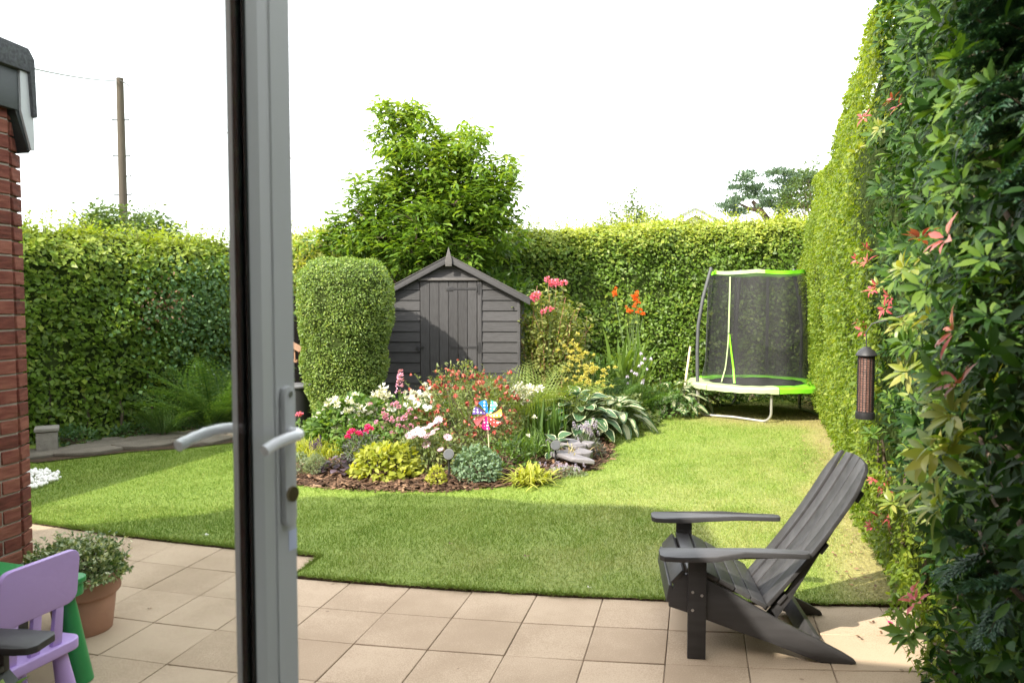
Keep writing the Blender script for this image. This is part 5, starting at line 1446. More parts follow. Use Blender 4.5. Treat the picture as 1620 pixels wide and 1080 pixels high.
for f, dr_ in ((.968, .012), (.968, .004), (1.0, .004), (1.0, .012)):
    for k in range(K):
        p = net_pt(2 * math.pi * k / K, f); rr = math.hypot(p.x, p.y); V.append((p.x * (rr + dr_) / rr, p.y * (rr + dr_) / rr, p.z))
Fs = [(j * K + k, j * K + (k + 1) % K, ((j + 1) % 4) * K + (k + 1) % K, ((j + 1) % 4) * K + k) for j in range(4) for k in range(K)]
m = MB(); m.add(V, Fs, 0)
ba = m.build('top_band', ['pad_green', 'pad_pale'], tr, smooth=True)
for p in ba.data.polygons:
    an = math.degrees(math.atan2(p.center.y, p.center.x)) % 360
    if 195 < an < 262: p.material_index = 1
def strip(a_f, w, mat, name):
    V, Fs = [], []
    for i, (a, f) in enumerate(a_f):
        for s_ in (-1, 1):
            p = net_pt(a + s_ * w / 2 / NR0, f); rr = math.hypot(p.x, p.y); e = .012
            V += [(p.x * (rr + e) / rr, p.y * (rr + e) / rr, p.z), (p.x * (rr + e + .005) / rr, p.y * (rr + e + .005) / rr, p.z)]
    for i in range(len(a_f) - 1):
        a = i * 4; b_ = a + 4
        Fs += [(a + 1, a + 3, b_ + 3, b_ + 1), (a, b_, b_ + 2, a + 2), (a, a + 1, b_ + 1, b_), (a + 2, b_ + 2, b_ + 3, a + 3)]
    m = MB(); m.add(V, Fs); m.build(name, mat, tr)
zA = R(221)
strip([(zA, f) for f in np.linspace(.95, .45, 8)], .028, 'pad_pale', 'zip_strip')
strip([(zA - .10 * k ** 1.6, .44 - .43 * k) for k in np.linspace(0, 1, 8)], .022, 'pad_pale', 'zip_strip')
strip([(zA + .02 + .16 * k, .44 - .43 * k) for k in np.linspace(0, 1, 8)], .026, 'pad_green', 'zip_strip')
for an in (100, 60, 150):
    strip([(R(an), f) for f in np.linspace(.97, .02, 8)], .05, 'pole_foam', 'net_seam')
# leaning cane behind
m = MB(); e0, e1_ = at(1080, 606, 12.5), at(1092, 548, 12.8); m.tube([Vector((e0.x, 12.5, 0)), e1_], [.022, .018], 7)
tag(m.build('wooden_stake', 'stick_wood'), 'pale wooden stake leaning against the hedge left of the trampoline', 'stake')

# ================================================================== ADIRONDACK CHAIRS
def make_chair(label, loc, rz):
    t = thing('garden_chair', label, 'chair', loc, rz, 'dark slatted garden chairs on the patio')
    M_ = 'poly_black'
    HWD = .29                                # half distance between the side boards
    def sx(poly, y0, y1, name, mat=M_, bevel=.004): 
        m = MB(); m.prism(poly, lambda p, q_, k: (p, k, q_), y0, y1); return m.build(name, mat, t, bevel=bevel)
    stringer = [(-.135, .245), (-.128, .31), (-.10, .375), (-.06, .41), (-.02, .415), (.05, .392), (.15, .34), (.28, .265), (.42, .19), (.58, .115), (.70, .055), (.755, .022), (.762, .006), (.74, 0), (.60, 0), (.50, .035), (.36, .085), (.20, .135), (.05, .185), (-.05, .22)]
    seatx = [(-.02, .418), (.06, .392), (.14, .349), (.22, .304), (.30, .262)]
    for s_ in (-1, 1):
        y = s_ * HWD
        sx(stringer, y - .013, y + .013, 'side_rail')
        yy = y + s_ * .031
        m = MB(); m.box((0, yy, .25), (.088, .028, .50)); lg = m.build('front_leg', M_, t, bevel=.004)
        for (bx_, bz_) in ((-.022, .335), (.022, .32), (-.022, .245)):
            m = MB(); m.tube([(bx_, yy + s_ * .0135, bz_), (bx_, yy + s_ * .017, bz_)], .007, 10); m.build('bolt', 'screw_steel', lg)
        # arm: paddle outline in plan, tapering to the back and lifted a little at the rear
        outl = [(-.185, -.055), (-.165, -.08), (-.08, -.085), (.08, -.075), (.22, -.045), (.38, -.032), (.50, -.03), (.53, -.015), (.53, .03), (.50, .04), (.30, .045), (.12, .055), (0, .062), (-.12, .068), (-.165, .06), (-.185, .035)]
        m = MB()
        m.prism([(p, q_ * s_ if s_ > 0 else q_ * s_) for p, q_ in outl], lambda p, q_, k: (p, y + s_ * .030 + (-q_), k + .502 + .022 * (1 - math.cos(max(0, min(1, (p - .02) / .2)) * math.pi)) * .5), 0, .026)
        m.build('armrest', M_, t, bevel=.005)
        m = MB(); m.prism([(0, .46), (.06, .501), (-.04, .501), (-.04, .40), (-.02, .40)], lambda p, q_, k: (p + .085, k, q_), yy - .012, yy + .012); 
        # back support rising from the side rail
        bs = [(.345, .195), (.40, .175), (.47, .28), (.57, .46), (.66, .62), (.735, .76), (.715, .765), (.63, .62), (.54, .465), (.45, .32)]
        sx(bs, s_ * .215 - .012, s_ * .215 + .012, 'back_support')
    # seat slats follow the curve of the rails
    sl_pts = [((-.128, .265), (-.115, .352), .02), ((-.112, .356), (-.055, .42), .02), ((-.050, .424), (.022, .418), .02), ((.028, .416), (.100, .380), .02), ((.106, .377), (.176, .338), .02), ((.182, .335), (.252, .297), .02), ((.258, .294), (.330, .254), .02)]
    for (a, b_, th) in sl_pts:
        d = Vector((b_[0] - a[0], 0, b_[1] - a[1])); nv = Vector((-d.z, 0, d.x)).normalized() * th
        m = MB(); m.frame(Vector((a[0], -HWD - .012, a[1])), d, (0, 2 * HWD + .024, 0), nv); m.build('seat_slat', M_, t, bevel=.004)
    # back: five slats, gently bowed, fanned at the top
    base = Vector((.345, 0, .235)); 
    def bp_(h): return Vector((.345 + .50 * h + .05 * math.sin(h * math.pi) * .6, 0, .225 + .735 * h))
    widths = .098
    for k in range(5):
        c0 = (k - 2) * .101; fan = (k - 2) * .014
        top = [.955, .985, 1.0, .985, .955][k]
        V = []; K = 12; ring = []
        for j in range(K + 1):
            h = top * j / K; p = bp_(h); d = (bp_(h + .02) - bp_(h - .02)).normalized(); nv = Vector((-d.z, 0, d.x))
            w = widths / 2; cy = c0 + fan * h
            bow = .018 * ((cy) / .25) ** 2          # shallow dish across the back
            l, r = cy - w, cy + w
            if j >= K - 2:                           # rounded crown
                f = (j - (K - 2)) / 2
                if k == 0: l += .055 * f ** 1.5
                elif k == 4: r -= .055 * f ** 1.5
                elif k == 1: l += .018 * f; 
                elif k == 3: r -= .018 * f
                else: l += .006 * f ** 2; r -= .006 * f ** 2
            for yy_, off in ((l, bow + .010), (r, bow + .010), (r, bow - .010), (l, bow - .010)):
                q_ = p + nv * off; V.append((q_.x, yy_, q_.z))
        if k in (0, 1, 3, 4):
            # slope the end of the outer slats towards the crown
            s_ = -1 if k < 2 else 1; dz = .022 if k in (0, 4) else .010
            for idx in range(K * 4, K * 4 + 4):
                x, y_, z_ = V[idx]; inner_ = (idx - K * 4) in ((1, 2) if k < 2 else (0, 3))
                if inner_: V[idx] = (x + dz * .5, y_, z_ + dz)
        Fs = [(3, 2, 1, 0), tuple(K * 4 + i for i in range(4))]
        for j in range(K): Fs += [(j * 4 + i, j * 4 + (i + 1) % 4, (j + 1) * 4 + (i + 1) % 4, (j + 1) * 4 + i) for i in range(4)]
        m = MB(); m.add(V, Fs); m.build('back_slat', M_, t, bevel=.004)
    for h, hw_ in ((.10, .24), (.45, .235), (.80, .225)):
        p = bp_(h); d = (bp_(h + .02) - bp_(h - .02)).normalized(); nv = Vector((-d.z, 0, d.x))
        m = MB(); m.frame(p - nv * .034 + Vector((0, -hw_, 0)) - d * .03, d * .06, (0, 2 * hw_, 0), nv * .018); m.build('back_rail', M_, t, bevel=.004)
    m = MB(); m.frame(Vector((.535, -HWD + .014, .055)), (.03, 0, -.015), (0, 2 * HWD - .028, 0), (.035, 0, .075)); m.build('cross_brace', M_, t, bevel=.003)
    return t
c1 = make_chair('dark grey slatted garden chair facing left at the patio edge by the hedge', (.92, 3.86, 0), R(-7)); c1.scale = (.97, .97, .97)
c2 = dup(c1, (-1.42 - .19, 2.32, 0), R(180 - 4), 'dark slatted garden chair mostly out of frame, only its armrest showing beside the lilac chair')
c2.location = (-1.83, 2.27, 0); c2.scale = (1, 1, 1)

# ================================================================== CHILD'S CHAIR AND TABLE
def cone_leg(m, top, bot, r0, r1): m.tube([top, Vector(top).lerp(Vector(bot), .5), bot], [r0, (r0 + r1) / 2, r1], 18)
pd = Vector((.31, .95, 0)).normalized()      # along the chair back
cc = Vector((-1.99, 2.80, 0)) + pd * .17
kid = thing('child_chair', 'lilac plastic child chair with a rounded back board beside the green table', 'chair', (cc.x, cc.y, 0), math.atan2(pd.y, pd.x))
# local x along the back board, local y towards the seat front (away to the left)
bt = R(7)
def kb(x, y, z): return Vector((x, y - math.tan(bt) * (z - .30), z))
W_ = .175
out = []
for (cx_, cz_, a0) in ((W_ - .045, .635, 0), (-W_ + .045, .635, 90), (-W_ + .045, .505, 180), (W_ - .045, .505, 270)):
    for k in range(6):
        a = R(a0 + 18 * k); out.append((cx_ + .045 * math.cos(a), cz_ + .045 * math.sin(a) + (.018 * (1 - (cx_ / W_) ** 2) if cz_ > .6 else 0)))
m = MB(); m.prism(out, lambda p, q_, t: kb(p, t - .04, q_), -.0125, .0125); m.build('back_board', 'kid_lilac', kid, bevel=.006, seg=3)
for x in (-.105, -.005, .095):
    m = MB(); m.prism([(x - .022, .29), (x + .022, .29), (x + .018, .48), (x - .018, .48)], lambda p, q_, t: kb(p, t - .04, q_), -.011, .011); m.build('back_post', 'kid_lilac', kid, bevel=.004)
m = MB()
out = []
for (cx_, cy_, a0) in ((W_ - .05, .24, 0), (-W_ + .05, .24, 90), (-W_ + .02, -.02, 180), (W_ - .02, -.02, 270)):
    for k in range(6):
        a = R(a0 + 18 * k); out.append((cx_ + .05 * math.cos(a), cy_ + .05 * math.sin(a)))
m.prism(out, lambda p, q_, t: (p, q_, t), .255, .30); m.build('seat', 'kid_lilac', kid, bevel=.008, seg=3)
for (x, y) in ((.125, -.02), (-.125, -.02), (.125, .22), (-.125, .22)):
    m = MB(); cone_leg(m, (x, y, .262), (x * 1.28, y * 1.25 - .01, 0), .027, .043); m.build('leg', 'kid_lilac', kid, smooth=True)
ta = Vector((-.30, -.954, 0)).normalized(); tbv = Vector((-.954, .30, 0))
tcorn = Vector((-1.895, 3.36, 0))
tabl = thing('child_table', 'low green plastic child table behind the lilac chair', 'table', (tcorn + ta * .28 + tbv * .30).to_tuple(), math.atan2(tbv.y, tbv.x))
out = []
for (cx_, cy_, a0) in ((.25, .23, 0), (-.25, .23, 90), (-.25, -.23, 180), (.25, -.23, 270)):
    for k in range(6):
        a = R(a0 + 18 * k); out.append((cx_ + .05 * math.cos(a), cy_ + .05 * math.sin(a)))
m = MB(); m.prism(out, lambda p, q_, t: (p, q_, t), .455, .48); m.build('table_top', 'kid_green', tabl, bevel=.006, seg=3)
m = MB(); m.prism([(p * .97, q_ * .97) for p, q_ in out], lambda p, q_, t: (p, q_, t), .40, .456); m.build('apron', 'kid_green', tabl, bevel=.004)
for sx_ in (-1, 1):
    for sy_ in (-1, 1):
        m = MB(); cone_leg(m, (sx_ * .225, sy_ * .205, .42), (sx_ * .262, sy_ * .24, 0), .034, .055); m.build('leg', 'kid_green', tabl, smooth=True)

# ================================================================== POTS
pl = Vector((-2.23, 3.87, 0))
pot = thing('plant_pot', 'round terracotta plant pot on the patio by the brick corner', 'pot', pl)
m = MB(); m.lathe([(0, 0), (.128, 0), (.134, .006), (.158, .205), (.150, .27), (.0, .27)], 40); m.build('body', 'terracotta', pot, smooth=True)
m = MB(); m.lathe([(.158, .196), (.172, .200), (.178, .208), (.184, .30), (.182, .308), (.166, .309), (.160, .27), (.150, .20)], 40); m.build('rim', 'terracotta', pot, smooth=True)
m = MB(); m.lathe([(0, .283), (.158, .278)], 30); m.build('soil', 'soil', pot)
ev = thing('euonymus_plant', 'small leaved white variegated evergreen growing in the terracotta pot', 'plant', (pl.x, pl.y, .285))
P, D, N, Ls, Ws = mound(.25, .23, .155, 3600, .030, .55, 3, .25, low=.5)
P[:, 0] -= .05; 
leaves('foliage', P, D, N, Ls, Ws, .45 + .33 * rng.normal(size=len(P)), 'variegated', ev)
m = MB(); stems_to(m, P[rng.choice(len(P), 40)] * .95, .003, (0, 0, -.01), .05); m.build('stem', 'twig', ev)
# sprigs standing proud of the mound
LP, LD = [], []
for k in range(60):
    a = random.uniform(0, 6.28); r = random.uniform(.05, .27); b_ = Vector((r * math.cos(a) - .05, r * math.sin(a) * .85, .15 * math.sqrt(max(0, 1 - (r / .33) ** 2))))
    dv = Vector((math.cos(a) * .4, math.sin(a) * .4, 1))
    for j in range(8): LP.append(b_ + dv * .008 * j); LD.append((random.gauss(0, 1), random.gauss(0, 1), .6))
n = len(LP); leaves('shoot_leaf', LP, LD, rdir(n) * .5 + [0, 0, 1], np.full(n, .026), np.full(n, .013), .5 + .3 * rng.normal(size=n), 'variegated', ev)

lp = at(18, 1075, 2.15)
nearpot = thing('leafy_plant', 'mid green broad leaved plant just entering the bottom left corner', 'plant', (lp.x - .02, 2.1, 0))
n = 16
bb_ = np.zeros((n, 3)); bb_[:, 2] = lp.z - .08
blades('leaf_blade', bb_, rng.uniform(0, 6.28, n), rng.uniform(.12, .18, n), .035, R(60) + .3 * rng.normal(size=n), .35, .6 + .2 * rng.normal(size=n), 'mid_leaf', nearpot)
m = MB(); m.tube([(0, 0, 0), (0, 0, lp.z - .13)], [.012, .008], 6); m.build('stem', 'twig', nearpot)

# ================================================================== FLOWER BED PLANTING
random.seed(77)
def flower_mesh(kind, mat, r=.03):
    """small flower heads, facing +Z, sharing one mesh per kind"""
    if kind == 'daisy':
        n = 12; a = np.arange(n) / n * 2 * np.pi
        D = np.stack([np.cos(a), np.sin(a), np.full(n, .18)], 1); P = D * r * .12
        return leaves('flower', P, D, np.tile([0, 0, 1.0], (n, 1)) + .1 * rdir(n), np.full(n, r), np.full(n, r * .55), rng.uniform(0, 1, n), mat, tmpl='petal', as_mesh=True)
    if kind == 'ball':
        n = 34; D = rdir(n); D[:, 2] = np.abs(D[:, 2]) - .15; P = D * r * .35
        return leaves('flower', P, D + .3 * rdir(n), rdir(n), np.full(n, r * .75), np.full(n, r * .55), rng.uniform(0, 1, n), mat, tmpl='petal', as_mesh=True)
    if kind == 'umbel':
        n = 40; D = rdir(n); D[:, 2] = np.abs(D[:, 2]) + .05; D = nrm(D); P = D * r * rng.uniform(.0, .72, (n, 1))
        return leaves('flower', P, D + .6 * rdir(n), rdir(n), np.full(n, r * .62), np.full(n, r * .36), rng.uniform(0, 1, n), mat, tmpl='petal', as_mesh=True)
    if kind == 'spike':
        n = 60; t = rng.uniform(0, 1, n) ** .8; a = rng.uniform(0, 6.28, n); rr = r * .32 * (1 - t) + .004
        P = np.stack([rr * np.cos(a), rr * np.sin(a), t * r * 2.2], 1); D = np.stack([np.cos(a), np.sin(a), np.full(n, .7)], 1)
        return leaves('flower', P, D, rdir(n), np.full(n, r * .32), np.full(n, r * .2), rng.uniform(0, 1, n), mat, tmpl='petal', as_mesh=True)
    if kind == 'bell':                       # small hanging tubes
        n = 5; a = np.arange(n) / n * 2 * np.pi
        P = np.stack([np.cos(a) * r * .12, np.sin(a) * r * .12, a * 0], 1); D = np.stack([np.cos(a) * .35, np.sin(a) * .35, np.full(n, -1.0)], 1)
        N = np.stack([np.cos(a), np.sin(a), a * 0], 1)
        return leaves('flower', P, D, N, np.full(n, r), np.full(n, r * .5), rng.uniform(0, 1, n), mat, tmpl='petal', as_mesh=True)
FM = {k: flower_mesh(*v) for k, v in {
    'w_umbel': ('umbel', 'petal_white', .075), 'w_small': ('umbel', 'petal_white', .05), 'w_daisy': ('daisy', 'petal_white', .05), 'pale_daisy': ('daisy', 'petal_pale', .055), 'magenta': ('ball', 'petal_magenta', .045),
    'pink': ('ball', 'petal_pink', .04), 'pale_ball': ('ball', 'petal_pale', .045), 'astilbe': ('spike', 'petal_pink', .09), 'rose': ('ball', 'petal_rose', .05), 'red_bell': ('bell', 'petal_red', .032), 'orange': ('spike', 'petal_orange', .04),
    'orange_ball': ('ball', 'petal_orange', .035), 'lilac': ('bell', 'petal_lilac', .045), 'lav': ('spike', 'petal_purple', .028), 'yellow': ('umbel', 'petal_yellow', .04), 'lilac_spike': ('spike', 'petal_lilac', .03)}.items()}
def put_flowers(root, kind, pts, tilt=.35, sc=(.8, 1.2), face=None):
    for p in pts:
        o = link('flower', FM[kind], root, p)
        if face is not None:
            d = (Vector(face) + Vector((random.gauss(0, tilt), random.gauss(0, tilt), random.gauss(0, tilt)))).normalized()
            o.rotation_euler = d.to_track_quat('Z', 'Y').to_euler()
        else: o.rotation_euler = (random.gauss(0, tilt), random.gauss(0, tilt), random.uniform(0, 6.28))
        s_ = random.uniform(*sc); o.scale = (s_, s_, s_)
def flower_stems(root, pts, spread=.06, r=.0025, mat='green_stem'):
    m = MB(); stems_to(m, [Vector(p) - Vector((0, 0, .005)) for p in pts], r, (0, 0, -.02), spread); m.build('stem', mat, root)
plain('green_stem', (0.10, 0.15, 0.05), 0.6, 0.2, 10, 0)
def bed_loc(px, Y): 
    x = at(px, 600, Y).x; return (x, Y, bz(x, Y))
def grass_clump(name, label, cat, px, Y, n, L, w, mat, rise=(75, 14), droop=.5, spread=.07, tint=.5, group=None):
    root = thing(name, label, cat, bed_loc(px, Y), 0, group)
    b = np.zeros((n, 3)); b[:, :2] = rng.normal(size=(n, 2)) * spread; b[:, 2] = -.01
    azz = rng.uniform(0, 6.28, n)
    blades('leaf_blade', b, azz, L * rng.uniform(.6, 1.1, n), w * rng.uniform(.7, 1.3, n), np.clip(R(rise[0]) + R(rise[1]) * rng.normal(size=n), .25, 1.55), droop * rng.uniform(.6, 1.3, n), tint + .2 * rng.normal(size=n), mat, root)
    return root
def rel(px, py, Y, root): return at(px, py, Y) - Vector(root.location)

# yellow hakone grass beside the door
grass_clump('hakone_grass', 'bright yellow green arching grass clump at the left end of the flower bed', 'ornamental grass', 497, 7.9, 420, .42, .011, 'lime_blade', droop=.55, spread=.16)
grass_clump('sedge_grass', 'small yellow green grass tuft behind the lavender mound at the left end of the bed', 'ornamental grass', 520, 7.75, 170, .30, .010, 'lime_blade', droop=.5, spread=.10)
# white phlox-like clump with broad leaves
r_ = bush('white_flower_clump', 'leafy green clump with white flower heads in front of the round bush', 'flowering plant', bed_loc(560, 8.15), .50, .36, .60, 1700, .095, .45, 'mid_leaf', .55, 'long', seed=2)
pts = [rel(u, v, 8.0 + random.uniform(-.1, .1), r_) for u, v in ((522, 641), (532, 637), (516, 648), (553, 637), (603, 623), (596, 628), (612, 630), (557, 650), (548, 653), (585, 653), (593, 650), (566, 666), (558, 668), (541, 680), (534, 676), (605, 618), (576, 660), (570, 648))]
put_flowers(r_, 'w_umbel', pts, .4, (.65, 1.0)); flower_stems(r_, pts, .12)
# pink astilbe and phlox
r_ = bush('pink_phlox', 'tall thin stemmed plant with pink flower spikes between white flowers and the red bush', 'flowering plant', bed_loc(636, 7.95), .30, .26, .52, 620, .07, .3, 'pen_leaf', .5, 'long', seed=4)
pts = [rel(u, v, 7.9, r_) for u, v in ((632, 622), (633, 612))]; put_flowers(r_, 'astilbe', pts, .15, (.9, 1.1)); flower_stems(r_, pts, .06)
pts = [rel(u + random.gauss(0, 3), v + random.gauss(0, 3), 7.75, r_) for u, v in ((628, 638), (624, 642), (633, 643), (610, 660), (604, 656), (614, 664), (645, 655), (650, 652), (640, 658), (618, 668), (634, 676), (642, 680), (630, 640), (612, 658), (620, 690), (636, 696))]
put_flowers(r_, 'pink', pts, .4, (.6, 1.0)); flower_stems(r_, pts, .1)
# white daisies / yarrow
r_ = bush('white_daisy_clump', 'mass of white daisies leaning left in front of the shed door', 'flowering plant', bed_loc(672, 8.5), .36, .26, .55, 700, .06, .35, 'mid_leaf', .5, 'long', seed=5)
pts = [rel(u + random.gauss(0, 4), v + random.gauss(0, 3), 8.3 + random.uniform(-.12, .12), r_) for u, v in ((688, 612), (680, 618), (672, 622), (664, 626), (660, 634), (668, 636), (676, 632), (684, 628), (690, 622), (656, 640), (650, 646), (660, 646), (670, 645), (645, 630), (652, 628), (640, 640), (664, 618), (668, 641), (655, 633), (674, 638))] 
put_flowers(r_, 'w_daisy', pts, .35, (.55, .85), face=(-.3, -.75, .8)); 
pts2 = [rel(u, v, 8.0, r_) for u, v in ((658, 643), (622, 648), (615, 647), (672, 643), (675, 647), (680, 644))]
put_flowers(r_, 'w_daisy', pts2, .3, (.5, .8), face=(-.3, -.75, .8)); flower_stems(r_, pts + pts2, .12)
# magenta pinks over smoky foliage
r_ = bush('magenta_pinks', 'smoky grey leaved plant topped by bright magenta flowers', 'flowering plant', bed_loc(575, 7.35), .22, .17, .36, 700, .05, .3, 'smoke_leaf', .45, 'long', seed=6)
pts = [rel(u + random.gauss(0, 2), v + random.gauss(0, 2), 7.2, r_) for u, v in ((554, 685), (551, 688), (566, 684), (570, 687), (583, 679), (589, 681), (586, 676), (558, 682), (580, 684))]
put_flowers(r_, 'magenta', pts, .3, (.7, .95)); flower_stems(r_, pts, .08)
r_ = thing('magenta_pink', 'single pink flower just right of the door handle above the yellow grass', 'flowering plant', bed_loc(472, 7.75))
pts = [rel(471, 657, 7.75, r_), rel(475, 655, 7.75, r_)]; put_flowers(r_, 'rose', pts, .2, (.6, .8)); flower_stems(r_, pts, .02)
n = 60; blades('leaf_blade', np.zeros((n, 3)), rng.uniform(0, 6.28, n), rng.uniform(.1, .25, n), .008, R(65), .4, .5 + .2 * rng.normal(size=n), 'green_blade', r_)
# pale pink open flowers
r_ = bush('pale_pink_dahlia', 'low plant with flat pale pink flowers left of the pinwheel', 'flowering plant', bed_loc(672, 7.35), .36, .24, .36, 900, .055, .4, 'pen_leaf', .5, 'long', seed=7)
pts = [rel(u, v, 7.15 + random.uniform(-.06, .06), r_) for u, v in ((650, 687), (657, 684), (664, 681), (671, 678), (678, 676), (660, 679), (676, 690), (685, 684), (690, 680), (668, 686), (690, 667), (694, 664), (675, 703), (697, 711), (708, 692), (682, 672), (655, 690), (645, 690))]
put_flowers(r_, 'pale_daisy', pts, .3, (.55, .85), face=(-.35, -.6, .9)); flower_stems(r_, pts, .14)
# red penstemon
r_ = bush('red_penstemon', 'large airy bush covered in small red bell flowers in the middle of the bed', 'flowering plant', bed_loc(745, 8.15), .66, .44, .86, 4600, .045, .34, 'pen_leaf', .5, 'long', seed=8, nst=90, amp=.3)
P, D, N, Ls, Ws = mound(.66, .46, .90, 420, .03, .5, 8, .3, low=.1)
P = P[(P[:, 1] < .12)][:225]
pts = [Vector(p) for p in P]
put_flowers(r_, 'red_bell', pts, .5, (.9, 1.9)); 
# tall shoots
tp_ = [rel(u, v, 8.2 + random.uniform(-.2, .2), r_) for u, v in ((655, 590), (678, 596), (718, 580), (742, 585), (690, 598), (765, 578), (700, 592), (730, 574), (752, 592), (712, 600), (780, 600), (640, 604))]
flower_stems(r_, tp_, .12); LP, LD = [], []
for t in tp_:
    for j in range(26):
        f = random.uniform(.45, 1); b_ = Vector((t.x * f, t.y * f, t.z * f)); LP.append(b_); LD.append((random.gauss(0, 1), random.gauss(0, 1), .5))
n = len(LP); leaves('shoot_leaf', LP, LD, rdir(n) * .5 + [0, 0, 1], rng.uniform(.03, .055, n), np.full(n, .014), .6 + .2 * rng.normal(size=n), 'pen_leaf', r_)
put_flowers(r_, 'red_bell', [t * random.uniform(.72, 1.0) + Vector((random.gauss(0, .02), random.gauss(0, .02), 0)) for t in tp_ for _ in range(5)], .5, (.8, 1.3))
# white agapanthus right of the pinwheel
r_ = grass_clump('agapanthus', 'clump of white globe flowers on stalks right of the pinwheel', 'flowering plant', 833, 8.35, 90, .45, .022, 'green_blade', droop=.6, spread=.09)
pts = [rel(u, v, 8.3, r_) for u, v in ((815, 616), (824, 612), (832, 618), (822, 624), (845, 620), (853, 617), (838, 626), (826, 634), (833, 638), (818, 632), (840, 614), (829, 628))]
put_flowers(r_, 'w_umbel', pts, .3, (.65, .95)); flower_stems(r_, pts, .05)
r_ = grass_clump('day_lily', 'dense clump of narrow green strap leaves below the white globe flowers', 'leafy plant', 830, 7.9, 260, .46, .014, 'green_blade', rise=(70, 18), droop=.5, spread=.12)
pts = [rel(845, 661, 7.75, r_), rel(835, 690, 7.5, r_)]; put_flowers(r_, 'w_small', pts, .3, (.5, .7)); flower_stems(r_, pts, .05)
grass_clump('iris', 'upright dark green sword leaves left of the variegated hosta', 'leafy plant', 866, 8.4, 80, .60, .022, 'green_blade', rise=(85, 5), droop=.06, spread=.08, tint=.3)
# front edge plants
r_ = bush('box_mound', 'small olive green mound at the left front corner of the bed by the door', 'leafy plant', bed_loc(470, 7.25), .12, .11, .22, 900, .024, .5, 'silver_leaf', .2, seed=9, amp=.06)
r_ = bush('lavender', 'small grey green lavender mound with purple flower tips at the front left of the bed', 'lavender', bed_loc(498, 7.2), .11, .10, .17, 1500, .032, .12, 'silver_leaf', .55, seed=10, amp=.05)
pts = [rel(500 + random.gauss(0, 6), 706 + random.gauss(0, 4), 7.2, r_) for _ in range(14)]; put_flowers(r_, 'lav', pts, .15, (.8, 1.2)); flower_stems(r_, pts, .03, .0015)
hv = [mesh_np('leaf', *((lambda V, Fq: (V, [Fq]))(*lance_mesh('l', '', 1, .8, .3, .05))), {'tint': np.full(18, t)}, 'dark_leaf', smooth=True) for t in (.15, .5, .9)]
r_ = thing('heuchera', 'dark purple black leaved plant at the front of the bed left of the lime plant', 'leafy plant', bed_loc(540, 7.2))
for k in range(60):
    a = random.uniform(0, 6.28); rr = random.uniform(.02, .17); z = random.uniform(.03, .16) * (1.15 - rr / .2)
    o = link('leaf', hv[k % 3], r_, (rr * math.cos(a) * 1.2, rr * math.sin(a), z)); o.rotation_euler = (random.uniform(-.3, .6), random.gauss(0, .3), a - math.pi / 2); s_ = random.uniform(.05, .085); o.scale = (s_, s_, s_)
m = MB(); stems_to(m, [(random.gauss(0, .1), random.gauss(0, .08), .1) for _ in range(16)], .003, (0, 0, -.01), .03); m.build('stem', 'twig', r_)

def hosta_mesh(mat, asp=.62, cup=.18, bend=.35):
    nx_, ny = 7, 9; V, RM, VN = [], [], []
    for j in range(ny):
        t = j / (ny - 1); w = asp / 2 * (math.sin(math.pi * min(1, t * .93 + .05)) ** .75 * (1 - .25 * t) * 1.15) if 0 < t < 1 else .012
        for i in range(nx_):
            s_ = (i / (nx_ - 1) - .5) * 2
            V.append((w * s_, t, cup * w * s_ * s_ - bend * t * t + .02 * math.sin(t * 9 + s_ * 3) * abs(s_)))
            RM.append(max(abs(s_) ** 1.3, (max(0, t - .78) / .22) ** 1.2 * .95)); VN.append(s_ * .5)
    Fq = np.array([(j * nx_ + i, j * nx_ + i + 1, (j + 1) * nx_ + i + 1, (j + 1) * nx_ + i) for j in range(ny - 1) for i in range(nx_ - 1)])
    return mesh_np('leaf', np.array(V), [Fq], {'rim': np.array(RM), 'vein': np.array(VN)}, mat, smooth=True)
def hosta(label, px, Y, n, size, rad, h, mat, asp=.62, name='hosta', seed=0, bend=.35):
    root = thing(name, label, 'hosta', bed_loc(px, Y), 0, None)
    me_ = hosta_mesh(mat, asp, bend=bend); random.seed(seed); st = []
    for k in range(n):
        f = (k + .5) / n; a = k * 2.4 + random.uniform(-.3, .3); rr = rad * math.sqrt(f) * .75; z = h * (1 - .72 * f) * random.uniform(.8, 1.1)
        b_ = Vector((rr * math.cos(a), rr * math.sin(a), z)); st.append(b_)
        o = link('leaf', me_, root, b_); tip = .65 - 1.0 * f + random.gauss(0, .15)
        d = Vector((math.cos(a), math.sin(a), tip)).normalized(); up = Vector((0, 0, 1)); x = d.cross(up).normalized(); x = (x + up * random.gauss(0, .2)).normalized(); nv = x.cross(d).normalized(); x = d.cross(nv)
        o.rotation_euler = Matrix(((x.x, d.x, nv.x), (x.y, d.y, nv.y), (x.z, d.z, nv.z))).to_euler(); s_ = size * random.uniform(.75, 1.2); o.scale = (s_ * random.uniform(.9, 1.1), s_, s_)
    m = MB(); stems_to(m, st, .005, (0, 0, -.02), rad * .12); m.build('stem', 'green_stem', root)
    return root
r_ = bush('lime_plant', 'golden lime leaved mound at the front of the bed left of the solar light', 'leafy plant', bed_loc(610, 7.12), .32, .22, .27, 820, .075, .5, 'lime_blade', .5, 'long', seed=41, amp=.12)
r_ = bush('lime_plant', 'tiny bright lime plant alone in the bark at the front of the bed', 'leafy plant', bed_loc(690, 6.88), .09, .08, .15, 420, .030, .6, 'lime_blade', .6, seed=42, amp=.12)
r_ = bush('blue_green_plant', 'blue green finely cut leafy mound below the pinwheel', 'leafy plant', bed_loc(755, 7.05), .22, .18, .30, 1700, .042, .55, 'blue_leaf', .5, seed=12, amp=.15)
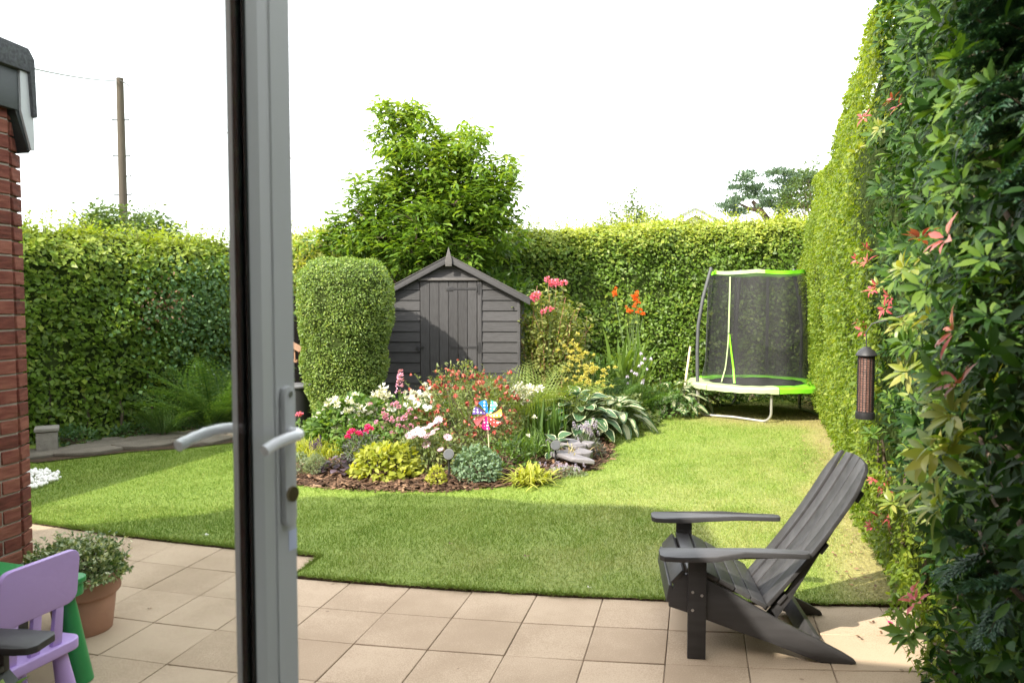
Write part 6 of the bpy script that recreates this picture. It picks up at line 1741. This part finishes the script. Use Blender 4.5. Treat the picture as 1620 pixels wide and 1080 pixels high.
r_ = grass_clump('lime_grass', 'lime yellow tuft of strap leaves at the front of the bed right of the blue green mound', 'ornamental grass', 842, 7.0, 210, .33, .020, 'lime_blade', rise=(68, 20), droop=.55, spread=.07, tint=.55)
r_ = bush('thyme', 'low grey purple creeping plant between the slate stones and the lawn', 'leafy plant', bed_loc(893, 7.32), .22, .10, .08, 900, .022, .3, 'silver_leaf', .3, seed=13)
pts = [Vector((random.gauss(0, .1), random.gauss(0, .05), random.uniform(.05, .09))) for _ in range(26)]; put_flowers(r_, 'lilac_spike', pts, .3, (.5, .9))
r_ = bush('catmint', 'small grey plant with lilac flower spikes behind the slate stones', 'leafy plant', bed_loc(925, 8.1), .22, .15, .22, 700, .035, .4, 'smoke_leaf', .5, seed=14)
pts = [rel(930 + random.gauss(0, 11), 682 + random.gauss(0, 7), 8.0, r_) for _ in range(30)]; put_flowers(r_, 'lilac_spike', pts, .3, (.7, 1.2)); flower_stems(r_, pts, .1, .0015)
hosta('small hosta with white edged leaves standing up from the slate stones', 880, 7.85, 9, .13, .13, .22, 'hosta_white_rim', .8, seed=5)
grass_clump('striped_grass', 'thin tuft of cream striped grass blades among the slate stones', 'ornamental grass', 905, 7.75, 26, .32, .009, 'straw', rise=(70, 12), droop=.4, spread=.04, tint=.8)
hosta('big hosta with broad white edged leaves right of the sword leaves', 915, 9.15, 80, .225, .50, .50, 'hosta_white_rim', .66, seed=6)
hosta('striped hosta with narrow cream centred leaves beside the lawn edge', 975, 9.75, 60, .27, .42, .40, 'hosta_striped', .42, seed=7, bend=.55)
hosta('shaded hosta with cream centred leaves left of the trampoline leg', 1068, 11.4, 44, .25, .42, .38, 'hosta_striped', .48, seed=8, bend=.5)
hosta('small hosta with pale striped leaves right under the trampoline edge', 1108, 11.9, 24, .20, .32, .30, 'hosta_striped', .45, seed=9, bend=.5)
# behind: ferns, alchemilla, rose, crocosmia, ground cover
FR = {}
def frond_mesh(mat, seed):
    random.seed(seed); P, D, N, L = [], [], [], []
    K = 19
    for k in range(K):
        t = .10 + .9 * k / (K - 1); b_ = Vector((0, t, .32 * t - .42 * t ** 2.3)); dv = Vector((0, 1, .32 - .9 * t)).normalized()
        ln = .26 * math.sin(math.pi * (t * .86 + .12)) ** .9 + .012
        for s_ in (-1, 1):
            d = (Vector((s_, .45, -.10 - .15 * random.random()))).normalized()
            nj = 5                               # leaflets along each pinna
            for j in range(nj):
                q_ = b_ + d * ln * j / nj
                for s2 in (-1, 1):
                    P.append(q_); D.append((d * .75 + dv * s2 * .6).normalized()); N.append((random.gauss(0, .25), -.3, 1)); L.append(ln * .21 * (1 - j / nj * .6) + .004)
    L = np.array(L)
    me = leaves('frond', P, D, N, L, L * .36, .5 + .16 * rng.normal(size=len(P)), mat, as_mesh=True)
    bm = bmesh.new(); bm.from_mesh(me); row = None
    for k in range(11):
        t = k / 10; w = .008 * (1.1 - t); z = .32 * t - .42 * t ** 2.3 - .002
        nr = [bm.verts.new((-w, t, z)), bm.verts.new((w, t, z))]
        if row: bm.faces.new((row[0], row[1], nr[1], nr[0]))
        row = nr
    bm.to_mesh(me); bm.free()
    return me
for mt in ('fern', 'fern_yellow'): FR[mt] = [frond_mesh(mt, s_) for s_ in (1, 2)]
def fern(label, loc, n, L, mat, group=None, seed=0, rise=(.55, 1.1)):
    random.seed(seed); root = thing('fern', label, 'fern', loc, 0, group); m = MB()
    for k in range(n):
        a = 2 * math.pi * k / n + random.uniform(-.3, .3); e = random.uniform(*rise); s_ = L * random.uniform(.75, 1.15)
        o = stuff(link('frond', FR[mat][k % 2], root, (.03 * math.cos(a), .03 * math.sin(a), .01))); o.rotation_euler = Euler((e - .1, random.gauss(0, .15), a - math.pi / 2), 'XYZ'); o.scale = (s_ * random.uniform(.9, 1.2), s_, s_)
    m.tube([(0, 0, -.03), (0, 0, .06)], [.05, .03], 7); m.build('crown', 'twig', root)
    return root
x_, y_ = -3.95, 9.72
fern('large dark green fern at the foot of the left hedge seen through the door glass', (-3.88, 9.78, .03), 30, 1.2, 'fern', seed=1, rise=(.55, 1.25))
fern('smaller dark fern left of the large fern under the left hedge', (-4.35, 9.38, .03), 12, .62, 'fern', seed=2)
fern('yellow green fern standing against the shed wall behind the red bush', bed_loc(738, 9.0), 10, .80, 'fern_yellow', seed=3, rise=(.8, 1.25))
fern('yellow green upright fern at the right corner of the shed', bed_loc(835, 9.3), 13, 1.0, 'fern_yellow', seed=4, rise=(.75, 1.2))
fern('broad yellow green fern in front of the rose bush', bed_loc(868, 9.35), 16, .92, 'fern_yellow', seed=5, rise=(.5, 1.1))
fern('dark green fern behind the variegated hosta', bed_loc(955, 10.4), 15, .85, 'fern', seed=6)
fern('dark green fern under the strap leaved orange flowers', bed_loc(1000, 11.0), 14, .80, 'fern', seed=7)
fern('yellowish small fern right of the lilac bell flowers', bed_loc(1052, 11.6), 12, .62, 'fern_yellow', seed=8)
r_ = bush('alchemilla', 'frothy yellow green flower heads behind the big hosta', 'flowering plant', bed_loc(935, 9.9), .36, .25, .58, 700, .06, .7, 'rose_leaf', .6, seed=16)
pts = [rel(random.gauss(930, 17), random.gauss(596, 11), 9.75, r_) for _ in range(60)]; put_flowers(r_, 'yellow', pts, .4, (.6, 1.0)); flower_stems(r_, pts[:30], .12, .002)
r_ = bush('euphorbia', 'pale yellow bracted plant below the rose bush by the shed', 'flowering plant', bed_loc(906, 9.9), .22, .2, .88, 420, .06, .5, 'rose_leaf', .6, seed=17)
pts = [rel(random.gauss(906, 10), random.gauss(563, 12), 9.8, r_) for _ in range(34)]; put_flowers(r_, 'yellow', pts, .4, (.6, 1.0)); flower_stems(r_, pts[:20], .1, .002)
# rose
random.seed(5)
r_ = thing('rose_bush', 'leggy climbing rose with pink red blooms against the right side of the shed', 'rose', bed_loc(872, 10.1))
m = MB(); LP, LD = [], []
for (u, v) in ((818, 486), (806, 480), (838, 470), (850, 452), (868, 448), (880, 450), (895, 470), (910, 490), (920, 480), (928, 500), (860, 480), (885, 490), (845, 500), (900, 520), (870, 520), (915, 530), (830, 510), (855, 465), (890, 455), (925, 520), (880, 540), (850, 540), (840, 520), (860, 505), (905, 500), (890, 470), (870, 465), (822, 500), (935, 515), (910, 550), (865, 560), (835, 545)):
    e = rel(u, v, 10.0 + random.uniform(-.2, .3), r_); b_ = Vector((random.gauss(0, .12), random.gauss(0, .08), 0)); mid = b_.lerp(e, .6) + Vector((random.gauss(0, .06), random.gauss(0, .06), .10))
    m.tube([b_, b_.lerp(mid, .5), mid, e], [.011, .009, .006, .003], 5, caps=False)
    for k in range(95):
        f = random.uniform(.35, 1); q_ = b_.lerp(mid, f * 1.6) if f < .62 else mid.lerp(e, (f - .62) / .38); LP.append(q_ + Vector((random.gauss(0, .055), random.gauss(0, .055), random.gauss(0, .05)))); LD.append((random.gauss(0, 1), random.gauss(0, 1), random.gauss(-.2, .4)))
m.build('stem', 'weathered_wood', r_)
n = len(LP); leaves('foliage', LP, LD, rdir(n) * .6 + [0, 0, 1], rng.uniform(.045, .085, n), rng.uniform(.026, .046, n), .6 + .22 * rng.normal(size=n), 'rose_leaf', r_)
pts = [rel(u, v, 9.8, r_) for u, v in ((866, 442), (872, 447), (880, 446), (886, 449), (876, 450), (892, 448), (845, 467), (848, 473), (843, 470), (868, 489), (860, 493), (873, 490), (850, 466))]
put_flowers(r_, 'rose', pts, .5, (.75, 1.1), face=(-.2, -.8, .5)); flower_stems(r_, pts, .1)
P, D, N, Ls, Ws = mound(.45, .28, .80, 1300, .06, .55, 3, .35); P[:, 2] += .72
leaves('foliage', P, D, N, Ls, Ws, .68 + .22 * rng.normal(size=1300), 'rose_leaf', r_)
# crocosmia with orange flowers and strap leaves
r_ = grass_clump('crocosmia', 'tall strap leaved clump with orange red flower spikes against the back hedge', 'flowering plant', 990, 11.6, 95, 1.75, .048, 'green_blade', rise=(84, 6), droop=.42, spread=.13, tint=.7)
pts = [rel(u + random.gauss(0, 2), v + random.gauss(0, 2), 11.5, r_) for u, v in ((972, 463), (1006, 468), (1010, 470), (1005, 477), (1012, 480), (996, 490), (1003, 486), (1009, 494), (1017, 494), (1000, 495), (972, 466), (1014, 490))]
put_flowers(r_, 'orange_ball', pts, .3, (.9, 1.3)); put_flowers(r_, 'orange', pts[:8], .4, (1.0, 1.4)); flower_stems(r_, pts, .12, .004)
# hosta bells
r_ = thing('bellflower', 'stalks of pale lilac bell flowers right of the strap leaved orange flowers', 'flowering plant', bed_loc(1012, 10.9))
pts = [rel(u + random.gauss(0, 3), v + random.gauss(0, 4), 10.7, r_) for u, v in ((1015, 560), (1018, 566), (1022, 564), (1014, 570), (1020, 572), (1000, 582), (998, 588), (1014, 583), (1018, 590), (1010, 588), (1020, 580), (995, 604), (1016, 596), (1002, 580))]
put_flowers(r_, 'lilac', pts, .4, (.9, 1.4)); flower_stems(r_, pts, .08, .003)
P, D, N, Ls, Ws = mound(.2, .15, .25, 160, .12, .45, 2); leaves('foliage', P, D, N, Ls, Ws, .4 + .2 * rng.normal(size=160), 'mid_leaf', r_, 'long')
# low plants filling the back border
for (px, Y, rx, ry, h, n, L, mat, lab, tn) in (
        (1040, 11.1, .55, .30, .40, 900, .07, 'mid_leaf', 'low dark leafy border plant right of the dark ferns', .3), (985, 10.3, .45, .3, .36, 700, .07, 'pen_leaf', 'low leafy border plant between the striped hosta and the dark ferns', .35),
        (1120, 12.7, .6, .25, .5, 700, .07, 'mid_leaf', 'shaded leafy plant behind the trampoline leg', .2), (1180, 13.0, .9, .2, .35, 700, .07, 'mid_leaf', 'low shaded ground plants behind the trampoline', .2),
        (930, 11.2, .6, .3, .75, 1000, .08, 'mid_leaf', 'dark leafy shrub between the rose bush and the orange flowers', .25), (790, 9.2, .3, .2, .5, 500, .06, 'rose_leaf', 'pale leafy plant at the shed wall right of the red bush', .6),
        (640, 9.2, .5, .25, .38, 700, .07, 'mid_leaf', 'green leafy plants at the foot of the shaded shed wall', .45), (505, 8.9, .3, .25, .3, 500, .06, 'mid_leaf', 'leafy plants around the foot of the round bush', .5), (1290, 12.6, .4, .3, .5, 600, .06, 'mid_leaf', 'shaded leafy plant behind the right trampoline leg', .3)):
    bush('border_plant', lab, 'leafy plant', bed_loc(px, Y) if px < 1090 else (at(px, 600, Y).x, Y, .02), rx, ry, h, n, L, .45, mat, tn, 'long', seed=px, amp=.25)
# cover along the left hedge
for (x, y, rx, h, n, lab) in ((-4.75, 9.45, .30, .16, 420, 'low green ground cover left of the white petals under the left hedge'), (-4.2, 9.95, .34, .22, 420, 'low ground cover between the ferns under the left hedge'), (-3.5, 10.25, .35, .25, 420, 'trailing ivy leaves at the path edge right of the large fern'), (-5.2, 8.95, .28, .2, 380, 'small fern like ground cover behind the grey stone block')):
    bush('ground_cover', lab, 'leafy plant', (x, y, .02), rx, rx * .7, h, n, .05, .6, 'ivy', .5, seed=int(x * -10), amp=.25)

# ------------------------------------------------------------------ pinwheel
Yp = 7.15
hub = at(771, 656, Yp); ftp = at(776, 712, Yp); bzp = bz(ftp.x, Yp)
pw = thing('pinwheel', 'rainbow pinwheel with white dotted vanes on a wooden stick', 'pinwheel', (ftp.x, Yp, bzp))
h0 = hub - Vector(pw.location); fdir = Vector((-.10, -1, .18)).normalized(); ox = fdir.cross(Vector((0, 0, 1))).normalized() * -1; oy = ox.cross(fdir) * -1
if oy.z < 0: oy = -oy
m = MB(); m.tube([(0, .01, -.1), h0 + Vector((0, .012, 0))], [.0055, .005], 8); m.build('stick', 'stick_wood', pw)
m = MB(); m.tube([h0 + fdir * -.012, h0 + fdir * .03], .008, 10); m.build('hub', 'vane_yellow', pw)
cols = ['vane_blue', 'vane_teal', 'vane_yellow', 'vane_red', 'vane_magenta', 'vane_pink', 'vane_purple']
RV = .142
for k, cm in enumerate(cols):
    a0 = math.pi / 2 - 2 * math.pi * k / 7 + .12
    V = []; KU, KV = 7, 5
    for i in range(KU):
        t = i / (KU - 1)
        for j in range(KV):
            s_ = j / (KV - 1)
            ang = a0 - (.50 * s_ - .25) * (1 + .2 * t) * 1.5 * (1 - .35 * t) + .25 * t; r = RV * (.10 + .90 * t)
            if s_ > .75 and t > .8: r *= .93
            lift = .030 * (s_ ** 2) * math.sin(t * math.pi * .75) + .008
            V.append(h0 + (ox * math.cos(ang) + oy * math.sin(ang)) * r + fdir * lift)
    Fs = [(i * KV + j, i * KV + j + 1, (i + 1) * KV + j + 1, (i + 1) * KV + j) for i in range(KU - 1) for j in range(KV - 1)]
    m = MB(); m.add(V, Fs); m.build('vane', cm, pw, smooth=True)

# ------------------------------------------------------------------ solar lights and slate
def solar(label, px, py, Y):
    c = at(px, py, Y); b_ = bz(c.x, Y); root = thing('solar_light', label, 'solar light', (c.x, Y, b_), 0, 'solar garden lights in the bed')
    h = c.z - b_
    m = MB(); m.tube([(0, .02, -.08), (0, .02, h - .02)], .009, 8); m.build('stake', 'bin_black', root)
    d = Vector((-.25, -1, .45)).normalized(); q_ = Vector((0, .0, h))
    m = MB(); m.tube([q_ - d * .05, q_ - d * .03, q_ + d * .006, q_ + d * .008], [.025, .046, .052, .050], 20); m.build('head', 'bin_black', root, smooth=True)
    m = MB(); m.tube([q_ + d * .0085, q_ + d * .011], [.044, .042], 20); m.build('lens', 'solar_lens', root, smooth=True)
solar('round solar spotlight on a stake at the front middle of the bed', 710, 718, 6.95)
solar('round solar spotlight beside the slate stones at the right of the bed', 879, 704, 7.6)
random.seed(12)
for k, (px, py, Y, a, b_, h, lab) in enumerate(((925, 722, 7.55, .22, .09, .035, 'long flat slate stone at the front of the slate pile'), (905, 716, 7.7, .15, .08, .035, 'thin slate stone left in the slate pile beside the solar light'), (930, 704, 7.85, .13, .07, .05, 'pale slate stone on the right of the slate pile'),
                                              (915, 698, 7.95, .20, .10, .04, 'broad slate slab at the back of the slate pile'), (938, 714, 7.7, .11, .08, .06, 'small blocky slate at the right end of the slate pile'), (895, 696, 8.05, .12, .08, .05, 'darker slate behind the solar light'), (946, 700, 7.9, .08, .06, .04, 'smallest slate chip at the right edge of the slate pile'))):
    poly = []
    for t in range(7):
        an = 2 * math.pi * t / 7 + random.uniform(-.3, .3); poly.append((a * math.cos(an) * random.uniform(.8, 1.1), b_ * math.sin(an) * random.uniform(.8, 1.15)))
    m = MB(); m.prism(poly, lambda p, q_, t: (p, q_, t), 0, h * 1.2)
    c = at(px - 16, py, Y); o = m.build('slate_stone', 'slate', None, bevel=.006, loc=(c.x, Y, max(bz(c.x, Y), c.z - h)), seg=1); o.rotation_euler = (random.gauss(.12, .08), random.gauss(0, .1), random.uniform(-.5, .5))
    tag(o, lab, 'stone', 'slate stones in the bed')
# stones under the left hedge
for (px, py, sc, mt, lab) in ((224, 680, .045, 'pebble', 'white stone lying under the left hedge'), (262, 678, .09, 'stone_grey', 'grey pointed stone under the left hedge beside the path')):
    c = gnd(px, py, .03); iv2 = iv * np.array([1.2, .8, .9]) * (1 + .18 * rng.normal(size=(len(iv), 1)))
    o = link('stone', mesh_np('stone', iv2 * sc, [fi], {}, mt), None, c + Vector((0, 0, sc * .5))); tag(o, lab, 'stone')
# fallen petals and leaves
def scrap(name, px, py, z, size, mat, label, cat, rz=0):
    c = gnd(px, py, z); n_ = 3 if 'petal' in name else 2
    a = np.arange(n_) * 1.7 + rz; D = np.stack([np.cos(a), np.sin(a), np.full(n_, .25)], 1)
    me_ = leaves(name, np.zeros((n_, 3)), D, np.tile([0, 0, 1.], (n_, 1)) + .3 * rdir(n_), size * rng.uniform(.7, 1.1, n_), size * .6, rng.uniform(0, 1, n_), mat, tmpl='petal', as_mesh=True)
    o = link(name, me_, None, c); tag(o, label, cat)
leafmat('dry_leaf', [(0, (.07, .035, .02)), (.5, (.17, .09, .05)), (1, (.33, .2, .12))], trans=.1)
scrap('fallen_petal', 325, 846, .03, .035, 'petal_white', 'white petal on the grass near the patio edge seen through the door', 'petal')
scrap('fallen_petal', 931, 929, .03, .022, 'petal_white', 'white petal on the lawn edge left of the dark chair', 'petal')
scrap('fallen_petal', 1414, 991, .006, .05, 'petal_magenta', 'crumpled magenta petal on the paving by the right hedge', 'petal')
scrap('fallen_leaf', 1381, 985, .006, .028, 'dry_leaf', 'small brown leaf on the paving behind the chair leg', 'leaf', 1)
scrap('fallen_leaf', 1396, 1000, .006, .024, 'dry_leaf', 'tiny dark leaf on the paving left of the magenta petal', 'leaf', 2)
scrap('fallen_leaf', 1363, 1008, .006, .034, 'dry_leaf', 'curled brown leaf on the paving beside the chair foot', 'leaf', 2.6)
scrap('fallen_leaf', 833, 880, .035, .030, 'dry_leaf', 'pale brown leaf lying on the shaded lawn', 'leaf', .5)
scrap('fallen_leaf', 712, 860, .035, .022, 'dry_leaf', 'dark speck of leaf on the shaded lawn left of the pale leaf', 'leaf', .2)
scrap('fallen_leaf', 236, 963, .006, .018, 'dry_leaf', 'dark bit of leaf on the paving right of the terracotta pot', 'leaf', .9)
# leaf litter along the hedge foot
n = 260; y = rng.uniform(4.25, 9.5, n); x = np.interp(y, [p[1] for p in HEDGE_R], [p[0] for p in HEDGE_R]) - np.abs(rng.normal(size=n)) * .22 - .02
az = rng.uniform(0, 6.28, n); D = np.stack([np.cos(az), np.sin(az), .15 * rng.normal(size=n)], 1)
zz = np.where((x * E2.x + y * E2.y) - (PO.x * E2.x + PO.y * E2.y) < SL, .004, .03)
o = stuff(leaves('leaf_litter', np.stack([x, y, zz], 1), D, rdir(n) * .3 + [0, 0, 1], rng.uniform(.015, .04, n), rng.uniform(.008, .02, n), rng.uniform(0, 1, n), 'dry_leaf')); o['label'] = 'dry leaf litter along the foot of the right hedge'; o['category'] = 'leaf litter'
# filler growth that knits the bed together
random.seed(99)
for (px, Y, rx, ry, h, n, L, mat, tn, lab) in (
        (600, 7.7, .42, .22, .34, 800, .055, 'mid_leaf', .55, 'soft green foliage between the white flowers and the lime mound'),
        (700, 7.55, .40, .22, .30, 800, .045, 'pen_leaf', .45, 'loose green foliage behind the solar light in the middle of the bed'),
        (800, 7.45, .30, .18, .24, 520, .05, 'green_blade', .35, 'leafy green growth between the blue green mound and the strap leaves'),
        (655, 8.6, .60, .25, .48, 900, .06, 'mid_leaf', .55, 'green foliage under the white daisies in front of the shaded shed'),
        (530, 8.4, .40, .25, .40, 700, .07, 'mid_leaf', .6, 'leafy growth between the yellow grass and the round bush')):
    bush('filler_plant', lab, 'leafy plant', bed_loc(px, Y), rx, ry, h, n, L, .42, mat, tn, 'long', seed=px, amp=.4)

# more small blooms scattered through the left half of the bed
random.seed(123)
pf = bpy.data.objects['pink_phlox']
put_flowers(pf, 'pink', [rel(random.gauss(630, 22), random.gauss(672, 14), 7.72 + random.uniform(-.1, .15), pf) for _ in range(26)], .4, (.4, .8))
wf = bpy.data.objects['white_flower_clump']
put_flowers(wf, 'w_small', [rel(random.gauss(560, 30), random.gauss(655, 16), 7.95 + random.uniform(-.1, .15), wf) for _ in range(30)], .4, (.5, .9))
wd = bpy.data.objects['white_daisy_clump']
put_flowers(wd, 'w_small', [rel(random.gauss(668, 20), random.gauss(632, 12), 8.25 + random.uniform(-.1, .15), wd) for _ in range(30)], .4, (.4, .8))
